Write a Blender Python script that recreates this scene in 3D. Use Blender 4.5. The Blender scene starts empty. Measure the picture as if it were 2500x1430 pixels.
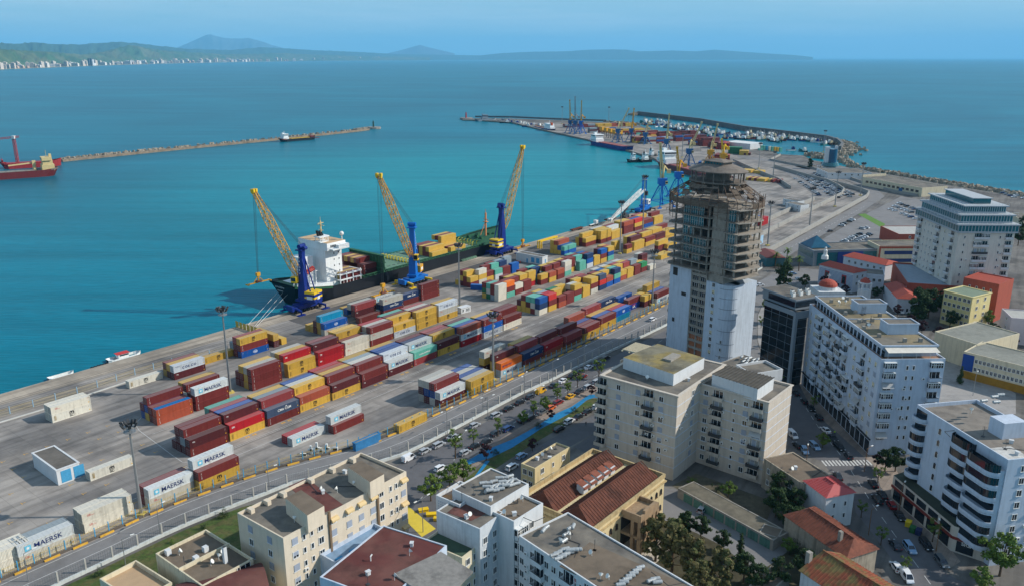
import bpy, math, random
from mathutils import Vector, Matrix
random.seed(7)
SC = bpy.context.scene
COL = SC.collection
RAD = math.radians
# ---------------------------------------------------------------- camera
CAMZ = 110.36; FPX = 1985.0; PITCH = RAD(16.15); ROLL = 0.0
cd = bpy.data.cameras.new('camera'); cam = bpy.data.objects.new('camera', cd); COL.objects.link(cam)
cd.sensor_width = 36; cd.lens = 36*FPX/2500; cd.clip_start = 1; cd.clip_end = 200000
cam.location = (0, 0, CAMZ)
cam.matrix_world = Matrix.Translation((0, 0, CAMZ)) @ Matrix.Rotation(RAD(90)-PITCH, 4, 'X') @ Matrix.Rotation(ROLL, 4, 'Z')
SC.camera = cam
# ---------------------------------------------------------------- light
SUN_EL = RAD(34); SUN_AZ = RAD(2)      # azimuth measured from +X towards +Y
w = bpy.data.worlds.new('World'); SC.world = w; w.use_nodes = True
N = w.node_tree.nodes; L = w.node_tree.links; N.clear()
sky = N.new('ShaderNodeTexSky'); sky.sky_type = 'NISHITA'; sky.sun_disc = False
sky.sun_elevation = SUN_EL; sky.sun_rotation = RAD(90)-SUN_AZ; sky.altitude = 100
sky.air_density = 1.0; sky.dust_density = 0.2; sky.ozone_density = 2.0
tc = N.new('ShaderNodeTexCoord'); sep = N.new('ShaderNodeSeparateXYZ'); L.new(tc.outputs['Generated'], sep.inputs[0])
mp = N.new('ShaderNodeMapping'); mp.inputs['Scale'].default_value = (1.3, 1.3, 16); L.new(tc.outputs['Generated'], mp.inputs[0])
nz = N.new('ShaderNodeTexNoise'); nz.inputs['Scale'].default_value = 2.2; nz.inputs['Detail'].default_value = 7; nz.inputs['Roughness'].default_value = .62
L.new(mp.outputs[0], nz.inputs['Vector'])
cr = N.new('ShaderNodeValToRGB'); cr.color_ramp.elements[0].position = .40; cr.color_ramp.elements[1].position = .66
cr.color_ramp.elements[0].color = (0, 0, 0, 1); cr.color_ramp.elements[1].color = (.62, .62, .62, 1)
L.new(nz.outputs['Fac'], cr.inputs[0])
# the low sky: the photograph's clear blue air instead of the model's straw-coloured horizon
el = N.new('ShaderNodeMapRange'); el.inputs['From Min'].default_value = .0; el.inputs['From Max'].default_value = .22; el.inputs['To Min'].default_value = 1; el.inputs['To Max'].default_value = 0; L.new(sep.outputs['Z'], el.inputs[0])
lo = N.new('ShaderNodeMixRGB'); lo.inputs[2].default_value = (1.45, 3.35, 4.7, 1); L.new(el.outputs[0], lo.inputs[0]); L.new(sky.outputs[0], lo.inputs[1])
mx = N.new('ShaderNodeMixRGB'); mx.inputs[2].default_value = (3.5, 4.8, 5.6, 1)
cf = N.new('ShaderNodeMapRange'); cf.inputs['From Min'].default_value = .0; cf.inputs['From Max'].default_value = .07; cf.inputs['To Min'].default_value = .3; cf.inputs['To Max'].default_value = 1.4; L.new(sep.outputs['Z'], cf.inputs[0])
cm = N.new('ShaderNodeMath'); cm.operation = 'MULTIPLY'; L.new(cr.outputs[0], cm.inputs[0]); L.new(cf.outputs[0], cm.inputs[1])
L.new(cm.outputs[0], mx.inputs[0]); L.new(lo.outputs[0], mx.inputs[1])
bg = N.new('ShaderNodeBackground'); bg.inputs['Strength'].default_value = 0.15
L.new(mx.outputs[0], bg.inputs[0]); ow = N.new('ShaderNodeOutputWorld'); L.new(bg.outputs[0], ow.inputs[0])
sl = bpy.data.lights.new('sun', 'SUN'); sl.energy = 4.7; sl.angle = RAD(0.53); sl.color = (1, .94, .85)
sun = bpy.data.objects.new('sun', sl); COL.objects.link(sun)
sd = Vector((math.cos(SUN_EL)*math.cos(SUN_AZ), math.cos(SUN_EL)*math.sin(SUN_AZ), math.sin(SUN_EL)))
sun.rotation_euler = sd.to_track_quat('Z', 'Y').to_euler(); sun.location = (0, 0, 300)
SC.view_settings.view_transform = 'Standard'; SC.view_settings.look = 'None'; SC.view_settings.exposure = 0; SC.view_settings.gamma = 1
SC.cycles.max_bounces = 6; SC.cycles.volume_bounces = 1; SC.cycles.transparent_max_bounces = 8
# ---------------------------------------------------------------- plan helpers
def U(x, y, z=0.0):
    """point at height z seen at source pixel (x, y) of the survey photograph"""
    X, Y = x-1250, y-715
    c, s = math.cos(ROLL), math.sin(ROLL); X, Y = X*c+Y*s, -X*s+Y*c
    cp, sp = math.cos(PITCH), math.sin(PITCH)
    d = Vector((X, FPX*cp-Y*sp, -FPX*sp-Y*cp)); k = (z-CAMZ)/d.z
    return Vector((d.x*k, d.y*k, z))
YA = RAD(51.76); YU = Vector((math.cos(YA), math.sin(YA), 0)); YV = Vector((-math.sin(YA), math.cos(YA), 0))
def ST(s, t, z=0.0): return YU*s+YV*t+Vector((0, 0, z))
def toST(p): return p.dot(YU), p.dot(YV)
# ---------------------------------------------------------------- materials
MATS = {}
def srgb(c): return tuple(((v/255)/12.92 if v/255 <= .04045 else ((v/255+.055)/1.055)**2.4) for v in c)
def mat(name, rgb=(.5, .5, .5), rough=.8, var=.12, scale=.6, metal=0., spec=.4, bump=0., bscale=4., stain=0., col2=None, emis=0, objcol=False, streak=0.):
    if name in MATS: return MATS[name]
    m = bpy.data.materials.new(name); m.use_nodes = True; n = m.node_tree.nodes; l = m.node_tree.links
    b = n['Principled BSDF']; b.inputs['Roughness'].default_value = rough; b.inputs['Metallic'].default_value = metal
    b.inputs['Specular IOR Level'].default_value = spec
    g = n.new('ShaderNodeNewGeometry')
    if objcol:
        oi = n.new('ShaderNodeObjectInfo'); base = oi.outputs['Color']
    else:
        rg = n.new('ShaderNodeRGB'); rg.outputs[0].default_value = (*rgb, 1); base = rg.outputs[0]
    def mul(a, f_lo, f_hi, fac, lo=.3, hi=.7):
        mr = n.new('ShaderNodeMapRange'); mr.inputs['From Min'].default_value = lo; mr.inputs['From Max'].default_value = hi
        mr.inputs['To Min'].default_value = f_lo; mr.inputs['To Max'].default_value = f_hi; l.new(fac, mr.inputs[0])
        vm = n.new('ShaderNodeVectorMath'); vm.operation = 'SCALE'; l.new(a, vm.inputs[0]); l.new(mr.outputs[0], vm.inputs['Scale']); return vm.outputs[0]
    out = base
    if col2 is not None:
        t0 = n.new('ShaderNodeTexNoise'); t0.inputs['Scale'].default_value = scale*.35; t0.inputs['Detail'].default_value = 5; l.new(g.outputs['Position'], t0.inputs['Vector'])
        r0 = n.new('ShaderNodeMapRange'); r0.inputs['From Min'].default_value = .42; r0.inputs['From Max'].default_value = .6; l.new(t0.outputs['Fac'], r0.inputs[0])
        mm = n.new('ShaderNodeMixRGB'); l.new(r0.outputs[0], mm.inputs[0]); l.new(out, mm.inputs[1]); mm.inputs[2].default_value = (*col2, 1); out = mm.outputs[0]
    if var:
        t1 = n.new('ShaderNodeTexNoise'); t1.inputs['Scale'].default_value = scale; t1.inputs['Detail'].default_value = 6; t1.inputs['Roughness'].default_value = .65
        l.new(g.outputs['Position'], t1.inputs['Vector']); out = mul(out, 1-var, 1+var, t1.outputs['Fac'])
    if streak:
        mp = n.new('ShaderNodeMapping'); mp.inputs['Scale'].default_value = (1.6, 1.6, .12); l.new(g.outputs['Position'], mp.inputs[0])
        t3 = n.new('ShaderNodeTexNoise'); t3.inputs['Scale'].default_value = 1.0; t3.inputs['Detail'].default_value = 4; l.new(mp.outputs[0], t3.inputs['Vector'])
        out = mul(out, 1-streak, 1.03, t3.outputs['Fac'], .32, .52)
    if stain:
        t2 = n.new('ShaderNodeTexNoise'); t2.inputs['Scale'].default_value = scale*.22; t2.inputs['Detail'].default_value = 9; t2.inputs['Roughness'].default_value = .7
        l.new(g.outputs['Position'], t2.inputs['Vector']); out = mul(out, 1-stain, 1.0, t2.outputs['Fac'], .36, .5)
    l.new(out, b.inputs['Base Color'])
    if bump:
        t4 = n.new('ShaderNodeTexNoise'); t4.inputs['Scale'].default_value = bscale; t4.inputs['Detail'].default_value = 4; l.new(g.outputs['Position'], t4.inputs['Vector'])
        bp = n.new('ShaderNodeBump'); bp.inputs['Strength'].default_value = bump; bp.inputs['Distance'].default_value = .1; l.new(t4.outputs['Fac'], bp.inputs['Height']); l.new(bp.outputs[0], b.inputs['Normal'])
    if emis: b.inputs['Emission Strength'].default_value = emis
    MATS[name] = m; return m
def M(name, c, **k):
    """material from an 8-bit surface colour"""
    return mat(name, srgb(c), **k)
# ---------------------------------------------------------------- mesh builder
class MB:
    def __init__(s): s.v = []; s.f = []; s.m = []
    def poly(s, pts, mi=0):
        b = len(s.v); s.v += [tuple(p) for p in pts]; s.f.append(tuple(range(b, b+len(pts)))); s.m.append(mi)
    def box(s, x0, x1, y0, y1, z0, z1, mi=0, T=None, top=None):
        P = [(x0, y0, z0), (x1, y0, z0), (x1, y1, z0), (x0, y1, z0), (x0, y0, z1), (x1, y0, z1), (x1, y1, z1), (x0, y1, z1)]
        if T is not None: P = [tuple(T @ Vector(p)) for p in P]
        b = len(s.v); s.v += P
        for q in ((0, 3, 2, 1), (0, 1, 5, 4), (1, 2, 6, 5), (2, 3, 7, 6), (3, 0, 4, 7)): s.f.append(tuple(b+i for i in q)); s.m.append(mi)
        s.f.append((b+4, b+5, b+6, b+7)); s.m.append(mi if top is None else top)
        return s
    def bar(s, p, q, w=.1, mi=0, h=None, n=4):
        p = Vector(p); q = Vector(q); d = q-p
        if d.length < 1e-6: return s
        d.normalize(); a = d.cross(Vector((0, 0, 1)))
        if a.length < 1e-3: a = Vector((1, 0, 0))
        a.normalize(); c = a.cross(d); h = w if h is None else h
        b = len(s.v)
        if n == 4: R = [(-1, -1), (1, -1), (1, 1), (-1, 1)]; k = .5
        else: R = [(math.cos(2*math.pi*i/n), math.sin(2*math.pi*i/n)) for i in range(n)]; k = .5
        for e in (p, q):
            for (i, j) in R: s.v.append(tuple(e+a*(i*w*k)+c*(j*h*k)))
        for i in range(n): s.f.append((b+i, b+(i+1) % n, b+n+(i+1) % n, b+n+i)); s.m.append(mi)
        s.f.append(tuple(b+i for i in reversed(range(n)))); s.m.append(mi); s.f.append(tuple(b+n+i for i in range(n))); s.m.append(mi)
        return s
    def cyl(s, p, q, r0, r1=None, n=10, mi=0, top=None):
        p = Vector(p); q = Vector(q); r1 = r0 if r1 is None else r1; d = (q-p).normalized(); a = d.cross(Vector((0, 0, 1)))
        if a.length < 1e-3: a = Vector((1, 0, 0))
        a.normalize(); c = a.cross(d); b = len(s.v)
        for e, r in ((p, r0), (q, r1)):
            for i in range(n): t = 2*math.pi*i/n; s.v.append(tuple(e+a*(r*math.cos(t))+c*(r*math.sin(t))))
        for i in range(n): s.f.append((b+i, b+(i+1) % n, b+n+(i+1) % n, b+n+i)); s.m.append(mi)
        s.f.append(tuple(b+i for i in reversed(range(n)))); s.m.append(mi); s.f.append(tuple(b+n+i for i in range(n))); s.m.append(mi if top is None else top)
        return s
    def prism(s, P, z0, z1, mi=0, top=None):
        n = len(P); A = sum(P[i][0]*P[(i+1) % n][1]-P[(i+1) % n][0]*P[i][1] for i in range(n))
        if A < 0: P = list(reversed(P))
        b = len(s.v)
        for z in (z0, z1): s.v += [(p[0], p[1], z) for p in P]
        for i in range(n): s.f.append((b+i, b+(i+1) % n, b+n+(i+1) % n, b+n+i)); s.m.append(mi)
        s.f.append(tuple(b+i for i in reversed(range(n)))); s.m.append(mi); s.f.append(tuple(b+n+i for i in range(n))); s.m.append(mi if top is None else top)
        return s
    def tower(s, rings, mi=0, top=None, cap=True):
        """loft through rings of equal vertex count"""
        n = len(rings[0]); b = len(s.v)
        for r in rings: s.v += [tuple(p) for p in r]
        for k in range(len(rings)-1):
            for i in range(n):
                s.f.append((b+k*n+i, b+k*n+(i+1) % n, b+(k+1)*n+(i+1) % n, b+(k+1)*n+i)); s.m.append(mi)
        if cap:
            s.f.append(tuple(b+i for i in reversed(range(n)))); s.m.append(mi)
            s.f.append(tuple(b+(len(rings)-1)*n+i for i in range(n))); s.m.append(mi if top is None else top)
        return s
    def mesh(s, name, mats):
        me = bpy.data.meshes.new(name); me.from_pydata(s.v, [], s.f)
        for m in mats: me.materials.append(m)
        if len(mats) > 1: me.polygons.foreach_set('material_index', s.m)
        me.update(); return me
    def build(s, name, mats, parent=None, loc=None, rz=0.):
        if not isinstance(mats, (list, tuple)): mats = [mats]
        return put(name, s.mesh(name, mats), parent, loc, rz)
def put(name, me, parent=None, loc=None, rz=0., sc=None):
    o = bpy.data.objects.new(name, me); COL.objects.link(o)
    if parent is not None: o.parent = parent
    if loc is not None: o.location = loc
    if rz: o.rotation_euler = (0, 0, rz)
    if sc is not None: o.scale = sc if hasattr(sc, '__len__') else (sc, sc, sc)
    return o
def tag(o, label=None, cat=None, group=None, kind=None):
    if label: o['label'] = label
    if cat: o['category'] = cat
    if group: o['group'] = group
    if kind: o['kind'] = kind
    return o
def thing(name, label, cat, loc=(0, 0, 0), rz=0., group=None):
    return tag(put(name, None, None, loc, rz), label, cat, group)
def struct(o): o['kind'] = 'structure'; return o
def dup(root, loc, rz=0., label=None, group=None, color=None, sc=None):
    def cp(o, par):
        c = o.copy(); COL.objects.link(c); c.parent = par
        if color is not None and 'paint' in o: c.color = color
        for ch in KIDS.get(o.name, []): cp(ch, c)
        return c
    r = cp(root, None); r.location = loc; r.rotation_euler = (0, 0, rz)
    if sc is not None: r.scale = (sc, sc, sc)
    if label: r['label'] = label
    if group: r['group'] = group
    return r
KIDS = {}
def reg(root):
    """remember the children of a prototype so that copies need no scene scan"""
    for o in COL.objects:
        if o.parent is not None:
            L_ = KIDS.setdefault(o.parent.name, [])
            if o not in L_: L_.append(o)
    return root
def rot(c, s=0): return
TXT = {}
def text_mb(mb, s, size, x, z, mi=0, y=0., bold=.0, vert=False, sx=1., align='LEFT', axis='y'):
    key = (s, bold, align)
    if key not in TXT:
        cu = bpy.data.curves.new('t', 'FONT'); cu.body = s; cu.size = 1; cu.offset = bold; cu.align_x = align; cu.resolution_u = 3
        ob = bpy.data.objects.new('t', cu); COL.objects.link(ob); bpy.context.view_layer.update()
        me = bpy.data.meshes.new_from_object(ob)
        TXT[key] = ([tuple(v.co) for v in me.vertices], [tuple(p.vertices) for p in me.polygons])
        bpy.data.objects.remove(ob); bpy.data.curves.remove(cu); bpy.data.meshes.remove(me)
    V, F = TXT[key]; b = len(mb.v)
    for (a, c, _) in V:
        if vert: p = (x-c*size, y, z+a*size*sx)
        else: p = (x+a*size*sx, y, z+c*size)
        mb.v.append(p)
    for f in F: mb.f.append(tuple(b+i for i in f)); mb.m.append(mi)
    return mb
# ================================================================ SETTING
SEA = -2.0
def sheet(name, poly, z, m, kind='structure', skirt=None, mats=None):
    mb = MB()
    if skirt is not None: mb.prism(poly, skirt, z, 0, 0 if mats is None else 1)
    else:
        A = sum(poly[i][0]*poly[(i+1) % len(poly)][1]-poly[(i+1) % len(poly)][0]*poly[i][1] for i in range(len(poly)))
        if A < 0: poly = list(reversed(poly))
        mb.poly([(p[0], p[1], z) for p in poly])
    o = mb.build(name, mats or [m]); o['kind'] = kind; return o
def PX(pts, z=0.): return [U(x, y, z) for x, y in pts]
def ribbon(name, pts, w0, w1, z, m, close=False):
    """strip between offsets w0 and w1 to the left of a world polyline"""
    mb = MB(); A = []; B = []
    for i, p in enumerate(pts):
        a = pts[max(0, i-1)]; b = pts[min(len(pts)-1, i+1)]; d = Vector((b[0]-a[0], b[1]-a[1], 0)).normalized(); n = Vector((-d.y, d.x, 0))
        A.append(Vector((p[0], p[1], 0))+n*w0); B.append(Vector((p[0], p[1], 0))+n*w1)
    for i in range(len(pts)-1): mb.poly([(A[i].x, A[i].y, z), (A[i+1].x, A[i+1].y, z), (B[i+1].x, B[i+1].y, z), (B[i].x, B[i].y, z)][::(1 if w1 > w0 else -1)])
    o = mb.build(name, m); o['kind'] = 'structure'; return o
def along(pts, step, start=0.):
    """points every step metres along a polyline with their headings"""
    out = []; d = start; acc = 0.
    for i in range(len(pts)-1):
        a = Vector(pts[i][:2]); b = Vector(pts[i+1][:2]); L_ = (b-a).length
        while d <= acc+L_:
            q = a.lerp(b, (d-acc)/L_); out.append((q.x, q.y, math.atan2(b.y-a.y, b.x-a.x))); d += step
        acc += L_
    return out
# ---- sea
def sea_mat():
    m = bpy.data.materials.new('sea_water'); m.use_nodes = True; n = m.node_tree.nodes; l = m.node_tree.links; b = n['Principled BSDF']
    b.inputs['Roughness'].default_value = .3; b.inputs['IOR'].default_value = 1.14; b.inputs['Specular IOR Level'].default_value = .25
    g = n.new('ShaderNodeNewGeometry')
    def noise(sx, sy, rot, det=5, dist=0., rgh=.6):
        mp = n.new('ShaderNodeMapping'); mp.inputs['Scale'].default_value = (sx, sy, 1); mp.inputs['Rotation'].default_value = (0, 0, rot); l.new(g.outputs['Position'], mp.inputs[0])
        t = n.new('ShaderNodeTexNoise'); t.inputs['Scale'].default_value = 1; t.inputs['Detail'].default_value = det; t.inputs['Roughness'].default_value = rgh
        t.inputs['Distortion'].default_value = dist; l.new(mp.outputs[0], t.inputs['Vector']); return t.outputs['Fac']
    big = noise(.0011, .0024, .1, 6, 1.2); strk = noise(.004, .035, -.12, 4); fine = noise(.10, .8, -.15, 5)
    r = n.new('ShaderNodeValToRGB'); l.new(big, r.inputs[0]); e = r.color_ramp.elements
    e[0].position = .38; e[0].color = (*srgb((0, 92, 112)), 1); e[1].position = .68; e[1].color = (*srgb((0, 114, 134)), 1)
    # turbid pale water stirred up in the harbour basin
    vd = n.new('ShaderNodeVectorMath'); vd.operation = 'DISTANCE'; vd.inputs[1].default_value = (30, 800, 0); l.new(g.outputs['Position'], vd.inputs[0])
    mr = n.new('ShaderNodeMapRange'); mr.interpolation_type = 'SMOOTHSTEP'; mr.inputs['From Min'].default_value = 520; mr.inputs['From Max'].default_value = 120; l.new(vd.outputs['Value'], mr.inputs[0])
    md = n.new('ShaderNodeMath'); md.operation = 'MULTIPLY'; md.inputs[1].default_value = .75; l.new(mr.outputs[0], md.inputs[0])
    mx = n.new('ShaderNodeMixRGB'); l.new(md.outputs[0], mx.inputs[0]); l.new(r.outputs[0], mx.inputs[1]); mx.inputs[2].default_value = (*srgb((10, 136, 146)), 1)
    last = mx.outputs[0]
    for f, lo, hi in ((strk, .86, 1.12), (fine, .82, 1.18)):
        m2 = n.new('ShaderNodeMapRange'); m2.inputs['From Min'].default_value = .33; m2.inputs['From Max'].default_value = .67; m2.inputs['To Min'].default_value = lo; m2.inputs['To Max'].default_value = hi; l.new(f, m2.inputs[0])
        v = n.new('ShaderNodeVectorMath'); v.operation = 'SCALE'; l.new(last, v.inputs[0]); l.new(m2.outputs[0], v.inputs['Scale']); last = v.outputs[0]
    l.new(last, b.inputs['Base Color'])
    bp = n.new('ShaderNodeBump'); bp.inputs['Strength'].default_value = .5; bp.inputs['Distance'].default_value = .35; l.new(fine, bp.inputs['Height'])
    bp2 = n.new('ShaderNodeBump'); bp2.inputs['Strength'].default_value = .4; bp2.inputs['Distance'].default_value = 1.5; l.new(strk, bp2.inputs['Height']); l.new(bp2.outputs[0], bp.inputs['Normal'])
    l.new(bp.outputs[0], b.inputs['Normal']); return m
mb = MB(); mb.poly([(-60000, -3000, SEA), (60000, -3000, SEA), (60000, 62000, SEA), (-60000, 62000, SEA)])
tag(mb.build('sea', sea_mat()), kind='structure')
# ---- land
def slab_mat(name, c, c2, slab, var=.14, stain=.35, ang=YA, line=.78):
    m = mat(name, srgb(c), rough=.88, var=var*1.3, scale=.12, stain=stain, col2=srgb(c2), spec=.25)
    n = m.node_tree.nodes; l = m.node_tree.links; b = n['Principled BSDF']; src = b.inputs['Base Color'].links[0].from_socket
    g = n.new('ShaderNodeNewGeometry'); mp = n.new('ShaderNodeMapping'); mp.inputs['Rotation'].default_value = (0, 0, -ang); l.new(g.outputs['Position'], mp.inputs[0])
    br = n.new('ShaderNodeTexBrick'); br.inputs['Scale'].default_value = 1; br.inputs['Brick Width'].default_value = slab; br.inputs['Row Height'].default_value = slab; br.offset = 0
    br.inputs['Mortar Size'].default_value = .09; br.inputs['Color1'].default_value = (1, 1, 1, 1); br.inputs['Color2'].default_value = (.86, .86, .87, 1); br.inputs['Mortar'].default_value = (line, line, line, 1)
    l.new(mp.outputs[0], br.inputs['Vector']); mx = n.new('ShaderNodeMixRGB'); mx.blend_type = 'MULTIPLY'; mx.inputs[0].default_value = 1
    l.new(src, mx.inputs[1]); l.new(br.outputs['Color'], mx.inputs[2])
    # skid marks and oil dragged along the lanes
    mp2 = n.new('ShaderNodeMapping'); mp2.inputs['Scale'].default_value = (.025, .4, 1); l.new(mp.outputs[0], mp2.inputs[0])
    t = n.new('ShaderNodeTexNoise'); t.inputs['Scale'].default_value = 1; t.inputs['Detail'].default_value = 6; l.new(mp2.outputs[0], t.inputs['Vector'])
    mr = n.new('ShaderNodeMapRange'); mr.inputs['From Min'].default_value = .35; mr.inputs['From Max'].default_value = .55; mr.inputs['To Min'].default_value = .72; mr.inputs['To Max'].default_value = 1.04; l.new(t.outputs['Fac'], mr.inputs[0])
    v = n.new('ShaderNodeVectorMath'); v.operation = 'SCALE'; l.new(mx.outputs[0], v.inputs[0]); l.new(mr.outputs[0], v.inputs['Scale']); l.new(v.outputs[0], b.inputs['Base Color'])
    return m
yard_m = slab_mat('yard_concrete', (158, 151, 143), (126, 122, 118), 6.0)
quay_m = slab_mat('quay_concrete', (176, 163, 146), (158, 147, 132), 4.0, stain=.2)
asph = M('asphalt', (122, 120, 119), rough=.9, var=.10, scale=.25, stain=.22)
asph_d = M('old_asphalt', (96, 95, 97), rough=.9, var=.14, scale=.2, stain=.3)
stone_m = M('quay_stone', (128, 120, 108), rough=.9, var=.25, scale=.8)
city_m = slab_mat('city_paving', (122, 118, 112), (98, 95, 92), 3.0, stain=.45, ang=1.0, line=.9)
LAND = [(-1500, 1600), (-1500, 1480), (0, 972), (580, 800), (1120, 640), (1560, 522), (1640, 494), (1700, 462), (1712, 436), (1640, 405), (1590, 384), (1540, 369), (1450, 344), (1330, 318), (1250, 299), (1160, 293), (1130, 292.5),
        (1130, 289.5), (1250, 290), (1400, 295), (1480, 299), (1545, 301), (1575, 312), (1620, 322), (1700, 339), (1760, 349), (1830, 352), (1870, 362), (1900, 377), (1960, 380), (1985, 392), (2030, 400), (2090, 414), (2200, 431), (2300, 450), (2400, 466), (2500, 482), (3400, 640), (3400, 1600)]
land = sheet('ground', PX(LAND), 0, None, skirt=-5, mats=[stone_m, city_m])
YB = 6.0
# port apron and container yard on top of the land sheet
WALL = [(-300, 1556), (-120, 1476), (18.6, 1412.8), (135.5, 1361), (240.5, 1315), (336, 1271), (426.5, 1232.6), (514, 1200), (598, 1170.4), (679.7, 1143.5), (759.4, 1121.7), (836.5, 1101.3), (911, 1081.4), (974.7, 1055.3), (1059.7, 1015.6), (1159.8, 968.3), (1262, 920.5), (1373.7, 866.6), (1477.4, 816.9), (1609, 753), (1750, 682), (1871, 619), (2000, 548), (2075, 503), (2116, 480), (2118, 466), (2095, 452)]
FENCE = [(-250, 1640), (0, 1502), (156.8, 1422), (236.5, 1384.8), (313.6, 1348), (385, 1314), (455.7, 1282.5), (523.5, 1255), (588.6, 1229.4), (651.8, 1205.5), (714, 1180), (850, 1152), (978.7, 1112.5), (1025, 1091), (1109, 1048), (1166.4, 1017.5), (1222, 988.3), (1275.4, 960.4), (1337.8, 932.5), (1397.6, 903.2), (1468, 868.7), (1525, 842), (1578, 818), (1620.9, 797), (1750, 722), (1860, 655)]
WL = PX(WALL); FL = PX(FENCE)
yard = PX([(-1500, 1595), (-1500, 1482), (0, 972), (580, 800), (1120, 640), (1560, 522), (1640, 494), (1700, 462), (1712, 436), (1640, 405), (1590, 384), (1540, 369), (1450, 344), (1330, 318), (1250, 299)])
far_b = PX([(1500, 303), (1640, 332), (1760, 352), (1870, 385), (1960, 410), (2060, 440), (2118, 466)])
sheet('yard', [p*1.0 for p in yard[0:1]]+[ST(*[a+b for a, b in zip(toST(p), (0, -.5 if i > 1 else 0))]) for i, p in enumerate(yard[1:])]+far_b+list(reversed(WL[:-2])), .012, yard_m)
def stquad(name, s0, s1, t0, t1, z, m): return sheet(name, [ST(s0, t0), ST(s1, t0), ST(s1, t1), ST(s0, t1)], z, m)
stquad('quay', -60, 560, 286.5, 296.6, .022, quay_m)
dark_ap = M('oily_asphalt', (84, 81, 79), rough=.85, var=.25, scale=.15, stain=.5)
stquad('quay_lane', 205, 480, 268.5, 286.3, .022, dark_ap)
rail_m = M('rail_steel', (70, 62, 58), rough=.5, metal=.6)
for i, (t, a, b) in enumerate(((289.0, -60, 540), (287.4, -60, 540), (283.6, -60, 205), (282.2, -60, 205), (279.6, -60, 205), (293.4, 180, 540))): stquad('rail', a, b, t-.13, t+.13, .034, rail_m)
# port road
roadpoly = WL[:22]+list(reversed(FL))
sheet('road', roadpoly, .024, asph)
white_l = M('white_road_paint', (196, 196, 192), rough=.7, var=.2, scale=2, stain=.3)
yell_l = M('yellow_road_paint', (214, 165, 60), rough=.7, var=.2, scale=2, stain=.2)
ribbon('road_marking', WL[:20], -1.0, -1.16, .036, white_l)
mid = [(a*0.52+b*0.48) for a, b in zip([WL[i] for i in range(1, 20)], [U(*p) for p in [(-60, 1528), (18.6+100, 1440), (215, 1395), (318, 1346), (408, 1303), (492, 1267), (575, 1234), (652, 1205), (735, 1176), (810, 1160), (890, 1138), (960, 1115), (1025, 1091), (1109, 1048), (1222, 988.3), (1320, 940), (1425, 890), (1525, 842), (1640, 787)]])]
ribbon('road_marking', mid, 0, .15, .036, white_l)
# ================================================================ CONTAINERS
CC = dict(R=(112, 44, 42), K=(84, 34, 38), r=(166, 26, 36), P=(146, 62, 62), O=(158, 76, 54), Y=(196, 158, 66), W=(186, 183, 172), V=(206, 200, 184), M=(194, 198, 196), C=(186, 192, 196),
          B=(14, 84, 160), b=(16, 74, 142), N=(26, 52, 92), T=(92, 166, 148), t=(10, 132, 166), G=(132, 146, 152), g=(34, 104, 70), H=(226, 112, 34), X=(210, 206, 192), A=(24, 62, 146), Z=(158, 74, 50), S=(190, 48, 44), E=(40, 128, 78), D=(60, 74, 96), y=(196, 158, 66))
CN = dict(R='maroon', K='dark maroon', r='bright red', P='faded pink-red', O='rust orange', Y='mustard yellow', W='pale grey', V='cream white', M='grey-white lettered', C='white blue-lettered', B='blue emblem', b='plain blue', N='navy', T='sea-green', t='cyan',
          G='grey', g='dark green', H='bright orange lettered', X='white black-lettered', A='blue white-lettered', Z='blue-topped rust', S='red white-lettered', E='green white-lettered', D='rusty navy', y='plain yellow')
def paint_mat(name, roof):
    m = mat(name, rough=.55, var=.07, scale=1.3, objcol=True, stain=.0, streak=.16 if not roof else 0, spec=.3)
    n = m.node_tree.nodes; l = m.node_tree.links; b = n['Principled BSDF']; src = b.inputs['Base Color'].links[0].from_socket
    g = n.new('ShaderNodeNewGeometry'); oi = n.new('ShaderNodeObjectInfo')
    t = n.new('ShaderNodeTexNoise'); t.inputs['Scale'].default_value = 1.1 if roof else .8; t.inputs['Detail'].default_value = 8; t.inputs['Roughness'].default_value = .72; l.new(g.outputs['Position'], t.inputs['Vector'])
    mr = n.new('ShaderNodeMapRange'); mr.inputs['From Min'].default_value = .56; mr.inputs['From Max'].default_value = .7; l.new(t.outputs['Fac'], mr.inputs[0])
    mul = n.new('ShaderNodeMath'); mul.operation = 'MULTIPLY'; l.new(mr.outputs[0], mul.inputs[0]); mul.inputs[1].default_value = .38
    mx = n.new('ShaderNodeMixRGB'); l.new(mul.outputs[0], mx.inputs[0]); mx.inputs[2].default_value = (*srgb((112, 74, 52)), 1)
    if roof:   # sun-bleached, chalky roof paint, with some sky reflection put into the colour
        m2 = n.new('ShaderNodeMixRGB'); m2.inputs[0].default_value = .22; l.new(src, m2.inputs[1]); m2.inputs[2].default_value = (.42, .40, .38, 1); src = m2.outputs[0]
    # every box has weathered to its own shade
    hr = n.new('ShaderNodeMapRange'); hr.inputs['To Min'].default_value = .82; hr.inputs['To Max'].default_value = 1.15; l.new(oi.outputs['Random'], hr.inputs[0])
    v = n.new('ShaderNodeVectorMath'); v.operation = 'SCALE'; l.new(src, v.inputs[0]); l.new(hr.outputs[0], v.inputs['Scale'])
    l.new(v.outputs[0], mx.inputs[1]); l.new(mx.outputs[0], b.inputs['Base Color']); return m
c_side = paint_mat('container_paint', False); c_roof = paint_mat('container_roof_paint', True); b_tarp = M('blue_tarpaulin', (20, 104, 160), rough=.5, var=.2, scale=2)
steel = M('galvanised_steel', (150, 152, 152), rough=.45, metal=.5, var=.1); blk = M('black_paint', (22, 22, 24), rough=.6, var=.1)
wht = M('white_paint', (222, 222, 216), rough=.6, var=.06, scale=1); mblue = M('emblem_blue', (92, 178, 206), rough=.6, var=0); navy = M('navy_paint', (28, 44, 96), rough=.6, var=0)
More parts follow.
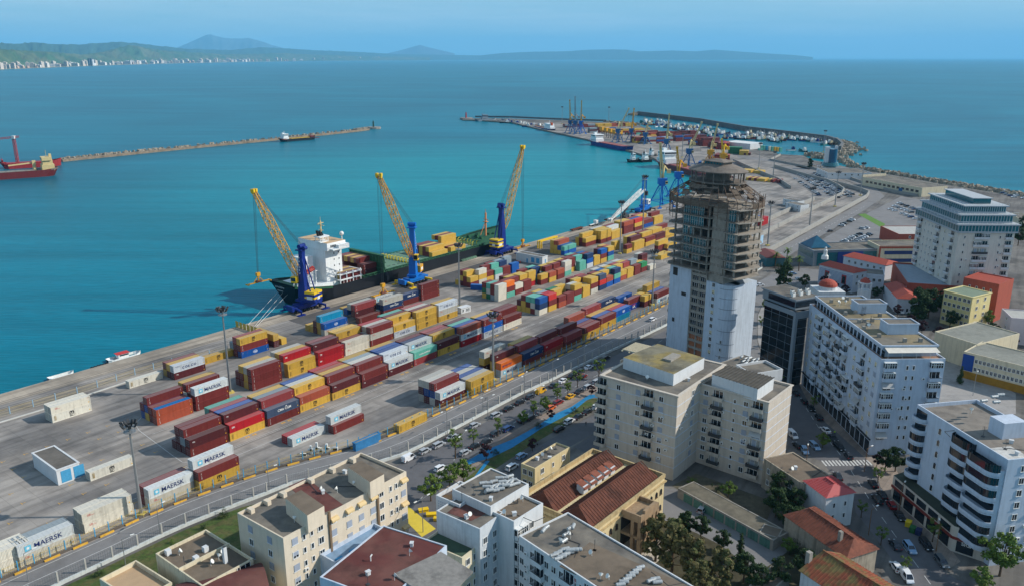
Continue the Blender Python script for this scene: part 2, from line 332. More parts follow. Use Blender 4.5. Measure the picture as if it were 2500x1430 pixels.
redp = M('red_lettering', (190, 50, 44), rough=.6, var=0); yelp = M('yellow_mark', (226, 172, 40), rough=.6, var=0)
CW, CH = 2.44, 2.6
def cont_mesh(Ln, roofm):
    mb = MB(); fr = .14
    for x in (0, Ln-fr):
        for y in (0, CW-fr): mb.box(x, x+fr, y, y+fr, 0, CH-.02, 0)
    for y in (0, CW-.1):
        mb.box(fr, Ln-fr, y, y+.1, .02, .18, 0); mb.box(fr, Ln-fr, y, y+.1, CH-.13, CH-.02, 0)
    for x in (0, Ln-.1):
        mb.box(x, x+.1, fr, CW-fr, .02, .18, 0); mb.box(x, x+.1, fr, CW-fr, CH-.13, CH-.02, 0)
    # corrugated long sides
    n = int((Ln-2*fr)/.28)*2; dx = (Ln-2*fr)/n
    for side in (0, 1):
        y0 = .03 if side == 0 else CW-.03; y1 = .09 if side == 0 else CW-.09; pts = []
        for i in range(n): a = fr+i*dx; y = y0 if i % 2 == 0 else y1; pts += [(a+.04, y), (a+dx-.04, y)]
        b = len(mb.v)
        for (a, y) in pts: mb.v += [(a, y, .18), (a, y, CH-.13)]
        for i in range(len(pts)-1):
            q = (b+2*i, b+2*i+2, b+2*i+3, b+2*i+1); mb.f.append(q if side == 0 else q[::-1]); mb.m.append(0)
    mb.box(fr, Ln-fr, fr*.6, CW-fr*.6, CH-.12, CH-.06, 1)
    for i in range(int(Ln/1.1)):          # shallow roof ribs
        a = .5+i*1.1; mb.box(a, a+.5, .2, CW-.2, CH-.06, CH-.035, 1)
    for x in (0, Ln-.18):
        for y in (0, CW-.16): mb.box(x, x+.18, y, y+.16, CH-.02, CH+.0, 0)
    mb.box(fr, Ln-fr, .12, CW-.12, .1, .2, 0)
    mb.box(Ln-.12, Ln-.06, fr, CW-fr, .18, CH-.13, 0)
    mb.box(.06, .12, fr, CW-fr, .18, CH-.13, 0)
    return mb.mesh('container_body', [c_side, roofm])
def door_mesh():
    mb = MB(); 
    for k in (0, 1):
        y = .16+k*1.07; mb.box(.02, .06, y, y+1.05, .2, CH-.15, 0)
        for q in (.28, .78): mb.bar((-.01, y+q, .25), (-.01, y+q, CH-.2), .05, 1)
        for z in (.6, 1.3, 2.0): mb.box(-.02, .02, y+.2, y+.9, z, z+.05, 1)
    return mb.mesh('container_door', [c_side, steel])
def stack_text(mb, s, size, x, z, mi, gap=1.):
    for i, ch in enumerate(s): text_mb(mb, ch, size, x, z-i*size*gap, mi, -.012, .01)
def logo_mesh(k, Ln):
    mb = MB(); Y = .0-.012; big = Ln > 8
    def plate(x0, x1, z0, z1, mi): mb.box(x0, x1, -.01, .0, z0, z1, mi)
    if k == 'M':
        s = 1.35; x = Ln*.12; mb.box(x, x+s, -.012, .0, .65, .65+s, 1); c = (x+s/2, .65+s/2); P = []
        for i in range(14): r = (.55 if i % 2 == 0 else .22)*s*.72; a = math.pi/2+i*math.pi/7; P.append((c[0]+r*math.cos(a), -.02, c[1]+r*math.sin(a)))
        mb.poly(P[::-1], 0); text_mb(mb, 'MAERSK', 1.7 if big else .9, x+s+.6, .72, 2, Y, .006, sx=1.0); mm = [wht, mblue, navy]
    elif k == 'C':
        for i, ch in enumerate('COSCO'): text_mb(mb, ch, 1.15 if big else .8, Ln*.27+i*Ln*.093, .85, 0, Y, .035)
        text_mb(mb, 'FLORENS', .42, Ln*.06, 1.9, 0, Y, .01); mm = [navy]
    elif k in 'YXR' and k != 'R':
        x = Ln*.5-.75; z = 1.25
        for i in range(3): mb.box(x+i*.55, x+i*.55+.28, -.012, 0, z, z+.62, 0)       # the letter m as a thick arch pair
        mb.box(x+.1, x+1.28, -.0125, 0, z+.62, z+.9, 0)
        text_mb(mb, 'SC', 1.05, x-.02, .42, 0, Y, .012, sx=1.05)
        for i in range(3): mb.box(.7+i*.22, .8+i*.22, -.01, 0, .6, 2.1, 1)
        mm = [blk, M('faint_mark', (150, 122, 58), var=0)]
    elif k in 'Bb':
        x = Ln*.5; P = []; Q = []
        for i in range(20): a = i*math.pi/10; P.append((x+.95*math.cos(a), Y, 1.3+.6*math.sin(a)))
        mb.poly(P, 0); 
        for i in range(20): a = i*math.pi/10; Q.append((x+.84*math.cos(a), Y-.006, 1.3+.5*math.sin(a)))
        mb.poly(Q, 1); text_mb(mb, 'CNC', .62, x-.62, 1.08, 0, Y-.012, .03); stack_text(mb, 'CAI', .32, .5, 2.0, 0); mm = [wht, navy if k == 'b' else M('oval_blue', (20, 90, 165), var=0)]
    elif k == 'H':
        P = [(1.3+.38*math.cos(i*.628), Y, 1.3+.38*math.sin(i*.628)) for i in range(10)]; mb.poly(P, 0); text_mb(mb, 'Hapag-Lloyd', .82 if big else .66, 1.9, 1.1, 0, Y, .02); mm = [navy]
    elif k == 'S': text_mb(mb, 'HAMBURG SÜD', .95 if big else .62, .8, 1.0, 0, Y, .012); mm = [wht]
    elif k == 'E': text_mb(mb, 'EVERGREEN', .95 if big else .78, 1.1, .9, 0, Y, .012); mm = [wht]
    elif k == 'A': text_mb(mb, 'APL', 1.5, Ln*.34, .6, 0, Y, .012); mb.box(Ln*.34, Ln*.34+2.6, -.012, 0, 1.85, 2.1, 1); mm = [wht, redp]
    elif k in 'ND': text_mb(mb, 'CMA CGM', 1.1 if big else .85, Ln*.32 if big else .9, 1.0, 0, Y, .012); P = [(Ln*.55, Y, 2.0), (Ln*.62, Y, 2.0), (Ln*.6, Y, 2.3)]; mb.poly(P, 0); mm = [wht]
    elif k == 'T':
        text_mb(mb, 'CHINA SHIPPING' if big else 'UASC', .78 if big else .7, Ln*.2, 1.0, 0, Y, .012); stack_text(mb, 'TGHU', .4, .45, 2.0, 0); mm = [wht]
    elif k in 'WVG': text_mb(mb, 'CAI', .5, Ln*.1, 1.75, 0, Y, .012); mb.box(Ln*.1, Ln*.24, -.01, 0, 1.6, 1.66, 0); mm = [redp]
    elif k == 'r': text_mb(mb, 'DRI', .78, .75, 1.35, 0, Y, .012, sx=.8); mm = [wht]
    elif k == 'K': text_mb(mb, 'TAL', .5, .8, 1.6, 0, Y, .012); mm = [wht]
    elif k == 'L': text_mb(mb, 'ZIMonitor', 1.15, 4.2, .75, 0, Y, .01); mm = [M('grey_lettering', (110, 108, 100), var=0)]
    else: stack_text(mb, 'TRITON', .34, .75, 2.05, 0, .95); mm = [wht]
    if big and k not in 'LM': mb.box(Ln-.75, Ln-.5, -.012, 0, .55, .85, len(mm)); stack_text(mb, '4261', .2, Ln-.9, 2.1, 0, .9); mm = mm+[yelp]
    return mb.mesh('container_lettering', mm)
CM = {}; LM = {}; DOOR = door_mesh()
ORD = 'first second third fourth fifth sixth seventh eighth ninth tenth eleventh twelfth thirteenth fourteenth fifteenth sixteenth seventeenth eighteenth'.split()
CONT = []      # (distance, position, angle, length, letter, label, logo)
def stacks(block, bays, Ln=12.19, pitch=2.52, ang=None, z=0., maxrow=99):
    """bays: [(px, py, 'front|second|...')], each stack written from the bottom tier up"""
    occ = []
    for bi, (x, y, cols) in enumerate(bays):
        p = U(x, y, z) if y is not None else x
        occ.append([c for c in cols.split('|')])
    A = YA if ang is None else ang; cu = Vector((math.cos(A), math.sin(A), 0)); cv = Vector((-math.sin(A), math.cos(A), 0))
    for bi, (x, y, cols) in enumerate(bays):
        p = U(x, y, z) if y is not None else x
        rows = occ[bi]
        for ri, col in enumerate(rows):
            for ti, ch in enumerate(col):
                if ch == '.': continue
                front = ri == 0 or len(rows[ri-1]) <= ti; top = ti == len(col)-1
                left = bi == 0 or ri >= len(occ[bi-1]) or len(occ[bi-1][ri]) <= ti
                if not (front or top or left): continue
                q = p+cv*(ri*pitch)+Vector((0, 0, ti*CH)); j = random.uniform(-.12, .12); q = q+cu*j+cv*random.uniform(-.03, .03)
                tn = 'only box' if len(col) == 1 else ('top box' if top else ('bottom box' if ti == 0 else 'middle box'))
                row = 'front row' if ri == 0 else ORD[ri]+' row'
                size = 'long' if Ln > 8 else 'short'
                lab = '%s %s container, %s, %s, %s bay, %s' % (CN[ch], size, tn, row, ORD[bi], block)
                CONT.append((q.length, q, A, Ln, ch, lab, ch if (front or ti == len(col)-1 and ri == 0) else None))
stacks('front block', [
 (466.9, 1115.6, 'RK|KGR|KKR|K'), (562.9, 1077.4, 'Yr|RRK|bbb|RRP|TTT'), (655, 1040.9, 'RD|RRP|RNG|YYY'), (734.2, 1006.9, 'YO|RRY|KWW|bbb'),
 (813.4, 976.8, 'YK|RRR|YYy|OOO|rrr'), (884.9, 947.9, 'KR|RRR|WWW|GGG|YYY'), (950.8, 919.2, 'KM|RWC|bbb|bbb|YYy'), (1011.9, 893.4, 'PT|RWM|bbN|RRR'),
 (1070.4, 869.5, 'YK|RYY|RRR|RRP'), (1126.7, 847.4, 'rMO|RRb|RRT|RRK'), (1182, 826.2, 'CBR|bbb|YYy'), (1230.3, 806.2, 'VR|RRR|RRR')])
stacks('middle block', [(385.8, 1038.1, 'OZ|RR|YbR|bR'), (480.9, 1003.5, 'RRM|YK|YRR|KYY')])
stacks('block behind the second mast', [
 (617.8, 954.1, 'RRR|YYW|RRY|RR'), (705.5, 922.2, 'YY|YYr|YYY|WWW'), (778.5, 893.5, 'rr|RRK|RRR'), (844.5, 868, 'VV|RR|YYY|YYy'), (906.1, 846.1, 'RWR|RWW|Krr'),
 (963.5, 825.5, 'CY|YYY|RRR|TTT'), (1018.4, 806.2, 'YYY|KKR|WWW|RRP'), (1071.8, 787, 'YWC|YYY')])
stacks('quay side block', [(316.2, 948.4, 'X'), ], pitch=2.6)
stacks('pair near the quay fence', [(427, 927.5, 'KC|KY|YR')])
stacks('yellow box behind the mast', [(499.5, 889.9, 'Y')])
stacks('stack at the seawall gate', [(590.3, 874.6, 'BRY|RRP|YG')])
stacks('block under the blue crane', [(793.8, 820.2, 'WB|YYt|KK|Y|Y'), (878.2, 791, 'R|RKP|WWW|Kb|YY'), (937, 773, 'RNW|RN|RbM'), (991, 751, '|RN')], pitch=2.55)
stacks('lone stack beside the crane', [(1029.7, 735.1, 'RRR')])
stacks('fence block', [
 (1075.8, 995.3, 'KM|WbR|KbW|WKW'), (1151, 966, 'YY|WW|bb|WW|bb')])
stacks('block by the fence mast', [(1223.3, 920.9, 'MH|YYK||KYW'), (1279.5, 896.3, 'RN|RRP|YYY'), (1330.5, 873.5, 'Or|RRR'), (1379.5, 851.5, 'RP|RWR'), (1426, 830, 'YR|YR|bb|OOO|G'),
 (1466.8, 806.5, 'YR|bb|YY|RRP'), (1504, 788, 'tB|rr|YY|NNN'), (1545, 763, '|AR||BB')], pitch=2.6)
stacks('gap by the tower', [(1573, 750, 'KY|KY')], Ln=6.06, pitch=3.4)
stacks('end by the tower', [(1603, 743, 'MR|bb|.YY|YY')], pitch=2.7)
A20 = dict(Ln=6.06, pitch=2.6)
stacks('short box group nearest the mast', [(1149.2, 702.4, 'RY|RRY|KYR|Y'), (1169.7, 696, 'WYV|YY|YR'), (1188.8, 688.6, 'YR|RRR|YY'), (1209.4, 683.3, 'CT|KTT|RRR'), (1229, 677, 'RR|RRN|TTG'), (1250, 668, 'BB||GGG')], **A20)
stacks('second short box line', [(1217.3, 736.1, 'VVV|GRR|gWT|YgR'), (1237.4, 727.8, 'TRH|RRR'), (1258.4, 720, 'RV|RRR|RRY|RRR'), (1279.5, 712.2, 'RR|YYY|YYY'), (1300, 704, '|rYY||YRR'), (1320.7, 696.3, 'RY||TNN|TTT'), (1341.3, 690.4, 'YO|RTR|RRY'),
 (1361.4, 683.1, 'RO|RRR|YYY'), (1379, 675.3, 'TWV|RRR|YYY'), (1398, 669, '|YRR|RRR'), (1415, 662.7, 'TT|RTT|RRR|TTT'), (1433, 656, 'CBN|KRR|bbb'), (1450, 649.5, 'YY'), (1467, 643.6, 'YRB|.KK'), (1484.5, 637.2, 'TbY|OOO|YYY')], **A20)
stacks('third short box line', [(1316.8, 770.3, 'VNb|RWT|YKT|YYR|YK'), (1339.8, 761.5, 'YRS|RRr|GGG|YYY'), (1364, 752, 'OR|YYY|ggg'), (1383.5, 743.5, 'RR||YYY'), (1402, 736, 'TRY|.KW'), (1423.1, 726.2, 'YY|YY|YYY|YYR'), (1442.7, 718.8, 'WRY|RYY|RRR|RRP'),
 (1463.7, 710, 'NSD|RYY|RRR'), (1480.8, 702.3, 'BO|YYY|bbb|WWW'), (1499.2, 694.4, 'BTN|RNT|YYY|WWW'), (1514.9, 686.5, 'OY|YYY|RRP|WWG'), (1531.7, 680.2, 'YY|RRP|YYY|WWW'), (1549.5, 672.9, 'RR|KKG'), (1565.8, 665.6, 'RE|YY||SS'), (1586.8, 660.3, 'V||RRK|WWW')], **A20)
stacks('blue green stack near the shed', [(1378, 624, 'BT|Yb|YYO|YYY')], pitch=2.6)
stacks('yellow block at the pier bend', [(1430, 603.5, 'RY|KRY|YY'), (1463, 592, '|YYY|YYW')], pitch=2.6)
stacks('yellow block behind the mast', [(1466.5, 595.5, 'RYY|RYY'), (1493.5, 585.5, 'YY|YYM|RRR')], pitch=2.6)
stacks('tall block before the grey crane', [(1523, 572.5, 'RRO|YYY|YYY'), (1549, 565, 'RYS|RRb|RRR'), (1572, 557.5, 'bR|RR|YYY|YYP'), (1597, 549, 'YY|YYR')], pitch=2.6)
stacks('block beside the tower', [(1548, 613, 'YY|RRK|YYY'), (1576, 602.5, 'YR|RRY|YYR'), (1601, 593, 'RK|YYY|RRY'), (1624, 584, 'YY|YY|YYR')], pitch=2.6)
stacks('small pair behind the mast', [(1530, 620, 'YR'), (1509, 613.5, '|YY')], Ln=6.06)
stacks('yellow stack at the tower', [(1606, 622, 'KRY'), (1628, 618, '.Y')], pitch=2.6)
stacks('box in front of the tower', [(1614, 635, 'Y|y')], pitch=2.6)
stacks('road side near the signboard', [(816, 1059.5, 'RM')]); CONT[-1] = CONT[-1][:1]+(CONT[-1][1]+YV*1.3,)+CONT[-1][2:]
stacks('pair at the small cabin', [(715, 1090.5, 'M|r')])
stacks('long yellow box by the wall', [(975, 1058, 'Y')])
stacks('stack by the wall', [(488, 1197.5, 'YR')]); stacks('box on the wall stack', [(478, 1190, '..M')])
stacks('pair at the wall mast', [(368, 1241, 'VM|RR')])
stacks('cream pair by the wall', [(207.3, 1302.5, 'VV|VV')])
stacks('reefers by the wall', [(51.8, 1384.3, 'VM|GG')])
stacks('reefer at the frame edge', [(-66, 1430, 'VV|VV')])
stacks('white box near the hut', [(222.2, 1174.4, 'X')])
stacks('white pair on the open yard', [(128.9, 1032.1, 'XV|VV')])
# the stack standing across the yard, end-on
stacks('cross-wise stack at the seawall', [(669.6, 847.8, 'KY')], ang=YA+math.pi/2)
CONT[-2:] = [(c[0], c[1]+YU*2.44, c[2], c[3], c[4], c[5], None) for c in CONT[-2:]]
stacks('cross-wise box at the seawall', [(688.2, 841.8, 'Y')], Ln=6.06, ang=YA+math.pi/2)
CONT[-1:] = [(c[0], c[1]+YU*2.44, c[2], c[3], c[4], c[5], None) for c in CONT[-1:]]
stacks('loose box by the mast', [(1149, 707.5, 'B')], Ln=6.06, ang=YA-RAD(62))
def place_cont(c):
    d, q, A, Ln, ch, lab, lg = c
    key = (Ln, ch == 'Z')
    if key not in CM: CM[key] = cont_mesh(Ln, b_tarp if ch == 'Z' else c_roof)
    o = put('shipping_container', CM[key], None, q, A); o.color = (*srgb(CC[ch]), 1)
    tag(o, lab, 'container', 'stacked shipping containers')
    e = put('door', DOOR, o); e.color = o.color
    if lg and ch not in 'y':  # roof colours paler: bleached paint plus some painted-in sky reflection
        k = 'Z' if ch in 'ROPZ' else ch
        if ch == 'W' and False: k = 'W'
        if (k, Ln) not in LM: LM[(k, Ln)] = logo_mesh(k, Ln)
        put('lettering', LM[(k, Ln)], o)
    return o
# ================================================================ SHIPS, CRANES, MASTS
blue1 = M('deep_blue_paint', (14, 42, 120), rough=.4, var=.08); blue2 = M('bright_blue_paint', (10, 104, 186), rough=.4, var=.08); blue3 = M('faded_blue_steel', (38, 92, 140), rough=.6, var=.15)
yel = M('crane_yellow', (206, 150, 34), rough=.45, var=.1); yel2 = M('signal_yellow', (226, 186, 30), rough=.45, var=.06); cream = M('cream_paint', (206, 184, 130), rough=.55, var=.1)
rope = M('wire_rope', (60, 66, 68), rough=.7, var=0); rubber = M('rubber', (24, 24, 26), rough=.85, var=.1); glass = M('dark_glass', (26, 36, 44), rough=.08, var=0, spec=.8)
gsteel = M('dark_steel', (66, 68, 70), rough=.6, var=.2, metal=.3); conc = M('concrete', (150, 144, 134), rough=.9, var=.15, stain=.3, scale=1.); rust = M('rusty_steel', (112, 66, 48), rough=.85, var=.25, scale=1.5)
def lattice(mb, p, q, w, n, b=.16, mi=0, tip=.5, foot=.55, upv=Vector((0, 0, 1))):
    p = Vector(p); q = Vector(q); d = (q-p).normalized(); a = d.cross(upv).normalized(); c = a.cross(d); R = []
    for i in range(n+1):
        f = i/n; k = w*(foot+(1-foot)*min(1, f/.12)) if f < .12 else (w if f < .7 else w*(1-(1-tip)*(f-.7)/.3)); o = p.lerp(q, f); R.append([o+a*(k/2*i_)+c*(k/2*j_) for i_, j_ in ((-1, -1), (1, -1), (1, 1), (-1, 1))])
    for i in range(n):
        for k in range(4):
            mb.bar(R[i][k], R[i+1][k], b*1.5, mi); k2 = (k+1) % 4
            mb.bar(R[i][k] if i % 2 else R[i][k2], R[i+1][k2] if i % 2 else R[i+1][k], b, mi)
            mb.bar(R[i+1][k], R[i+1][k2], b*.8, mi)
def ray_at(x, y, Y):
    """point on the sight line through (x, y) standing above the line of ground at depth Y"""
    c, s = math.cos(PITCH), math.sin(PITCH)
    d = Vector((x-1250, FPX*c-(y-715)*s, -FPX*s-(y-715)*c)); k = Y/d.y; return Vector((d.x*k, Y, CAMZ+d.z*k))
def harbour_crane(base, tipx, tipY, label, cab_col, tower_m, machine, towerH=28, foot=15.5, hook=None, slew=0., boom_m=None, spreader=True, white=False, lower_tip=None):
    B = U(*base); t = thing('harbour_crane', label, 'crane', B); tip = (ray_at(*tipx, tipY) if lower_tip is None else lower_tip)-B; e = YU; n = YV
    f2 = Vector((tip.x, tip.y, 0)).normalized(); side = Vector((-f2.y, f2.x, 0)); R = Matrix.Rotation(YA, 4, 'Z'); F = Matrix.Rotation(math.atan2(f2.y, f2.x), 4, 'Z')
    mb = MB(); mb.box(-8, 8, -2.2, 2.2, 1.4, 2.8, 0, R); mb.box(-5, 5, -2.6, 2.6, 2.4, 3.4, 0, R); mb.cyl((0, 0, 3.2), (0, 0, 4.2), 2.3, n=16)
    mb.box(-8.6, -7.6, -2.4, 2.4, 1.2, 3.6, 0, R); mb.box(5.6, 8.4, -2.3, 2.3, 2.6, 3.3, 0, R)
    ch = mb.build('chassis', [tower_m], t)
    wb = MB(); wb.cyl((-.35, 0, 0), (.35, 0, 0), .75, n=12); wme = wb.mesh('wheel', [rubber])
    for i in range(7):
        for s_ in (-1, 1): put('wheel', wme, t, ST(-6.6+i*2.2, s_*2.45, .78), YA+math.pi/2)
    for sx in (-1, 1):
        for sy in (-1, 1):
            mb = MB(); mb.bar(ST(sx*6.2, sy*2, 2.1), ST(sx*6.8, sy*6.2, 1.9), .9, 0, .8); mb.bar(ST(sx*6.8, sy*6.2, 2.2), ST(sx*6.8, sy*6.2, .5), .6, 0); mb.box(-1.9, 1.9, -.8, .8, .05, .4, 0, Matrix.Translation(ST(sx*6.8, sy*6.2)) @ R); mb.build('outrigger', [cab_col], t)
    mb = MB(); mb.box(-7.5, 3.2, -2.4, 2.4, 4.2, 5.2, 0, F); mb.build('slewing_platform', [tower_m], t)
    mb = MB(); ms, mm = machine
    for k, (z0, z1, mi) in enumerate(ms): mb.box(-7.6, -2.4, -3.1, 3.1, 5.2+z0, 5.2+z1, mi, F)
    mb.box(-7.7, -5.2, -1, 1, 5.8, 7.2, 2, F); mb.box(-6.5, -3.6, -3.2, -3.1, 6, 7.4, 2, F); mb.box(-6.5, -3.6, 3.1, 3.2, 6, 7.4, 2, F)
    mb.build('machine_house', mm, t)
    mb = MB()
    if white:
        for i_, j_ in ((-1, -1), (1, -1), (1, 1), (-1, 1)): mb.bar(F @ Vector((1.2*i_, 1.5*j_, 5)), F @ Vector((.9*i_-1, 1.1*j_, towerH)), .45)
        for z in range(6, int(towerH), 4):
            for s_ in (-1, 1): mb.bar(F @ Vector((1.2, 1.5*s_, z)), F @ Vector((-2., 1.2*s_, z+3.4)), .2); mb.bar(F @ Vector((1.2, 1.5, z)), F @ Vector((1.2, -1.5, z+3)), .2)
        mb.box(-2.4, .4, -1.7, 1.7, towerH-.6, towerH+.8, 0, F)
    else:
        Q = []
        for z, w_, d_, o_ in ((4.2, 3.6, 4.0, 0), (10, 3.4, 3.6, 0), (towerH*.62, 3.0, 2.6, 0), (towerH*.9, 2.4, 1.8, -.3), (towerH, 2.6, 2.0, -.5)): Q.append([F @ Vector((o_+d_/2*i_, w_/2*j_, z)) for i_, j_ in ((-1, -1), (1, -1), (1, 1), (-1, 1))])
        mb.tower(Q)
        for s_ in (-1, 1): mb.bar(F @ Vector((-5.8, s_*1.9, 5.2)), F @ Vector((-.8, s_*1.1, towerH*.86)), .42)
        mb.box(-1.9, 1.5, -2.3, 2.3, towerH*.97, towerH*.97+.5, 0, F); mb.cyl(F @ Vector((-.4, -2, towerH+1)), F @ Vector((-.4, 2, towerH+1)), 1., n=12); mb.cyl(F @ Vector((-2.2, -1, towerH+.2)), F @ Vector((-2.2, 1, towerH+.2)), .8, n=12)
    tw = mb.build('tower', [tower_m], t)
    if not white:
        tm = MB()
        for i, chh in enumerate('ITALGRU'): text_mb(tm, chh, 1.25, -.5, 0-i*1.35, 0, 0, .02)
        q = Vector((.0, -1.62, towerH*.87)); 
        for a_, nm in ((-math.pi*.5+0, 0),):
            o = tm.build('lettering', [wht], tw); rz = math.atan2(f2.y, f2.x); fl = 0 if math.sin(rz) <= .2 and math.cos(rz) > 0 else math.pi
            o.rotation_euler = (RAD(-3), 0, rz+(math.pi if fl else 0)); o.location = (F @ Vector((0, (1 if fl else -1)*1.66, towerH*.88)))
    mb = MB(); q = F @ Vector((1.5, 2.6, 0)); mb.box(1.2, 4.0, 1.6, 3.6, 13, 15.8, 0, F); mb.box(3.95, 4.1, 1.7, 3.5, 13.5, 15.5, 1, F); mb.box(1.5, 3.8, 3.58, 3.68, 13.8, 15.4, 1, F); mb.box(1.5, 3.8, 1.5, 1.62, 13.8, 15.4, 1, F); mb.box(.8, 4.2, 1.2, 3.9, 12.8, 13, 2, F); mb.build('cab', [yel2 if not white else cab_col, glass, gsteel], t)
    ft = f2*2.2+Vector((0, 0, foot)); bm = MB()
    if white:
        for s_ in (-1, 1): lattice(bm, ft+side*s_*1.5, tip+side*s_*.5, 1.1, 16, .14)
    else: lattice(bm, ft, tip, 2.9, 17, .17, 0, .45, .5)
    bo = bm.build('boom', [boom_m or yel], t)
    mb = MB()
    for s_ in (-1, 1): mb.cyl(tip+side*s_*.9-side*.25, tip+side*s_*.9+side*.25, 1.05, n=12); mb.box(-.9, .9, -.5, .5, -.3, 1.2, 0, Matrix.Translation(tip+side*s_*.9) @ F)
    mb.build('head_sheave', [yel2 if not white else wht], t)
    mb = MB(); tt = Vector(F @ Vector((-.6, 0, towerH+1.2)))
    for s_ in (-1.3, -.5, .5, 1.3): mb.bar(tt+side*s_*.6, tip+side*s_*.5, .07)
    if hook is not None:
        for a_ in (-.9, -.4, .4, .9): mb.bar(tip+side*a_, hook-B+Vector((0, 0, 4.5))+side*a_*.5, .07)
    mb.build('hoist_rope', [rope], t)
    if hook is not None and spreader:
        h = hook-B; hr = Matrix.Translation(h) @ R; mb = MB()
        mb.box(-6.1, 6.1, -.35, .35, 0, .45, 0, hr); 
        for sx in (-1, 1): mb.box(sx*6-.25, sx*6+.25, -1.2, 1.2, -.15, .35, 0, hr); mb.bar(hr @ Vector((sx*2.6, 0, .4)), hr @ Vector((0, 0, 3.2)), .25, 0)
        mb.box(-1.4, 1.4, -.9, .9, .3, 1.0, 1, hr); mb.cyl(hr @ Vector((0, 0, 1)), hr @ Vector((0, 0, 3.4)), .35, n=8); mb.box(-.9, .9, -.7, .7, 3.2, 4.8, 0, hr)
        mb.build('spreader', [yel, rust], t)
    return t
S1 = ([(0, 1.1, 0), (1.1, 2.0, 1), (2.0, 3.2, 0), (3.2, 4.2, 1)], [blue1, yel2, wht]); S2 = ([(0, 3.4, 0)], [yel, yel, wht]); S3 = ([(0, 1., 1), (1., 1.8, 0), (1.8, 3.0, 1), (3., 3.8, 0), (3.8, 4.6, 1)], [blue1, yel2, wht])
b1 = U(745, 755)
h1 = ray_at(631.6, 690, b1.y+8); harbour_crane((745, 755), (620, 468), b1.y+8, 'dark blue harbour crane nearest the camera, yellow boom over the water', blue1, blue1, S1, 28.5, 15.2, h1)
hM = U(937, 773)+YU*6.1+YV*6.4+Vector((0, 0, 8.05)); harbour_crane((1010, 692), (925, 430), hM.y, 'bright blue harbour crane with yellow outriggers lifting a container', yel2, blue2, S2, 29.5, 14.6, hM)
h3 = U(1276, 605)+Vector((0, 0, .4)); harbour_crane((1225, 620), (1276, 360), h3.y, 'dark blue harbour crane at the bow with striped yellow machine house', blue1, blue1, S3, 28, 14.5, h3)
bW = U(1570, 517); harbour_crane((1570, 517), (0, 0), 0, 'blue lattice tower crane with its white boom lowered', gsteel, blue2, ([(0, 3.4, 0)], [wht, wht, gsteel]), 25, 17, None, boom_m=wht, spreader=False, white=True, lower_tip=U(1489, 538, 7))
# ---- container ship
hullm = M('black_hull', (20, 26, 34), rough=.4, var=.15, scale=.3, streak=.2); green = M('deck_green', (40, 92, 62), rough=.7, var=.25, scale=.8, stain=.3); green2 = M('hatch_green', (98, 130, 108), rough=.8, var=.18, scale=.6, stain=.3)
bootred = M('boot_topping_red', (120, 40, 38), rough=.6, var=.2); shipw = M('ship_white', (226, 228, 226), rough=.5, var=.05, scale=1, streak=.08); tan = M('bridge_deck_tan', (190, 160, 124), rough=.8, var=.12); funm = M('funnel_black', (18, 18, 18), rough=.6)
def hull_rings(Lh, Bm, zs, zk, bowrise=3.0, sternrise=1.2, n=26, bowlen=.18, sternlen=.06, flare=2.5):
    top = []; bot = []; L1 = []
    for i in range(n+1):
        f = i/n; x = Lh*f; k = 1.
        if f > 1-bowlen: k = max(0., 1-((f-(1-bowlen))/bowlen)**1.9)
        if f < sternlen: k = .72+.28*(f/sternlen)**.5
        kb = k if f < 1-bowlen else max(0., 1-((f-(1-bowlen))/bowlen)**1.2)
        kb = kb*(1 if f > sternlen*2 else .25+.75*f/(sternlen*2)); z = zs+bowrise*max(0, (f-(1-bowlen*1.1))/(bowlen*1.1))**1.3+sternrise*max(0, 1-f/.13)
        xb = x-(flare*max(0, (f-.9)/.1) if f > .9 else 0)+(4*max(0, 1-f/.05) if f < .05 else 0)
        L1.append((x, k, z, xb, kb))
    P = [Vector((x, -k*Bm/2, z)) for x, k, z, _, _ in L1]+[Vector((x, k*Bm/2, z)) for x, k, z, _, _ in reversed(L1)]
    Q = [Vector((xb, -kb*Bm/2, zk)) for _, _, _, xb, kb in L1]+[Vector((xb, kb*Bm/2, zk)) for _, _, _, xb, kb in reversed(L1)]
    W = [a.lerp(b_, .12) for a, b_ in zip(Q, P)]
    return Q, W, P, L1
def hull(t, Lh, Bm, zs, zk, hm, dm, bm_, **k):
    Q, W, P, L1 = hull_rings(Lh, Bm, zs, zk, **k); mb = MB(); mb.tower([Q, W], 1, cap=False); mb.tower([W, P], 0, cap=False); o = mb.build('hull', [hm, bm_], t)
    mb = MB(); n = len(L1)
    for i in range(n-1):
        a, b_ = L1[i], L1[i+1]; mb.poly([(a[0], -a[1]*Bm/2+.1, a[2]-1.1), (b_[0], -b_[1]*Bm/2+.1, b_[2]-1.1), (b_[0], b_[1]*Bm/2-.1, b_[2]-1.1), (a[0], a[1]*Bm/2-.1, a[2]-1.1)])
    mb.build('deck', [dm], t)
    mb = MB(); 
    for i in range(n-1):     # inner faces of the bulwark
        for s_ in (-1, 1):
            a, b_ = L1[i], L1[i+1]; q = [(a[0], s_*(a[1]*Bm/2-.12), a[2]-1.1), (b_[0], s_*(b_[1]*Bm/2-.12), b_[2]-1.1), (b_[0], s_*(b_[1]*Bm/2-.12), b_[2]), (a[0], s_*(a[1]*Bm/2-.12), a[2])]; mb.poly(q if s_ > 0 else q[::-1])
    mb.build('bulwark', [dm], t); return L1
SS, TT = 221.0, 311.0
ship = thing('container_ship', 'black-hulled container ship with a white bridge moored along the quay', 'ship', ST(SS, TT), YA)
hull(ship, 166, 27, 5.6, SEA-1.5, hullm, green, bootred, bowrise=5.5, sternrise=3.4)
mb = MB()
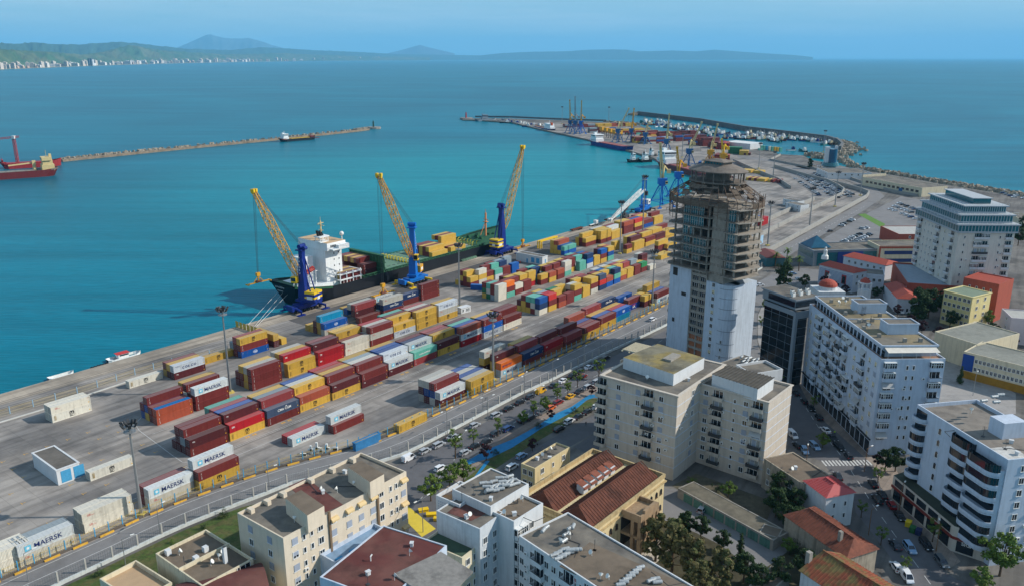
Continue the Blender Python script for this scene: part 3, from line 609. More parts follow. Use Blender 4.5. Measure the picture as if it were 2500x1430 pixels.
for a, b_, c_, d_, z0, z1 in ((19.5, 29.4, -8.5, 9.5, 2.5, 21), (19, 30.2, -10.8, 10.8, 20.6, 24.2), (8, 33, -10.5, 10.5, 2.5, 5), (30, 36.5, -10.5, 11.5, 2.5, 8.2)): mb.box(a, b_, c_, d_, z0, z1)
mb.box(20.5, 30.4, -13.3, 13.3, 20.9, 21.4); mb.box(24, 30.4, -13.3, -10.2, 21.2, 23.0)
hs = mb.build('deckhouse', [shipw], ship); 
mb = MB(); mb.box(19.2, 30.1, -10.7, 10.7, 24.2, 24.32); mb.build('bridge_roof', [tan], hs)
mb = MB(); 
for k in range(9): mb.box(21.+k*.85, 21.6+k*.85, -10.88, -10.78, 21.9, 23.1)
for k in range(16): mb.box(30.18, 30.26, -10.2+k*1.28, -9.3+k*1.28, 21.9, 23.1)
for z in (6, 9, 12, 15, 18):
    for x in (24.4, 27.4): mb.box(x, x+.5, -8.58, -8.5, z, z+.7)
mb.build('window', [glass], hs)
mb = MB(); mb.box(9, 16, -3.5, 4.5, 5, 18); mb.build('funnel_casing', [shipw], ship)
mb = MB(); mb.box(17.2, 23, -8, -3.5, 26.8, 27.3); mb.box(17.6, 22.6, -7.6, -3.9, 24.3, 24.8)
for x in (17.8, 22.4):
    for y in (-7.6, -4.1): mb.bar((x, y, 24.3), (x, y, 27), .25)
for y in (-7.6, -4.1): mb.bar((17.8, y, 24.3), (22.4, y, 27), .16); mb.bar((22.4, y, 24.3), (17.8, y, 27), .16)
mb.build('mast_platform', [shipw], ship)
mb = MB(); 
for i, (x, r) in enumerate(((18.6, .7), (20, .9), (21.2, .5))): mb.cyl((x, -5.5, 27), (x-.9, -5.5, 30-.5*i), r, r*.8, 10)
mb.build('funnel', [funm], ship)
mb = MB(); mb.bar((24.6, 0, 24.3), (24.6, 0, 33), .5); mb.bar((24.6, -2.5, 31), (24.6, 2.5, 31), .25); mb.bar((23, 0, 32), (26.4, 0, 32), .3); mb.bar((24.6, -1.6, 28.6), (24.6, 1.6, 28.6), .3); mb.bar((24.6, 0, 33), (24.6, 0, 35), .12); mb.build('radar_mast', [cream], ship)
mb = MB(); mb.cyl((29.5, -9.2, 24.3), (29.5, -9.2, 26.5), .25)
for i in range(5):
    a0, a1 = -math.pi/2+i*math.pi/5, -math.pi/2+(i+1)*math.pi/5; mb.cyl((29.5, -9.2, 27.3+1.1*math.sin(a0)), (29.5, -9.2, 27.3+1.1*math.sin(a1)), max(.02, 1.1*math.cos(a0)), max(.02, 1.1*math.cos(a1)), 14)
mb.build('radome', [wht], ship)
mb = MB()
for z in (5.6, 8.3):
    mb.box(24, 37.5, -13.2, -12.8, z, z+.35); mb.box(37.2, 37.6, -13.2, -4, z, z+.35)
for x in (24, 28, 32, 36.8): mb.bar((x, -13, 2.8), (x, -13, 9.4), .35)
mb.box(24, 37.6, -13.2, -10.4, 5.3, 5.5); mb.box(24, 37.6, -13.2, -10.4, 8., 8.2)
for x in (26, 30, 34): mb.bar((x, -13, 3), (x, -13, 5.6), .12)
mb.build('side_gallery', [shipw], ship)
mb = MB(); mb.bar((3.5, -6, 9.2), (14, -6, 12.8), 2.4, 0, 2.2, n=8); mb.build('lifeboat', [M('lifeboat_red', (176, 48, 38), rough=.5)], ship)
mb = MB()
for y in (-7.4, -4.6): mb.bar((2.5, y, 4.5), (4, y, 9), .4); mb.bar((14, y, 4.5), (14, y, 12), .4); mb.bar((3, y, 8), (15, y, 11.6), .3)
mb.build('davit', [shipw], ship)
mb = MB()   # hatch coaming and covers
for a, b_, zc in ((55, 71, 4.6), (73, 84, 4.6), (110.5, 124, 4.4), (37, 52, 3.0), (84, 110.5, 4.6)):
    mb.box(a, b_, -11.4, 11.4, 2.5, zc); 
mb.build('hatch_cover', [green2], ship)
mb = MB(); 
for y in (-12.2, 12.2):
    for k in range(42): mb.bar((37+k*2.3, y, 2.6), (37+k*2.3, y, 4.8), .3)
    mb.bar((36, y, 4.8), (133, y, 4.8), .35); mb.bar((36, y, 3.8), (133, y, 3.8), .2); mb.box(36, 133, y-.5, y+.5, 2.5, 3.1)
mb.build('side_rail', [green], ship)
mb = MB()
for x in (71.3, 108.5):
    for k in range(9): mb.bar((x, -10+k*2.4, 3), (x, -10+k*2.4, 6.6), .3); mb.bar((x, -10+k*2.4, 6.6), (x+1.6, -10+k*2.4, 6.6), .3); mb.bar((x+1.6, -10+k*2.4, 3), (x+1.6, -10+k*2.4, 6.6), .3)
for x in (125, 129):
    for k in range(8): mb.bar((x, -9+k*2.4, 3.5), (x, -9+k*2.4, 6.2), .3); mb.bar((x, -9+k*2.4, 6.2), (x+1.3, -9+k*2.4, 6.2), .3)
mb.build('lashing_frame', [M('ship_yellow', (190, 176, 60), rough=.6, var=.2)], ship)
mb = MB(); mb.box(52.4, 53.4, -12.6, 13, 2.5, 12.2)
for k in range(12): mb.bar((52.2, -12.4+k*2.2, 2.5), (52.2, -12.4+k*2.2, 12.6), .3)
for z in (5.5, 8.5, 12.2): mb.box(51.8, 54, -12.8, 13, z, z+.3)
mb.build('breakwater_wall', [green], ship)
mb = MB(); [mb.box(84.3+k*5, 84.6+k*5, -11.3, 11.3, 4.6, 4.75) for k in range(6)]; [mb.box(56+k*3.6, 57.8+k*3.6, -8, -7.5, 4.62, 4.75) for k in range(4)]; [mb.box(86+k*5, 87.8+k*5, 3, 3.5, 4.62, 4.75) for k in range(4)]; mb.build('hatch_seam', [gsteel], ship)
mb = MB(); mb.box(112, 124, -7, 7, 4.5, 4.8); mb.build('open_hold', [M('hold_grey', (150, 146, 138), rough=.9, var=.2)], ship)
mb = MB(); mb.bar((148, 0, 5), (148, 0, 19), .8); mb.bar((143, 0, 6), (148, 0, 14), .3); mb.box(147, 149, -1.4, 1.4, 13.4, 13.7); mb.bar((148, -2, 15), (148, 2, 15), .3); mb.bar((148, 0, 19), (148, 0, 21), .2); mb.build('foremast', [M('mast_orange', (198, 130, 84), rough=.6)], ship)
mb = MB()
for (x, y) in ((140, -3), (143, 3), (151, 0), (153, -2), (146, 5), (138, 5)): mb.cyl((x, y-1, 5.6), (x, y+1, 5.6), .8, n=8); mb.box(x-1, x+1, y-1.4, y+1.4, 4.6, 5.2)
mb.build('windlass', [green], ship)
for o_ in COL.objects:
    if o_.parent == ship and o_.name.split('.')[0] not in ('hull', 'deck', 'bulwark'): o_.location.z += 1.7
mb = MB(); mb.box(37, 133, -10.6, -10.4, 4.4, 6.2); [mb.box(38+k*4.4, 40.5+k*4.4, -12.4, -11, 4.4, 5.3) for k in range(21)]; mb.build('walkway_gear', [M('dark_green_gear', (30, 66, 46), rough=.8, var=.3)], ship)
mb = MB(); text_mb(mb, 'AS FLORETTA', 1.1, 0, 0, 0); text_mb(mb, 'MONROVIA', .8, 1.4, -1.5, 0); o = mb.build('lettering', [wht], ship); o.rotation_euler = (0, 0, -math.pi/2); o.location = (-.15, 5.2, 6.4)
stacks('ship deck aft', [(837.5, 694, 'RR|YY|KK|YY|RR|KK'), (889, 672, 'KR|KR|RRR|YYY|RRR|YYY|RRR|RRR')], z=5.0, pitch=2.46)
stacks('ship deck middle', [(1055.5, 629, 'Y|RY|RR|YY|RR|YR'), (1101.5, 615.8, 'Y|R|Y|YYY|RRR|YYY')], z=6.3, pitch=2.46)
mb = MB()
for p, q in (((700, 703, 4), (622, 795, .5)), ((712, 708, 4), (626, 796, .5)), ((690, 700, 4), (600, 798, .5))): mb.bar(U(*p), U(*q), .09)
tag(mb.build('mooring_line', [wht]), 'thin pale mooring lines from the stern to the quay', 'rope')
# hatch cover lying on the quay
mb = MB(); mb.box(0, 12.5, 0, 9.5, .2, 1.1); 
for k in range(6): mb.box(1+k*2, 1.3+k*2, -.15, 9.65, .1, 1.25)
for k in (3, 7): mb.box(k, k+3.6, 4.5, 4.8, 1.12, 1.2, 1)
tag(mb.build('hatch_cover', [green2, gsteel], None, U(1129, 640), YA), 'green steel hatch cover lying flat on the quay beside the ship', 'hatch cover')
# ---- lighting masts
def light_mast(h, fr=1.):
    t = thing('lighting_mast', 'x', 'lighting mast', (0, 0, 0)); mb = MB(); mb.cyl((0, 0, .4), (0, 0, h), .42, .2, 12); mb.build('pole', [steel], t)
    mb = MB(); mb.box(-1, 1, -1, 1, 0, .7); mb.build('plinth', [M('plinth_yellow', (196, 176, 96), var=.2)], t)
    mb = MB(); mb.cyl((0, 0, h-.3), (0, 0, h), 1.3, n=12); mb.cyl((0, 0, h-1.5), (0, 0, h-1.4), 1.5, n=12)
    for k in range(8): a = k*math.pi/4; mb.bar((1.3*math.cos(a), 1.3*math.sin(a), h-1.4), (1.3*math.cos(a), 1.3*math.sin(a), h), .07)
    mb.build('headframe', [steel], t)
    mb = MB()
    for k in range(6): a = k*math.pi/3; c, s = math.cos(a), math.sin(a); mb.bar((1.5*c, 1.5*s, h-.1), (2.1*c, 2.1*s, h+1.1), .7, 0, .35); mb.bar((.5*c, .5*s, h), (1.2*c, 1.2*s, h+1.4), .5, 0, .3)
    mb.build('floodlight', [gsteel], t)
    mb = MB(); mb.bar((0, -.45, .5), (0, -.4, h-2), .1)
    for k in range(int(h/1.2)): mb.bar((-.25, -.5, 1+k*1.2), (.25, -.5, 1+k*1.2), .06)
    mb.build('ladder', [steel], t); return t
mast = None
for i, (b_, h, lab) in enumerate((((346, 1257), 24.5, 'grey lighting mast on the near yard edge between reefer boxes'), ((563, 958), 29.5, 'grey lighting mast beside the lettered stack, second from the left'), ((1122, 750), 28.7, 'grey lighting mast beside the small white cabin mid yard'),
     ((1204, 928), 24, 'grey lighting mast by the road fence near the orange container'), ((1513, 620), 30, 'grey lighting mast behind the yellow pair near the lowered boom'), ((1592, 745), 25, 'grey lighting mast left of the unfinished tower by the fence'), ((1568, 590), 40, 'tall lighting mast in front of the blue portal crane'),
     ((1874, 600), 26, 'lighting mast right of the tower beside the blue signboard'), ((1976, 556), 26, 'lighting mast between the two ferry lanes'), ((2038, 505), 26, 'lighting mast at the bend of the ferry lane'), ((1886, 445), 27, 'lighting mast beside the long flat container rows'), ((2100, 478), 26, 'lighting mast at the round end of the port road'), ((1852, 412), 25, 'lighting mast before the dark red far container block'), ((2010, 372), 25, 'lighting mast left of the control tower'), ((1372, 303), 28, 'far lighting mast on the outer quay behind the patrol boats'), ((1486, 300), 26, 'far lighting mast at the white striped silo'), ((1665, 385), 26, 'far lighting mast behind the grain ship'))):
    m_ = light_mast(h); m_.location = U(*b_); m_.rotation_euler = (0, 0, i*.7); m_['label'] = lab; m_['group'] = 'lighting masts of the port'
# ================================================================ BUILDINGS
beige = M('beige_render', (206, 192, 170), rough=.85, var=.05, scale=.5, streak=.06); beige2 = M('pale_stone_render', (190, 180, 166), rough=.85, var=.05, scale=.5, streak=.12)
whiter = M('white_render', (200, 202, 202), rough=.85, var=.05, scale=.6, streak=.08); whiteb = M('white_render_shade_tint', (184, 194, 206), rough=.85, var=.06, scale=.5, streak=.09); dirtyw = M('stained_white_render', (192, 196, 198), rough=.85, var=.1, scale=.6, streak=.16)  # whiteb is plain white with the blue of shade put into its colour
cream_r = M('cream_render', (204, 192, 164), rough=.85, var=.06, streak=.15); ylw_r = M('yellow_render', (200, 182, 140), rough=.85, var=.06, streak=.18); red_r = M('brick_red_render', (160, 78, 60), rough=.85, var=.08, streak=.1)
roofg = M('grey_roofing', (98, 94, 88), rough=.9, var=.16, scale=.5, stain=.35, col2=srgb((120, 113, 102))); roofb = M('brown_roof_boards', (112, 99, 84), rough=.9, var=.18, scale=.4, stain=.3); roofr = M('burgundy_roofing', (92, 46, 42), rough=.85, var=.16, scale=.35, stain=.4, col2=srgb((104, 66, 58))); roofn = M('green_roofing', (64, 84, 66), rough=.9, var=.2, scale=.4)
tile = M('terracotta_tiles', (122, 70, 52), rough=.85, var=.3, scale=.9, stain=.45); tile2 = M('mossy_terracotta', (142, 76, 52), rough=.85, var=.3, scale=1.3, stain=.3, col2=srgb((120, 104, 62))); tile3 = M('pink_metal_roof', (172, 76, 74), rough=.55, var=.08)
tilel = M('brown_clay_tiles', (94, 54, 40), rough=.9, var=.3, scale=.7, stain=.5); wframe = M('white_window_frame', (216, 216, 212), rough=.5, var=0); shut = M('grey_roller_shutter', (150, 158, 170), rough=.6, var=.03); dshut = M('cream_shutter', (196, 184, 150), rough=.6, var=.03)
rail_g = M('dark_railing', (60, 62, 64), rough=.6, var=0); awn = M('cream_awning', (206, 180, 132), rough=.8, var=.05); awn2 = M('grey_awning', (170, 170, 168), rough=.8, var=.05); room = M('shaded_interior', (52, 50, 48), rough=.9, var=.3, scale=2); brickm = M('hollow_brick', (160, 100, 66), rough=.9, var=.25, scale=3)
tealg = M('teal_glass', (36, 96, 104), rough=.15, var=.25, scale=.5, spec=.8); rawc = M('raw_concrete', (152, 144, 132), rough=.95, var=.2, scale=.7, stain=.3); scaf = M('weathered_scaffold', (104, 84, 70), rough=.95, var=.3, scale=1.2); curtain = M('pale_curtain', (150, 148, 140), rough=.9, var=.2, scale=3)
TPL = {}
def tpl(kind, fr=None, wm=None):
    key = (kind, fr.name if fr else '', wm.name if wm else '')
    if key in TPL: return TPL[key]
    fr = fr or wframe; wm = wm or whiter; mb = MB()
    def win(w, h, z0=0., x0=0., y=0., mull=True):
        mb.box(x0-w/2, x0+w/2, y-.03, y+.05, z0, z0+h, 1)
        for a, b_ in ((-w/2-.08, -w/2+.05), (w/2-.05, w/2+.08)): mb.box(x0+a, x0+b_, y-.11, y, z0-.05, z0+h+.08, 0)
        mb.box(x0-w/2-.08, x0+w/2+.08, y-.11, y, z0+h, z0+h+.1, 0); mb.box(x0-w/2-.14, x0+w/2+.14, y-.2, y, z0-.1, z0, 0)
        if mull: mb.box(x0-.04, x0+.04, y-.08, y, z0, z0+h, 0)
    mats = [fr, glass, shut, wm, rail_g, curtain]; nm = 'window'
    if kind == 'w': win(1.25, 1.4)
    elif kind == 'v': win(1.3, 1.4); mb.box(-.6, 0, -.045, 0, .5, 1.4, 5)
    elif kind == 'n': win(.65, 1.15, mull=False)
    elif kind == 's': mb.box(-.7, .7, -.1, 0, 0, 1.5, 2); [mb.box(-.7, .7, -.12, -.1, z*.25+.1, z*.25+.14, 2) for z in range(6)]; mb.box(-.8, .8, -.18, 0, -.1, 0, 0); nm = 'shutter'
    elif kind == 'S': mb.box(-.7, .7, -.1, 0, .55, 1.5, 2); win(1.3, 1.4); nm = 'shutter'
    elif kind == 'c': mats[2] = dshut; mb.box(-.6, .6, -.1, 0, .3, 1.5, 2); win(1.2, 1.4); nm = 'shutter'
    elif kind in 'bB':      # balcony in front of glazed doors
        W_ = 3.0; mb.box(-W_/2, W_/2, -.04, .05, 0, 2.3, 1 if kind == 'b' else 5); mb.box(-.9, .3, -.1, 0, 0, 2.25, 2 if kind == 'B' else 1)
        for x in (-W_/2, -.9, .3, W_/2-.1): mb.box(x, x+.1, -.12, 0, 0, 2.35, 0)
        mb.box(-W_/2-.2, W_/2+.2, -1.15, 0, -.28, -.08, 3); mb.box(-W_/2-.2, W_/2+.2, -1.15, -1.05, -.1, .85 if wm is not rawc else .5, 3 if kind == 'b' else 4)
        for s_ in (-1, 1): mb.box(s_*(W_/2+.12)-.06, s_*(W_/2+.12)+.06, -1.1, 0, -.1, .85, 3 if kind == 'b' else 4)
        mb.box(-W_/2-.2, W_/2+.2, -1.16, -1.04, .85, .93, 4); nm = 'balcony'
    elif kind == 'g':      # glazed-in loggia
        W_ = 3.4; mb.box(-W_/2, W_/2, -.9, 0, -.3, .75, 3); mb.box(-W_/2+.05, W_/2-.05, -.85, 0, .75, 2.15, 1); mb.box(-W_/2, W_/2, -.92, 0, 2.15, 2.4, 0)
        for i in range(6): x = -W_/2+i*(W_/5); mb.box(x-.05, x+.05, -.93, -.8, .75, 2.2, 0)
        mb.box(-W_/2, W_/2, -.93, -.8, 1.6, 1.68, 0); mb.box(-W_/2+.7, -W_/2+1.4, -.87, -.8, .8, 1.9, 5); nm = 'loggia'
    elif kind == 'a':
        mats[2] = awn; win(1.3, 1.4); P = []
        for s_ in (-.95, .95): mb.poly([(s_, 0, 1.55), (s_, -.5, 1.5), (s_, -.95, 1.1), (s_, -.95, .75), (s_, 0, .85)], 2)
        mb.poly([(-.95, 0, 1.55), (-.95, -.5, 1.5), (.95, -.5, 1.5), (.95, 0, 1.55)][::-1], 2); mb.poly([(-.95, -.5, 1.5), (-.95, -.95, 1.1), (.95, -.95, 1.1), (.95, -.5, 1.5)][::-1], 2); mb.poly([(-.95, -.95, 1.1), (-.95, -.95, .75), (.95, -.95, .75), (.95, -.95, 1.1)][::-1], 2); nm = 'awning'
    elif kind == 'A': mats[2] = awn2; mb.poly([(-1.6, 0, 2.3), (-1.6, -1.2, .9), (1.6, -1.2, .9), (1.6, 0, 2.3)], 2); mb.poly([(-1.6, 0, 2.28), (1.6, 0, 2.28), (1.6, -1.2, .88), (-1.6, -1.2, .88)], 2); win(2.4, 2); nm = 'awning'
    elif kind == 'p': mb.box(-1.3, 1.3, -.02, .1, 0, 2.6, 1); [mb.box(x, x+.1, -.1, 0, 0, 2.7, 0) for x in (-1.35, 0, 1.25)]; mb.box(-1.45, 1.45, -.35, 0, 2.65, 2.85, 3); nm = 'shop_window'
    elif kind == 'k': mb.box(-.45, .45, -.38, 0, 0, .62, 0); mb.cyl((0, -.4, .3), (0, -.37, .3), .24, n=10, mi=4); nm = 'air_conditioner'
    elif kind == 'm': win(.9, 1.3)
    elif kind == 'o': # arched
        mb.box(-.45, .45, -.03, .05, 0, 1.1, 1); P = [(.45*math.cos(a*math.pi/8), -.03, 1.1+.45*math.sin(a*math.pi/8)) for a in range(9)]; mb.poly(P, 1); mb.box(-.6, .6, -.2, 0, -.1, 0, 0)
        for s_ in (-.5, .5): mb.box(s_-.06, s_+.06, -.1, 0, 0, 1.15, 0)
    TPL[key] = (nm, mb.mesh(nm, mats)); return TPL[key]
class Bld:
    def __init__(s, name, label, cat, A, B, C, h, wall, roofm, par=.7, wt=.3, over=0., z0=0., group=None, base=None, width=None):
        a, c_ = U(*A, h), U(*C, h); s.h = h
        if width: dd = (c_-a).normalized(); b_ = a+Vector((dd.y, -dd.x, 0))*width
        else: b_ = U(*B, h)
        x = (b_-a); s.W = x.length; x.normalize(); y = Vector((-x.y, x.x, 0)); s.D = (c_-a).dot(y)
        if s.D < 0: a = a+y*s.D; s.D = -s.D
        s.rz = math.atan2(x.y, x.x); s.o = thing(name, label, cat, (a.x, a.y, 0), s.rz, group); s.x, s.y, s.a = x, y, Vector((a.x, a.y, 0)); s.cnt = {}
        W, D = s.W, s.D; mb = MB()
        if roofm is None: mb.box(0, W, 0, D, z0, h)
        else:
            rz_ = h-par; mb.box(0, W, 0, D, z0, rz_-.05)
            for q in ((0, W, 0, wt), (0, W, D-wt, D), (0, wt, wt, D-wt), (W-wt, W, wt, D-wt)): mb.box(*q, rz_-.05, h)
        s.wall = mb.build('wall', [wall], s.o)
        if roofm is not None: m2 = MB(); m2.box(wt, W-wt, wt, D-wt, h-par-.05, h-par+.05); m2.build('roof', [roofm], s.o)
        if over: m3 = MB(); [m3.box(*q, h-.25, h+.02) for q in ((-over, W+over, -over, .35), (-over, W+over, D-.35, D+over), (-over, .35, .35, D-.35), (W-.35, W+over, .35, D-.35))]; m3.build('cornice', [over_m(wall)], s.o)
    def loc(s, x, y, z): p = U(x, y, z)-s.a; return Vector((p.dot(s.x), p.dot(s.y), z))
    def win(s, face, u, z, kind, fr=None, wm=None):
        nm, me = tpl(kind, fr, wm); s.cnt[nm] = s.cnt.get(nm, 0)+1
        if s.cnt[nm] > 98: return
        if face == 'f': p, r = (u, -.01, z), 0
        elif face == 'l': p, r = (-.01, u, z), -math.pi/2
        elif face == 'r': p, r = (s.W+.01, u, z), math.pi/2
        else: p, r = (u, s.D+.01, z), math.pi
        put(nm, me, s.o, p, r)
    def grid(s, face, cols, n, dz=3.0, top=2.6, fr=None, wm=None, skip=0.):
        """cols: 'frac:kinds' - one kind letter per floor from the top, cycling"""
        Lf = s.W if face in 'fb' else s.D
        for c_ in cols.split():
            f_, ks = c_.split(':')
            for i in range(n):
                k = ks[i % len(ks)]
                if k == '.' or (skip and random.random() < skip): continue
                z = s.h-top-dz*i
                if z < .2: break
                s.win(face, float(f_)*Lf, z, k, fr, wm)
    def prism(s, name, pts, z0, z1, mats, par=0., parent=None):
        P = [s.loc(x, y, z1) for x, y in pts]; mb = MB(); mb.prism([(p.x, p.y) for p in P], z0, z1, 0, 1 if len(mats) > 1 else 0); return mb.build(name, mats, parent or s.o)
    def boxl(s, name, b_, mats, parent=None): mb = MB(); mb.box(*b_, 0, None, 1 if len(mats) > 1 else None); return mb.build(name, mats, parent or s.o)
def over_m(w): return w
def bands(b, zs, m, out=.06, hgt=.18, faces='flr'):
    mb = MB(); W, D = b.W, b.D
    for z in zs:
        mb.box(-out, W+out, -out, 0, z, z+hgt); mb.box(-out, 0, 0, D, z, z+hgt); mb.box(W, W+out, 0, D, z, z+hgt)
    mb.build('string_course', [m], b.o)
# --- beige block, lower left
B1 = Bld('apartment_building', 'long cream apartment block with cream awnings and two stair houses on its roof', 'building', (691.2, 1313.1), (992, 1149.7), (601.3, 1240), 20, beige, roofg)
B1.grid('f', '.077:sSsS .143:n .2:n .267:w .368:asss .49:assS .59:asss .69:asss .766:w .85:n .9:n .965:as', 6, 3.0, 2.7)
B1.grid('l', '.3:sw .72:sws', 6, 3.0, 2.9); 
B1.prism('stair_house', [(735.5, 1194.8), (791.3, 1233.4), (750, 1257.3), (696.2, 1214.8)], 19, 23, [beige, roofb]); B1.prism('stair_house', [(883, 1123), (937.5, 1156.3), (903, 1176), (848.5, 1139)], 19, 23, [beige, roofb])
B1.prism('roof_covering', [(704, 1186), (748, 1166), (838, 1231), (783, 1253)], 19.3, 19.4, [roofr]); mb = MB()
for f in (.335, .73): mb.box(B1.W*f-.25, B1.W*f+.25, -.35, 0, 0, 20.6)
mb.build('drainpipe', [M('brown_pipe', (120, 100, 78))], B1.o); 
for f in (.06, .18, .3, .52, .7, .88): B1.boxl('parapet_return', (B1.W*f, B1.W*f+.9, B1.D-1.9, B1.D-.31, 19.3, 20.3), [beige])
# --- grey flat-roofed block bottom left and burgundy vault beside it
B2 = Bld('apartment_building', 'low cream block with a grey flat roof split by a white wall, bottom left', 'building', (493, 1429.3), (617.9, 1362.3), (384, 1347.6), 14, cream_r, roofb)
B2.boxl('roof_wall', (B2.W*.0, B2.W, B2.D*.48, B2.D*.48+.3, 13.3, 14.2), [cream_r]); B2.grid('r', '.2:w .5:w .8:w', 4); B2.grid('f', '.2:w .5:w .8:b', 4)
for (x, y) in ((411, 1353), (479, 1369), (502, 1345)): p = B2.loc(x, y, 13.3); B2.boxl('chimney', (p.x-.5, p.x+.5, p.y-.5, p.y+.5, 13.3, 14.5), [whiter])
p = B2.loc(551, 1373, 13.3); B2.boxl('chimney', (p.x-.35, p.x+.35, p.y-.35, p.y+.35, 13.3, 17), [whiter, gsteel])
B2t = Bld('roof_terrace_building', 'tiled roof terrace with a white parapet left of the grey flat roof', 'building', (330, 1470), (420, 1420), (273.7, 1395.5), 12.5, cream_r, M('terrace_tiles', (176, 148, 116), var=.08), 1.0)
B2v = Bld('building', 'burgundy metal vaulted roof at the lower left frame edge', 'building', (440, 1500), (660, 1440), (430, 1425), 12.3, cream_r, None)
mb = MB(); W_, D_ = B2v.W, B2v.D; n_ = 10
for i in range(n_): a0, a1 = i/n_, (i+1)/n_; mb.poly([(0, D_*a0, 12.3+1.5*math.sin(a0*math.pi)), (W_, D_*a0, 12.3+1.5*math.sin(a0*math.pi)), (W_, D_*a1, 12.3+1.5*math.sin(a1*math.pi)), (0, D_*a1, 12.3+1.5*math.sin(a1*math.pi))])
mb.build('roof', [roofr], B2v.o)
# --- burgundy flat roof, centre bottom
B3 = Bld('apartment_building', 'white block with a broad burgundy flat roof and a grey slab corner', 'building', (946, 1468), (1091, 1330), (826, 1370), 15.5, whiteb, roofr, .25)
B3.prism('roof_slab', [(1076, 1345), (1155, 1393), (1075, 1475), (960, 1400)], 15.25, 15.6, [M('grey_stone_slabs', (132, 128, 122), var=.2, scale=.9, stain=.4)])
B3.grid('l', '.2:w .35:w .5:w .65:w .8:w', 4); B3.grid('f', '.2:w .5:w .8:w', 4); mb = MB(); q = B3.loc(905, 1366, 15.5); mb.cyl((q.x, q.y, 15.3), (q.x, q.y, 16.4), .12); mb.bar((q.x, q.y, 16.3), (q.x+.5, q.y, 16.5), .2); mb.build('vent_pipe', [wht], B3.o)
B3b = Bld('roof_terrace_building', 'blue-edged roof terrace with potted plants between cream block and burgundy roof', 'building', (818, 1372), (950, 1293), (800, 1340), 12, whiteb, M('blue_terrace_floor', (120, 146, 170), var=.2), .9)
for k in range(4): B3b.boxl('planter', (1+k*3.6, 2.6+k*3.6, .5, 1.2, 11.1, 11.8), [M('planter_blue', (52, 140, 190))])
B4 = Bld('building', 'small cream block with a dark green roof beside the white walls', 'building', (1128, 1361), (1172, 1327), (1048, 1308), 12, cream_r, roofn, .5); B4.grid('f', '.3:w .7:w', 3)
# --- white blocks, centre bottom
B5 = Bld('apartment_building', 'white stained block with patchy red and grey roof below the tank roof', 'building', (1171.4, 1290.5), (1229.8, 1249), (1078, 1237), 17, dirtyw, roofg, .25); B5.prism('roof_covering', [(1118, 1228), (1165, 1232), (1205, 1243), (1150, 1270), (1092, 1250)], 16.7, 16.85, [M('patchy_red_roof', (104, 66, 58), var=.3, scale=.6, stain=.5)])
B5.grid('f', '.2:w .6:w .9:w', 5, 3.0, 4.2)
B6 = Bld('apartment_building', 'white patterned block with tiled terrace and a crowd of water tanks on top', 'building', (1198, 1236), (1291, 1180), (1108, 1190), 19, whiter, roofg, .3); B6.grid('f', '.4:w .8:w', 5, 3, 4)
B6t = Bld('roof_terrace_building', 'tiled terrace with pierced white parapet left of the tank roof', 'building', (1122, 1232), (1180, 1195), (1078, 1199), 17.5, whiter, M('patio_tiles', (146, 136, 130), var=.2, scale=.8, col2=srgb((176, 128, 84))), 1.0)
mb = MB(); [mb.box(-.04, -.0, .4+i*.62, .66+i*.62, 7.2+k*.6, 7.46+k*.6) for i in range(int(B6t.D/.62)-1) for k in range(16)]; mb.build('tile_pattern', [M('tile_blue_grey', (150, 160, 176))], B6t.o)
B7 = Bld('apartment_building', 'white block with board roof and a bare white parapet wall beside the library', 'building', (1254.5, 1272), (1326, 1226.7), (1190, 1226), 17.5, whiter, roofb, .6); B7.grid('f', '.2:g .6:w', 5, 3.0, 4.2)
B8 = Bld('apartment_building', 'long white block with half grey half brown roof and many water tanks', 'building', (1590, 1520), (1712, 1440), (1248, 1315), 15.5, whiter, roofg, .35)
B8.prism('roof_covering', [(1440, 1322), (1700, 1437), (1600, 1500), (1366, 1380)], 15.15, 15.32, [roofb]); B8.grid('l', '.04:n .09:v .14:w .2:v .26:n .31:w .37:n .42:b .48:w .53:n .58:b .64:w .7:v .76:w .82:b .88:w .93:k .97:w', 5, 3.0, 3.2)
# --- library with twin tiled gables
B9 = Bld('public_library', 'old yellow hall with twin brown tiled gables and an arched portico', 'building', (1449.8, 1297), (1622.5, 1164.3), (1290.4, 1201.5), 10.5, ylw_r, None)
W_, D_ = B9.W, B9.D; mb = MB()
def gable(mb, x0, x1, y0, y1, z, rz_, mi=0):
    ym = (y0+y1)/2; mb.poly([(x0, y0, z), (x1, y0, z), (x1-1.5, ym, rz_), (x0+1.5, ym, rz_)], mi); mb.poly([(x1, y1, z), (x0, y1, z), (x0+1.5, ym, rz_), (x1-1.5, ym, rz_)], mi); mb.poly([(x0, y1, z), (x0, y0, z), (x0+1.5, ym, rz_)], mi); mb.poly([(x1, y0, z), (x1, y1, z), (x1-1.5, ym, rz_)], mi)
for y0, y1 in ((1.2, D_*.48), (D_*.52, D_-1.2)):
    mb2 = MB(); gable(mb2, .8, W_-.8, y0, y1, 10.55, 13.6); rf = mb2.build('roof', [tilel], B9.o); m4 = MB(); ym = (y0+y1)/2; m4.bar((2.3, ym, 13.65), (W_-2.3, ym, 13.65), .35)
    for k in range(int(W_/.9)-3):
        x = 2.6+k*.9
        for s_, ye in ((1, y0), (-1, y1)): m4.bar((x, ye+.15*s_, 10.68), (x, ym, 13.62), .16)
    m4.build('tile_ridge', [tilel], rf)
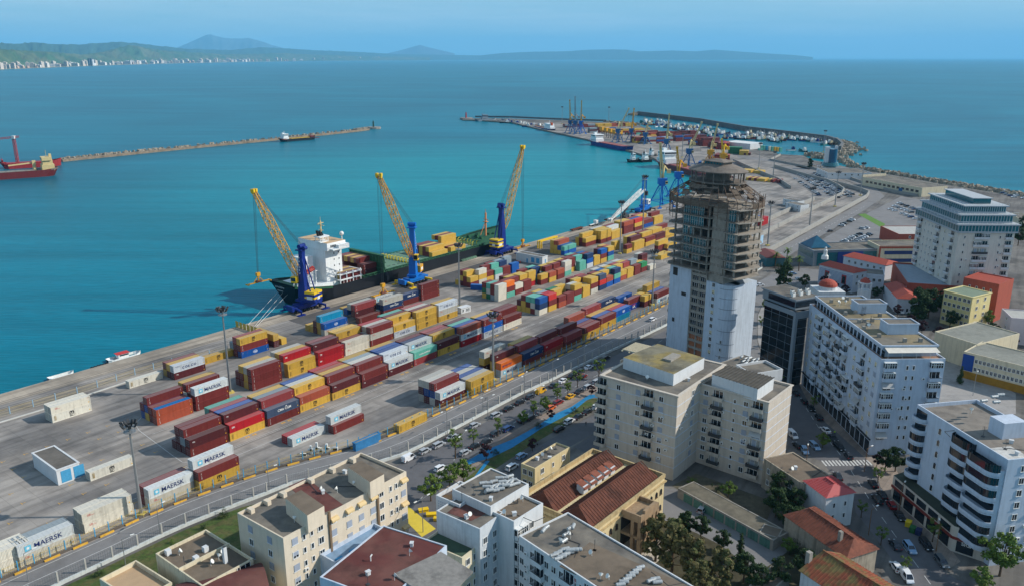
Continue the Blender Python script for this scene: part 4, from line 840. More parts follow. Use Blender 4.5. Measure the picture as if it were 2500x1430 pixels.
for i in range(5):
    x = W_*.36+i*W_*.095; y = D_*.5; m4 = MB(); m4.box(x, x+1.9, y-.2, y+1.8, 10.8, 12.7, 0); m4.poly([(x-.2, y-.9, 12.3), (x+2.1, y-.9, 12.3), (x+2.1, y+2, 13.4), (x-.2, y+2, 13.4)], 1); m4.poly([(x-.2, y+2, 13.38), (x+2.1, y+2, 13.38), (x+2.1, y-.9, 12.28), (x-.2, y-.9, 12.28)], 1); m4.build('dormer', [whiter, tile], B9.o)
mb = MB(); 
for q in ((-.15, W_+.15, -.15, .3), (-.15, W_+.15, D_-.3, D_+.15), (-.15, .3, .3, D_-.3), (W_-.3, W_+.15, .3, D_-.3)): mb.box(*q, 10.5, 11.5); 
for q in ((-.4, W_+.4, -.5, 0), (-.5, 0, 0, D_), (W_, W_+.5, 0, D_)): mb.box(*q, 9.4, 9.7)
mb.build('cornice', [M('ochre_stone', (176, 154, 112), var=.15, streak=.3)], B9.o)
B9.grid('f', '.06:oo .14:oo .22:oo .3:oo .72:oo .8:oo .88:oo .95:oo', 2, 4.4, 4.0, M('brown_frame', (110, 86, 60))); B9.grid('l', '.2:o .5:o .8:o', 2, 4.4, 4.)
px0, px1 = W_*.36, W_*.62; mb = MB(); mb.box(px0, px1, -5.2, 0, 4.7, 5.4); mb.box(px0, px1, -5.2, 0, 9.0, 9.9); mb.box(px0, px1, -5.2, -4.8, 9.9, 10.9); mb.box(px0, px0+.4, -4.8, 0, 9.9, 10.9); mb.box(px1-.4, px1, -4.8, 0, 9.9, 10.9); mb.box((px0+px1)/2-2.5, (px0+px1)/2+2.5, -5.3, -4.7, 10.9, 11.7)
for k in range(5):
    x = px0+.5+k*(px1-px0-1)/4
    for y in (-4.9,): mb.box(x-.5, x+.5, y-.4, y+.5, .8, 9.2)
for y in (-3,): mb.box(px0, px0+.8, y-.4, y+.4, .8, 9.2); mb.box(px1-.8, px1, y-.4, y+.4, .8, 9.2)
for k in range(4):      # arch spandrels
    xa, xb = px0+1+k*(px1-px0-1)/4, px0+k*(px1-px0-1)/4+(px1-px0-1)/4; 
    for zt in (4.7, 9.0):
        for j in range(4): d_ = (1-math.sin((j+.5)/4*math.pi/2))*1.1; mb.box(xa+j*.28, xa+(j+1)*.28, -5.1, -4.7, zt-d_-.05, zt); mb.box(xb-(j+1)*.28, xb-j*.28, -5.1, -4.7, zt-d_-.05, zt)
mb.build('portico', [M('portico_stone', (150, 126, 98), var=.15, streak=.25), ], B9.o); mb = MB()
for k in range(5): mb.box(px0-1.2+k*.1-.2*k, px1+1.2+.1*k, -9.0+k*.75, 0, .15*k*0, .16+.16*k) if k == 0 else mb.box(px0-1.2+.3*k, px1+1.2-.3*k, -9.0+k*.75, -.0, .16*k, .16+.16*k)
mb.build('steps', [M('worn_marble', (176, 168, 154), var=.1)], B9.o)
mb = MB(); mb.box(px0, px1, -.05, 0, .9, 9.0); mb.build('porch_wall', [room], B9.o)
B9b = Bld('annex', 'cream annex with junk and dishes on its roof behind the tiled gables', 'building', (1306, 1143), (1392, 1090), (1270, 1131), 9, ylw_r, roofg, .5); B9b.grid('f', '.2:w .5:n .8:w', 2); B9b.grid('l', '.3:w .7:w', 2)
# --- big beige L-shaped block
B10 = Bld('apartment_building', 'tall pale beige L-shaped block with balconies, left wing with white penthouse', 'building', (1654.8, 964.6), (1768, 888.4), (1483.4, 906.1), 25, beige2, roofg, .3, over=.5)
B10.grid('l', '.2:wswsSws .36:bBbBb .5:swwswws .76:wsswsswW'.replace('W', 'w'), 7, 3.0, 3.0, None, beige2); B10.grid('l', '.985:b', 7, 3, 3.2, None, beige2)
B10.grid('f', '.32:wswswws .62:swswsk .85:n', 7, 3.0, 3.0); bands(B10, [25-.35-3.0*k for k in range(1, 8)], whiteb)
B10.prism('penthouse', [(1644.8, 912.5), (1719.7, 872.3), (1606, 838), (1522, 871.4)], 24.8, 28.2, [whiter, M('mossy_concrete_roof', (122, 116, 96), var=.25, scale=.4, stain=.45, col2=srgb((140, 124, 74)))])
mb = MB()
for (x, y) in ((1581, 925), (1600, 932)): q = B10.loc(x, y-8, 25.5); mb.box(q.x-.4, q.x+.4, q.y-.4, q.y+.4, 25.8, 27)
q = B10.loc(1640, 873, 28.3); mb2 = MB(); mb2.box(q.x-3, q.x+3, q.y-1.3, q.y+1.3, 28.2, 28.8); mb2.build('roof_hatch', [conc], B10.o)
q0 = B10.loc(1560, 830, 25); mb = MB(); 
for k in range(13): mb.box(B10.W-1-k*.62, B10.W-.7-k*.62, B10.D-.3, B10.D+5.5, 25.3, 25.6)
for y in (B10.D+.2, B10.D+2.8, B10.D+5.2): mb.box(B10.W-9, B10.W-.5, y, y+.4, 25, 25.3)
mb.build('pergola', [cream_r], B10.o); mb = MB(); mb.box(B10.W-9.3, B10.W-.3, B10.D, B10.D+5.6, 21, 21.3); mb.box(B10.W-9.3, B10.W-.3, B10.D+5.4, B10.D+5.7, 21, 22.2)
for z in range(2, 21, 3): mb.box(B10.W*.3, B10.W*.7, B10.D, B10.D+1.3, z, z+.2); mb.box(B10.W*.3, B10.W*.7, B10.D+1.2, B10.D+1.3, z, z+1.1)
mb.build('rear_balcony', [beige2], B10.o)
B11 = Bld('apartment_building', 'right wing of the beige block with ribbed roof and a plain sunlit end wall', 'building', (1877.3, 980.7), (1934.5, 938.3), (1716, 931), 24, beige2, roofg, .6, over=.3)
B11.grid('l', '.14:bBbABbBb .31:wswsSssw .47:n .72:bBbbBb .9:wsswwww', 8, 2.75, 3.1, None, beige2); bands(B11, [24-.35-2.75*k for k in range(1, 8)], whiteb)
B11.prism('penthouse', [(1850, 948.6), (1890, 920.6), (1780.9, 891.6), (1739, 913)], 23.4, 27, [whiter, M('ribbed_dark_roof', (84, 80, 72), var=.3, scale=.6, stain=.4)])
mb = MB()
for k in range(14): q0 = B11.loc(1739+(1850-1739)*k/13., 913+(948.6-913)*k/13., 27); q1 = B11.loc(1780.9+(1890-1780.9)*k/13., 891.6+(920.6-891.6)*k/13., 27); mb.bar((q0.x, q0.y, 27.08), (q1.x, q1.y, 27.08), .22)
mb.build('roof_rib', [M('roof_rib_grey', (70, 66, 60), var=.2)], B11.o)
B11b = Bld('building', 'small white-walled roof house behind the ribbed roof', 'building', (1838, 912), (1912, 900), (1770, 893), 20.5, whiter, roofg, .8)
B11c = Bld('building', 'plain concrete roof carrying a heap of water tanks behind the beige block', 'building', (1800, 902), (1862, 880), (1770, 880), 18, conc, roofg, .2)
garage = Bld('garage_row', 'row of shabby garages with green metal doors below the beige block', 'garages', (1888, 1318), None, (1655, 1190), 2.8, conc, M('mossy_slab', (104, 98, 84), var=.3, scale=.4, stain=.5), .15, width=6)
mb = MB(); [mb.box(-.06, 0, .8+k*3.4, 3.7+k*3.4, 0, 2.3) for k in range(int(garage.D/3.4))]; mb.build('garage_door', [M('faded_green_door', (84, 124, 112), var=.2, scale=1.5, streak=.3)], garage.o)
# --- long white block on the right, blue of shade put into its wall colour
B12 = Bld('apartment_building', 'long tall white apartment block with rows of balconies along the street', 'building', (2152, 876), (2309, 874.6), (1970, 740.8), 29.5, whiteb, M('terrace_floor', (150, 118, 96), var=.15), .5)
B12.grid('l', '.05:cscsc .12:cwcs .2:AbgBg .3:wccw .37:A..kgb. .42:gbAbBgb .5:bBgbbAgb .58:gAbgBbg .66:bgbBgbg .74:wcwkc .8:gbg .88:cwcs .95:nccn', 8, 3.05, 3.3, None, whiteb)
B12.grid('f', '.14:ggAgg .42:n .52:n .86:gb', 8, 3.05, 3.2, None, whiteb)
D_, W_ = B12.D, B12.W; mb = MB(); mb.box(1.5, W_-1.0, 3.2, D_-1, 29, 32); mb.box(1.2, W_-.7, 2.9, 3.2, 32, 32.5); mb.box(1.2, W_-.7, D_-1, D_-.7, 32, 32.5); mb.box(1.2, 1.5, 3.2, D_-1, 32, 32.5); mb.box(W_-1., W_-.7, 3.2, D_-1, 32, 32.5); mb.box(1.5, W_-1, D_*.52, D_*.52+.25, 32, 32.35)
mb.build('attic_storey', [whiteb], B12.o); mb = MB(); mb.box(1.5, W_-1.0, 3.2, D_-1, 32.003, 32.06); mb.build('attic_roof', [M('worn_flat_roof', (116, 110, 98), var=.2, scale=.3, stain=.4, col2=srgb((136, 122, 92)))], B12.o)
for y in (D_*.3, D_*.68):
    mb = MB(); x0, x1, y0, y1 = W_*.42, W_*.92, y-2.6, y+2.6; mb.box(x0, x1, y0, y1, 32.05, 35); [mb.box(*q, 35, 35.4) for q in ((x0-.2, x1+.2, y0-.2, y0+.1), (x0-.2, x1+.2, y1-.1, y1+.2), (x0-.2, x0+.1, y0+.1, y1-.1), (x1-.1, x1+.2, y0+.1, y1-.1))]; sh_ = mb.build('stair_house', [whiteb], B12.o); mb = MB(); mb.box(x0+.1, x1-.1, y0+.1, y1-.1, 35, 35.1); mb.build('stair_house_roof', [roofg], sh_)
for k, (fx, fy) in enumerate(((.2, .2), (.5, .12), (.75, .12), (.2, .45), (.3, .46), (.45, .47), (.28, .4), (.15, .6), (.35, .62), (.7, .56), (.2, .85), (.55, .9), (.12, .33))): B12.boxl('chimney', (W_*fx, W_*fx+.9, D_*fy, D_*fy+.9, 32, 33.2), [conc])
mb = MB(); mb.poly([(2, .3, 31.2), (W_-1.5, .3, 31.2), (W_-1.5, 3.2, 31.9), (2, 3.2, 31.9)]); mb.poly([(2, 3.2, 31.88), (W_-1.5, 3.2, 31.88), (W_-1.5, .3, 31.18), (2, .3, 31.18)]); [mb.bar((2+k*4., .4, 29), (2+k*4., .4, 31.2), .08) for k in range(int(W_/4))]; mb.build('canopy', [M('pale_canopy', (206, 200, 188))], B12.o)
mb = MB(); 
for k in range(int(D_/2.6)): mb.box(1.42, 1.5, 1.5+k*2.6, 3.2+k*2.6, 29.2, 31.2)
mb.build('terrace_door', [glass], B12.o); mb = MB(); mb.box(-.4, 0, 0, D_, 4.6, 5.0); [mb.box(-.1, 0, .6+k*3.2, 3.2+k*3.2, .3, 4.) for k in range(int(D_/3.2))]; mb.build('shopfront', [glass], B12.o)
# --- glass block
B13 = Bld('office_building', 'dark glass office block with grey frames beside the long white block', 'building', (1943.7, 762.2), (1972, 757.5), (1905.6, 727.7), 27, M('dark_curtain_glass', (16, 26, 32), rough=.06, var=.3, scale=.12, spec=.9), roofg, .6)
W_, D_ = B13.W+7, B13.D; fm = M('grey_cladding', (128, 136, 142), rough=.5, var=.05); mb = MB()
mb.box(-.4, W_, -.4, 0, 24.6, 27.2); mb.box(-.4, 0, -.4, D_, 25.6, 27.2); mb.box(-.5, .6, -.5, .6, 0, 27.2); [mb.box(-.06, 0, y, y+.06, 0, 25.6) for y in (D_*.25, D_*.5, D_*.75)]; [mb.box(-.06, 0, 0, D_, z, z+.08) for z in range(3, 25, 3)]; [mb.box(0, W_, -.06, 0, z, z+.08) for z in range(3, 25, 3)]
mb.build('frame', [fm], B13.o); mb = MB(); mb.box(1.5, W_, 2, D_+3, 27, 30.4); mb.box(1.0, W_, 1.5, D_+3.4, 30.4, 30.8); mb.build('penthouse', [fm], B13.o); mb = MB(); mb.box(1.4, W_-1, 1.95, 2, 27.8, 29.8); mb.box(1.44, 1.5, 2.4, D_, 27.8, 29.8); mb.build('window_band', [glass], B13.o)
mb = MB(); mb.box(1.3, W_-.3, 1.8, D_+3.1, 30.81, 30.86); mb.build('roof', [roofg], B13.o)
ac = MB(); ac.box(-.6, .6, -.4, .4, 0, 1.4); ac.cyl((0, 0, 1.4), (0, 0, 1.5), .4, mi=1); ace = ac.mesh('cooling_unit', [wht, gsteel])
for i in range(6): put('cooling_unit', ace, B13.o, (3+i*1.7, 5+(i % 2)*2.4, 30.86))
# --- curved white building with podium
B14 = Bld('apartment_building', 'white block with stacks of rounded balconies above a shop podium', 'building', (2462, 1122), None, (2240, 986), 26.5, whiteb, M('worn_roof_slabs', (126, 118, 108), var=.2, scale=.5, stain=.4), 1.0, width=17)
W_, D_ = B14.W, B14.D
def round_stack(b, x, y, r, wid, n, z_top, label='balcony', glassy='g', ang=0):
    """bowed balcony pushed out of the corner, one part per floor"""
    for i in range(n):
        z = z_top-3.05*i; mb = MB(); P = [(-wid/2, 0)]+[(-wid/2+r-r*math.cos(a*math.pi/12), -r*math.sin(a*math.pi/12)) for a in range(7)]+[(wid/2-r+r*math.sin(a*math.pi/12), -r*math.cos(a*math.pi/12)) for a in range(7)]+[(wid/2, 0)]
        mb.prism(P, z, z+.15, 0); k_ = len(P)
        for j in range(k_-1):
            (x0, y0), (x1, y1) = P[j], P[j+1]
            if abs(x0-x1)+abs(y0-y1) < 1e-4: continue
            mb.poly([(x0, y0, z-.25), (x1, y1, z-.25), (x1, y1, z+.95), (x0, y0, z+.95)]); mb.poly([(x1*.96, y1*.93, z), (x0*.96, y0*.93, z), (x0*.96, y0*.93, z+.95), (x1*.96, y1*.93, z+.95)]); mb.poly([(x0, y0, z+.95), (x1, y1, z+.95), (x1*.96, y1*.93, z+.95), (x0*.96, y0*.93, z+.95)])
            if glassy[i % len(glassy)] == 'g': mb.poly([(x0*.97, y0*.96, z+.95), (x1*.97, y1*.96, z+.95), (x1*.97, y1*.96, z+2.75), (x0*.97, y0*.96, z+2.75)], 1); mb.bar((x0*.98, y0*.97, z+.95), (x0*.98, y0*.97, z+2.75), .08, 2)
        mb.box(-wid/2+.3, wid/2-.3, -.06, -.01, z+.1, z+2.4, 1); mb.build(label, [whiteb, glass, gsteel], b.o, (x, y, 0), ang)
Dd = D_
round_stack(B14, 0, Dd*.14, 2.2, 9.0, 7, 22.6, glassy='ggg..gg', ang=-math.pi/2); round_stack(B14, 0, Dd*.42, 2.0, 7.0, 7, 22.9, glassy='ggg..gg', ang=-math.pi/2); round_stack(B14, 0, Dd*.93, 1.9, 4.4, 7, 23.2, glassy='..gg...', ang=-math.pi/2)
B14.grid('l', '.7:ooooooo', 7, 3.05, 4.0); B14.grid('f', '.25:w .5:wS .75:w', 8, 3.0, 3.2); B14.grid('r', '.1:w .2:w .3:w .5:w .7:w', 8, 3.0, 3.2)
mb = MB(); mb.box(-1.6, 0, Dd*.01, Dd*.27, 3, 23.6); mb.build('projecting_bay', [whiteb], B14.o)
for o_ in [o for o in COL.objects if o.parent == B14.o and o.name.startswith('balcony')][:7]: o_.location.x -= 1.6
mb = MB(); mb.box(-1.4, -.1, Dd*.02, Dd*.26, 23.6, 23.68); mb.box(.4, 7, 1, Dd*.24, 25.56, 25.6); mb.build('bay_roof', [M('white_flaked_roof', (190, 188, 182), var=.25, scale=.8, stain=.35)], B14.o)
mb = MB(); mb.box(W_*.45, W_*.8, Dd*.35, Dd*.5, 25.5, 29.5); mb.build('stair_house', [whiteb], B14.o)
pod = [(2181.7, 1158.7), (2330, 1283), (2420, 1312), (2440, 1280), (2500, 1180), (2380, 1120), (2215, 1148)]
PD = thing('shop_podium', 'two-storey shop podium with green roof and red fascia under the curved block', 'building', (0, 0, 0)); mb = MB(); PP = PX(pod, 6.5); mb.prism([(p.x, p.y) for p in PP], 0, 6.5, 0, 1); mb.build('wall', [beige2, M('dark_green_roof', (54, 60, 48), var=.25, scale=.4)], PD)
mb = MB(); mw = MB(); ml = MB()
for a, b_ in ((0, 1), (1, 2)):
    p, q = PP[a], PP[b_]; d = (q-p); L_ = d.length; d.normalize(); nrm = Vector((d.y, -d.x, 0)); nrm = nrm if nrm.y < 0 or nrm.x < 0 and nrm.dot(-p) > 0 else -nrm
    if nrm.dot(-p) < 0: nrm = -nrm
    T = Matrix.Translation((p.x, p.y, 0)) @ Matrix.Rotation(math.atan2(d.y, d.x), 4, 'Z'); s_ = -1 if (T.to_3x3() @ Vector((0, -1, 0))).dot(nrm) > 0 else 1
    mb.box(0, L_, min(0, s_*.3), max(0, s_*.3), 3.3, 3.9, 0, T)
    for k in range(int(L_/4.6)):
        for za, zb in ((4.2, 5.9), (.4, 3.1)): mw = MB(); mw.box(1+k*4.6, 4.6+k*4.6, min(0, s_*.08), max(0, s_*.08), za, zb, 0, T); mw.build('shop_window', [glass], PD)
    if a == 1: text_mb(ml, 'SIGAL', 1.25, 0, 0, 0, 0, .02); o = ml.build('lettering', [wht], PD); o.matrix_world = Matrix.Translation(tuple(Vector((p.x, p.y, 2.4))+d*2+nrm*.2)) @ Matrix.Rotation(math.atan2(d.y, d.x), 4, 'Z')
mb.build('fascia', [M('dark_red_fascia', (120, 44, 34))], PD)
# --- hotel-like cream tower
B15 = Bld('apartment_tower', 'tall cream tower with terraced glass storeys on top, right of the port', 'building', (2344, 548), None, (2243, 508), 38, M('warm_white_render', (206, 200, 188), var=.05, streak=.12), roofg, 1., width=25)
B15.grid('l', '.12:b .3:cn .45:gb .6:n .68:n .78:n .9:gb', 9, 3.5, 6.5, None, whiter); B15.grid('f', '.12:n .35:bgB .48:gbB .75:n .9:b', 9, 3.5, 6.5, None, whiter)
W_, D_ = B15.W, B15.D; tc_ = M('terrace_cladding', (168, 174, 178), var=.08)
for i, (x0, x1, y0, y1, z0, z1) in enumerate(((-.8, W_+.8, -.8, D_+.8, 34.2, 37.6), (-1.4, W_+1.4, -1.4, D_+1.4, 37.6, 38.2), (1, W_-1, 2, D_-1, 38.2, 41.6), (0, W_, 1, D_, 41.6, 42.2), (4, W_-3, 5, D_-2, 42.2, 45.2), (3, W_-2, 4, D_-1, 45.2, 45.7), (9, W_-8, 9, D_-6, 45.7, 48.2), (8.4, W_-7.4, 8.4, D_-5.4, 48.2, 48.5))):
    B15.boxl('glass_storey' if i % 2 == 0 else 'terrace_slab', (x0, x1, y0, y1, z0, z1), [tealg if i % 2 == 0 else tc_])
mb = MB()
for z0, z1, x0, x1, y0, y1 in ((34.2, 37.6, -.8, W_+.8, -.8, D_+.8), (38.2, 41.6, 1, W_-1, 2, D_-1), (42.2, 45.2, 4, W_-3, 5, D_-2)):
    for k in range(19): xx = x0+(x1-x0)*k/18; mb.box(xx-.12, xx+.12, y0-.12, y0, z0, z1); yy_ = y0+(y1-y0)*k/18; mb.box(x0-.12, x0, yy_-.12, yy_+.12, z0, z1)
    mb.box(x0, x1, y0-.13, y0, z0, z0+.7); mb.box(x0-.13, x0, y0, y1, z0, z0+.7)
mb.build('mullion', [tc_], B15.o)
mb = MB()
for z, e in ((38.2, 1.3), (42.2, 0), (45.7, -3)):
    for k in range(14): mb.bar((-e+k*(W_+2*e)/13, -e, z), (-e+k*(W_+2*e)/13, -e, z+1.1), .08); mb.bar((-e, -e+k*(D_+2*e)/13, z), (-e, -e+k*(D_+2*e)/13, z+1.1), .08)
    mb.bar((-e, -e, z+1.1), (W_+e, -e, z+1.1), .08); mb.bar((-e, -e, z+1.1), (-e, D_+e, z+1.1), .08)
mb.build('railing', [wht], B15.o); mb = MB(); mb.tower([[Vector((x*.5+W_*.3, D_*.5+y*.5, z)) for x, y in ((-8, -4), (-3, -9), (5, -8), (9, 0))] for z in (37.6, 44)], 0); mb.build('curved_front', [tealg], B15.o)
# --- houses bottom right
def gabled(name, label, A, B, C, h, rise, wall, rm, over=.4, hip=1.5, axis='y'):
    b = Bld(name, label, 'house', A, B, C, h, wall, None); W_, D_ = b.W, b.D; mb = MB(); e = over; mid_ = W_/2
    mb.poly([(-e, -e, h), (mid_, -e+hip, h+rise), (mid_, D_+e-hip, h+rise), (-e, D_+e, h)][::-1]); mb.poly([(W_+e, -e, h), (W_+e, D_+e, h), (mid_, D_+e-hip, h+rise), (mid_, -e+hip, h+rise)]); mb.poly([(-e, -e, h), (W_+e, -e, h), (mid_, -e+hip, h+rise)]); mb.poly([(W_+e, D_+e, h), (-e, D_+e, h), (mid_, D_+e-hip, h+rise)]); mb.poly([(-e, -e, h-.01), (-e, D_+e, h-.01), (W_+e, D_+e, h-.01), (W_+e, -e, h-.01)])
    r = mb.build('roof', [rm], b.o); m4 = MB(); m4.bar((mid_, -e+hip, h+rise+.05), (mid_, D_+e-hip, h+rise+.05), .35)
    for k in range(int(D_/.8)):
        y = k*.8; t_ = 1.
        if y < hip: t_ = y/hip
        if y > D_-hip: t_ = (D_-y)/hip
        for s_ in (-1, 1): xe = mid_+s_*(mid_+e); m4.bar((xe, y, h+.06), (xe+(mid_-xe)*t_, y, h+rise*t_+.06), .14)
    m4.build('tile_ridge', [rm], r); return b
H1 = Bld('old_house', 'old flat-roofed house with weathered walls between the street and beige block', 'house', (1962, 1182), (2036, 1164), (1903, 1109), 8.5, M('weathered_plaster', (160, 148, 130), var=.2, streak=.4), roofb, .3); H1.grid('l', '.3:m .6:m .85:m', 2, 3.2, 3.4); H1.grid('f', '.5:m', 2, 3.2, 3.4)
H2 = gabled('house', 'small white house with a pinkish red metal roof beside the dark street', (2018, 1213), (2086, 1200), (1968, 1172), 9, 1.6, whiter, tile3, hip=3); H2.grid('f', '.3:n .7:n', 2, 3.2, 3.2)
H3 = gabled('house', 'long low house with rusty terracotta roof tiles along the street', (2066, 1362), (2142, 1338), (1976, 1240), 6.5, 2.2, MATS['weathered_plaster'], tile, hip=3); H3.boxl('chimney', (2, 2.8, 4, 4.8, 7, 10), [conc])
H4 = gabled('house', 'large house with mossy broken tile roof at the bottom edge', (2118, 1500), (2215, 1452), (2012, 1368), 7.5, 3.0, dirtyw, tile2, hip=.6); H4.boxl('chimney', (2, 3, 16, 17, 8, 11), [conc])
H5 = Bld('shed', 'small grey-roofed shed among the garden trees', 'shed', (1876, 1450), (1930, 1400), (1860, 1400), 3, conc, roofb, .1); H6 = Bld('shed', 'low concrete garage with a green double door in the yard', 'shed', (1900, 1312), (1912, 1290), (1858, 1290), 2.8, conc, roofb, .1)
H6.boxl('garage_door', (1, H6.W-1, -.06, 0, 0, 2.3), [MATS['faded_green_door']])
# --- unfinished tower
ta, tb = U(1637, 642, 33.8), U(1823, 690, 33.8); tx = (tb-ta); TW_ = tx.length*.84; tx.normalize(); trz = math.atan2(tx.y, tx.x)
T_ = thing('unfinished_tower', 'unfinished round-topped concrete tower with rusty scaffolding above white lower storeys', 'building', (ta.x, ta.y, 0), trz); TD = 15.
tw_m = M('tower_white_panel', (186, 196, 206), rough=.8, var=.07, scale=.5, streak=.14)
w1_, w2_, w3_ = TW_*.35, TW_*.60, TW_*.83
mb = MB(); mb.box(0, w1_, 0, TD, 0, 33.8); mb.box(w2_, w3_, 0, TD, 0, 30.6); mb.cyl((w3_+.4, 3.8, 0), (w3_+.4, 3.8, 30.6), 3.9, n=26); mb.box(w3_, w3_+4.3, 3.8, TD, 0, 30.6); mb.build('white_cladding', [tw_m], T_)
mb = MB(); mb.box(w1_, w2_, .8, TD-.5, 0, 33.8); mb.box(w2_, w3_, .8, TD-.5, 30.6, 33.8); 
for k in range(11): mb.box(w1_, w2_, .1, .8, 2.6+k*2.9, 3.5+k*2.9)
for x in (w1_, (w1_+w2_)/2-.25, w2_-.5): mb.box(x, x+.5, .15, .8, 0, 33.8)
mb.build('concrete_bay', [rawc], T_)
wmb = MB(); 
for k in range(3): wmb.box(-1.35+k*.95, -.5+k*.95, -.05, .1, 0, 1.6, 1); wmb.box(-1.45+k*.95, -1.35+k*.95, -.12, .1, 0, 1.65, 0)
wmb.box(1.4, 1.5, -.12, .1, 0, 1.65, 0); wmb.box(-1.45, 1.5, -.12, .1, 1.6, 1.7, 0); wme = wmb.mesh('window', [wframe, glass])
for k in range(11):
    for x in ((w1_*.75+w2_*.25), (w1_*.25+w2_*.75)): 
        if k > 1: put('window', wme, T_, (x, .72, 3.6+k*2.9-2.9))
    put(*([tpl('w')[0], tpl('w')[1]] if k % 3 else [tpl('c')[0], tpl('c')[1]]), T_, ((w2_+w3_)/2, -.02, 3+k*2.6), 0)
    if k < 3: put('window', tpl('n')[1], T_, (w3_+1.5, -.1, 2.4+k*3))
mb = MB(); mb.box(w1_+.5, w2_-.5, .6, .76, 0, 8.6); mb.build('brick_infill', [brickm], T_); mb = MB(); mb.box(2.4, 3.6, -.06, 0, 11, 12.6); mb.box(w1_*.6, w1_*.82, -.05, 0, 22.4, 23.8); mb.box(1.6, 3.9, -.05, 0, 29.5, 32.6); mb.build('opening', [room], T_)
mb = MB(); [mb.cyl((w3_+.4, 3.8, z), (w3_+.4, 3.8, z+.18), 3.96, n=26) for z in (3, 8, 13, 17.5, 21.5, 25.5, 29)]; mb.build('ring_joint', [M('joint_grey', (118, 126, 136))], T_)
fl = [33.8, 36.8, 39.8, 42.9, 46.0, 50.0, 54.0, 58.6]; mbS = MB(); mbC = MB(); mbI = MB()
def foot_poly(e): return [(-2.2-e, 1), (0-e, -1.8-e), (w2_, -1.5-e), (w2_+1.2, .5-e), (w3_-.8, .5-e), (w3_, -1.2-e), (TW_+1.4+e, -1.4-e), (TW_+2.6+e, 3), (TW_+2.6+e, TD*.75), (TW_-3, TD+1.5), (2, TD+1.5), (-2.4-e, TD*.7)]
for i, z in enumerate(fl): mbS.prism(foot_poly(.2*(i % 2)), z, z+.32)
slab_ = mbS.build('floor_slab', [rawc], T_)
for i in range(len(fl)-1):
    z0, z1 = fl[i]+.32, fl[i+1]
    for x in (1, 5, w1_-.5, w1_+3, w2_-1, w3_+.4, TW_-.6):
        cm_ = MB(); cm_.box(x-.28, x+.28, .32, .88, z0, z1); cm_.build('column', [rawc], T_)
        for y in (7, 11, TD-1): mbC.box(x-.28, x+.28, y-.28, y+.28, z0, z1)
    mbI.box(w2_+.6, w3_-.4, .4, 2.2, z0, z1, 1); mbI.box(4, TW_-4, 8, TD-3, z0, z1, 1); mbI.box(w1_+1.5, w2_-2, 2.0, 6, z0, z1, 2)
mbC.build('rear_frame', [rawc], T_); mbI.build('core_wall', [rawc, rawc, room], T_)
for i in range(0, len(fl)-1):
    z0, z1 = fl[i]+.32, fl[i+1]; hh = z1-z0-.4
    if i == 0: spans = []
    elif i < 4: spans = [(w1_*.55+k*1.55, 1.3) for k in range(7 if i > 1 else 5)]+[(w3_+1.2+k*1.5, 1.3) for k in range(2)]
    else: spans = [(w1_*.5+k*1.05, .97) for k in range(9 if i > 4 else 5)]+[(w3_+1.0+k*1.05, .97) for k in range(3)]
    for (x, wd) in spans:
        key = ('tw', round(hh, 1), wd)
        if key not in TPL: m_ = MB(); m_.box(.04, wd-.04, 0, .06, 0, hh, 1); m_.box(0, .06, -.05, .08, 0, hh); m_.box(wd-.06, wd, -.05, .08, 0, hh); m_.box(0, wd, -.05, .08, hh-.08, hh); m_.box(0, wd, -.05, .08, hh*.55, hh*.55+.06); TPL[key] = m_.mesh('window', [wframe, tealg])
        if random.random() > .1: put('window', TPL[key], T_, (x, .25, z0))
mb = MB()
for i, z in enumerate(fl):      # edge rails and loose props on each slab
    for k in range(22): x = -2+k*(TW_+4)/21; mb.bar((x, -1.7, z+.3), (x, -1.7, z+1.3), .07)
    mb.bar((-2.2, -1.7, z+1.3), (TW_+2.4, -1.7, z+1.3), .06); mb.bar((-2.2, -1.7, z+.8), (TW_+2.4, -1.7, z+.8), .05); mb.bar((-2.3, -1.7, z+1.2), (-2.3, TD*.6, z+1.2), .06)
mb.build('edge_rail', [scaf], T_)
# scaffold skirt
mb = MB(); cx_, cy_ = TW_*.47, 7.
random.seed(5)
def ringp(r, z, n=32, ex=1.36): return [Vector((cx_+r*ex*math.cos(2*math.pi*i/n), cy_+r*math.sin(2*math.pi*i/n), z)) for i in range(n)]
R1, R2, R3 = ringp(13.8, 57.6), ringp(14.0, 61.4), ringp(8.2, 66.2)
for i in range(32):
    j = (i+1) % 32
    mb.bar(R1[i]-Vector((0, 0, 5)), R2[i]+Vector((0, 0, random.uniform(.2, 1.8))), .16); mb.bar(R2[i], R3[i], .16); mb.bar(R2[i], R2[j], .16); mb.bar(R1[i], R1[j], .14); mb.bar(R1[i], R2[j], .1); mb.bar(R1[i].lerp(R2[i], .5), R1[j].lerp(R2[j], .5), .12); mb.bar(R2[i].lerp(R3[i], .5), R2[j].lerp(R3[j], .5), .12)
    for q in range(3):
        f = random.random()*.75+.05; g_ = f+random.uniform(.1, .3); a, b_ = R2[i].lerp(R3[i], f), R2[j].lerp(R3[j], f+random.uniform(-.06, .06)); c_, d_ = R2[j].lerp(R3[j], g_), R2[i].lerp(R3[i], g_); mb.poly([a, b_, c_, d_], 1) if random.random() < .8 else None
    for q in range(5):
        zf = random.random(); mb.bar(R1[i].lerp(R2[i], zf)+Vector((0, 0, -1)), R1[j].lerp(R2[j], zf+random.uniform(-.1, .1))+Vector((0, 0, random.uniform(-2, 1))), .08)
    if random.random() < .75: mb.poly([R1[i].lerp(R2[i], .35), R1[j].lerp(R2[j], .35), R1[j].lerp(R2[j], .9), R1[i].lerp(R2[i], .9)], 1)
mb.build('scaffolding', [scaf, M('reed_netting', (112, 98, 84), rough=1., var=.4, scale=2.)], T_)
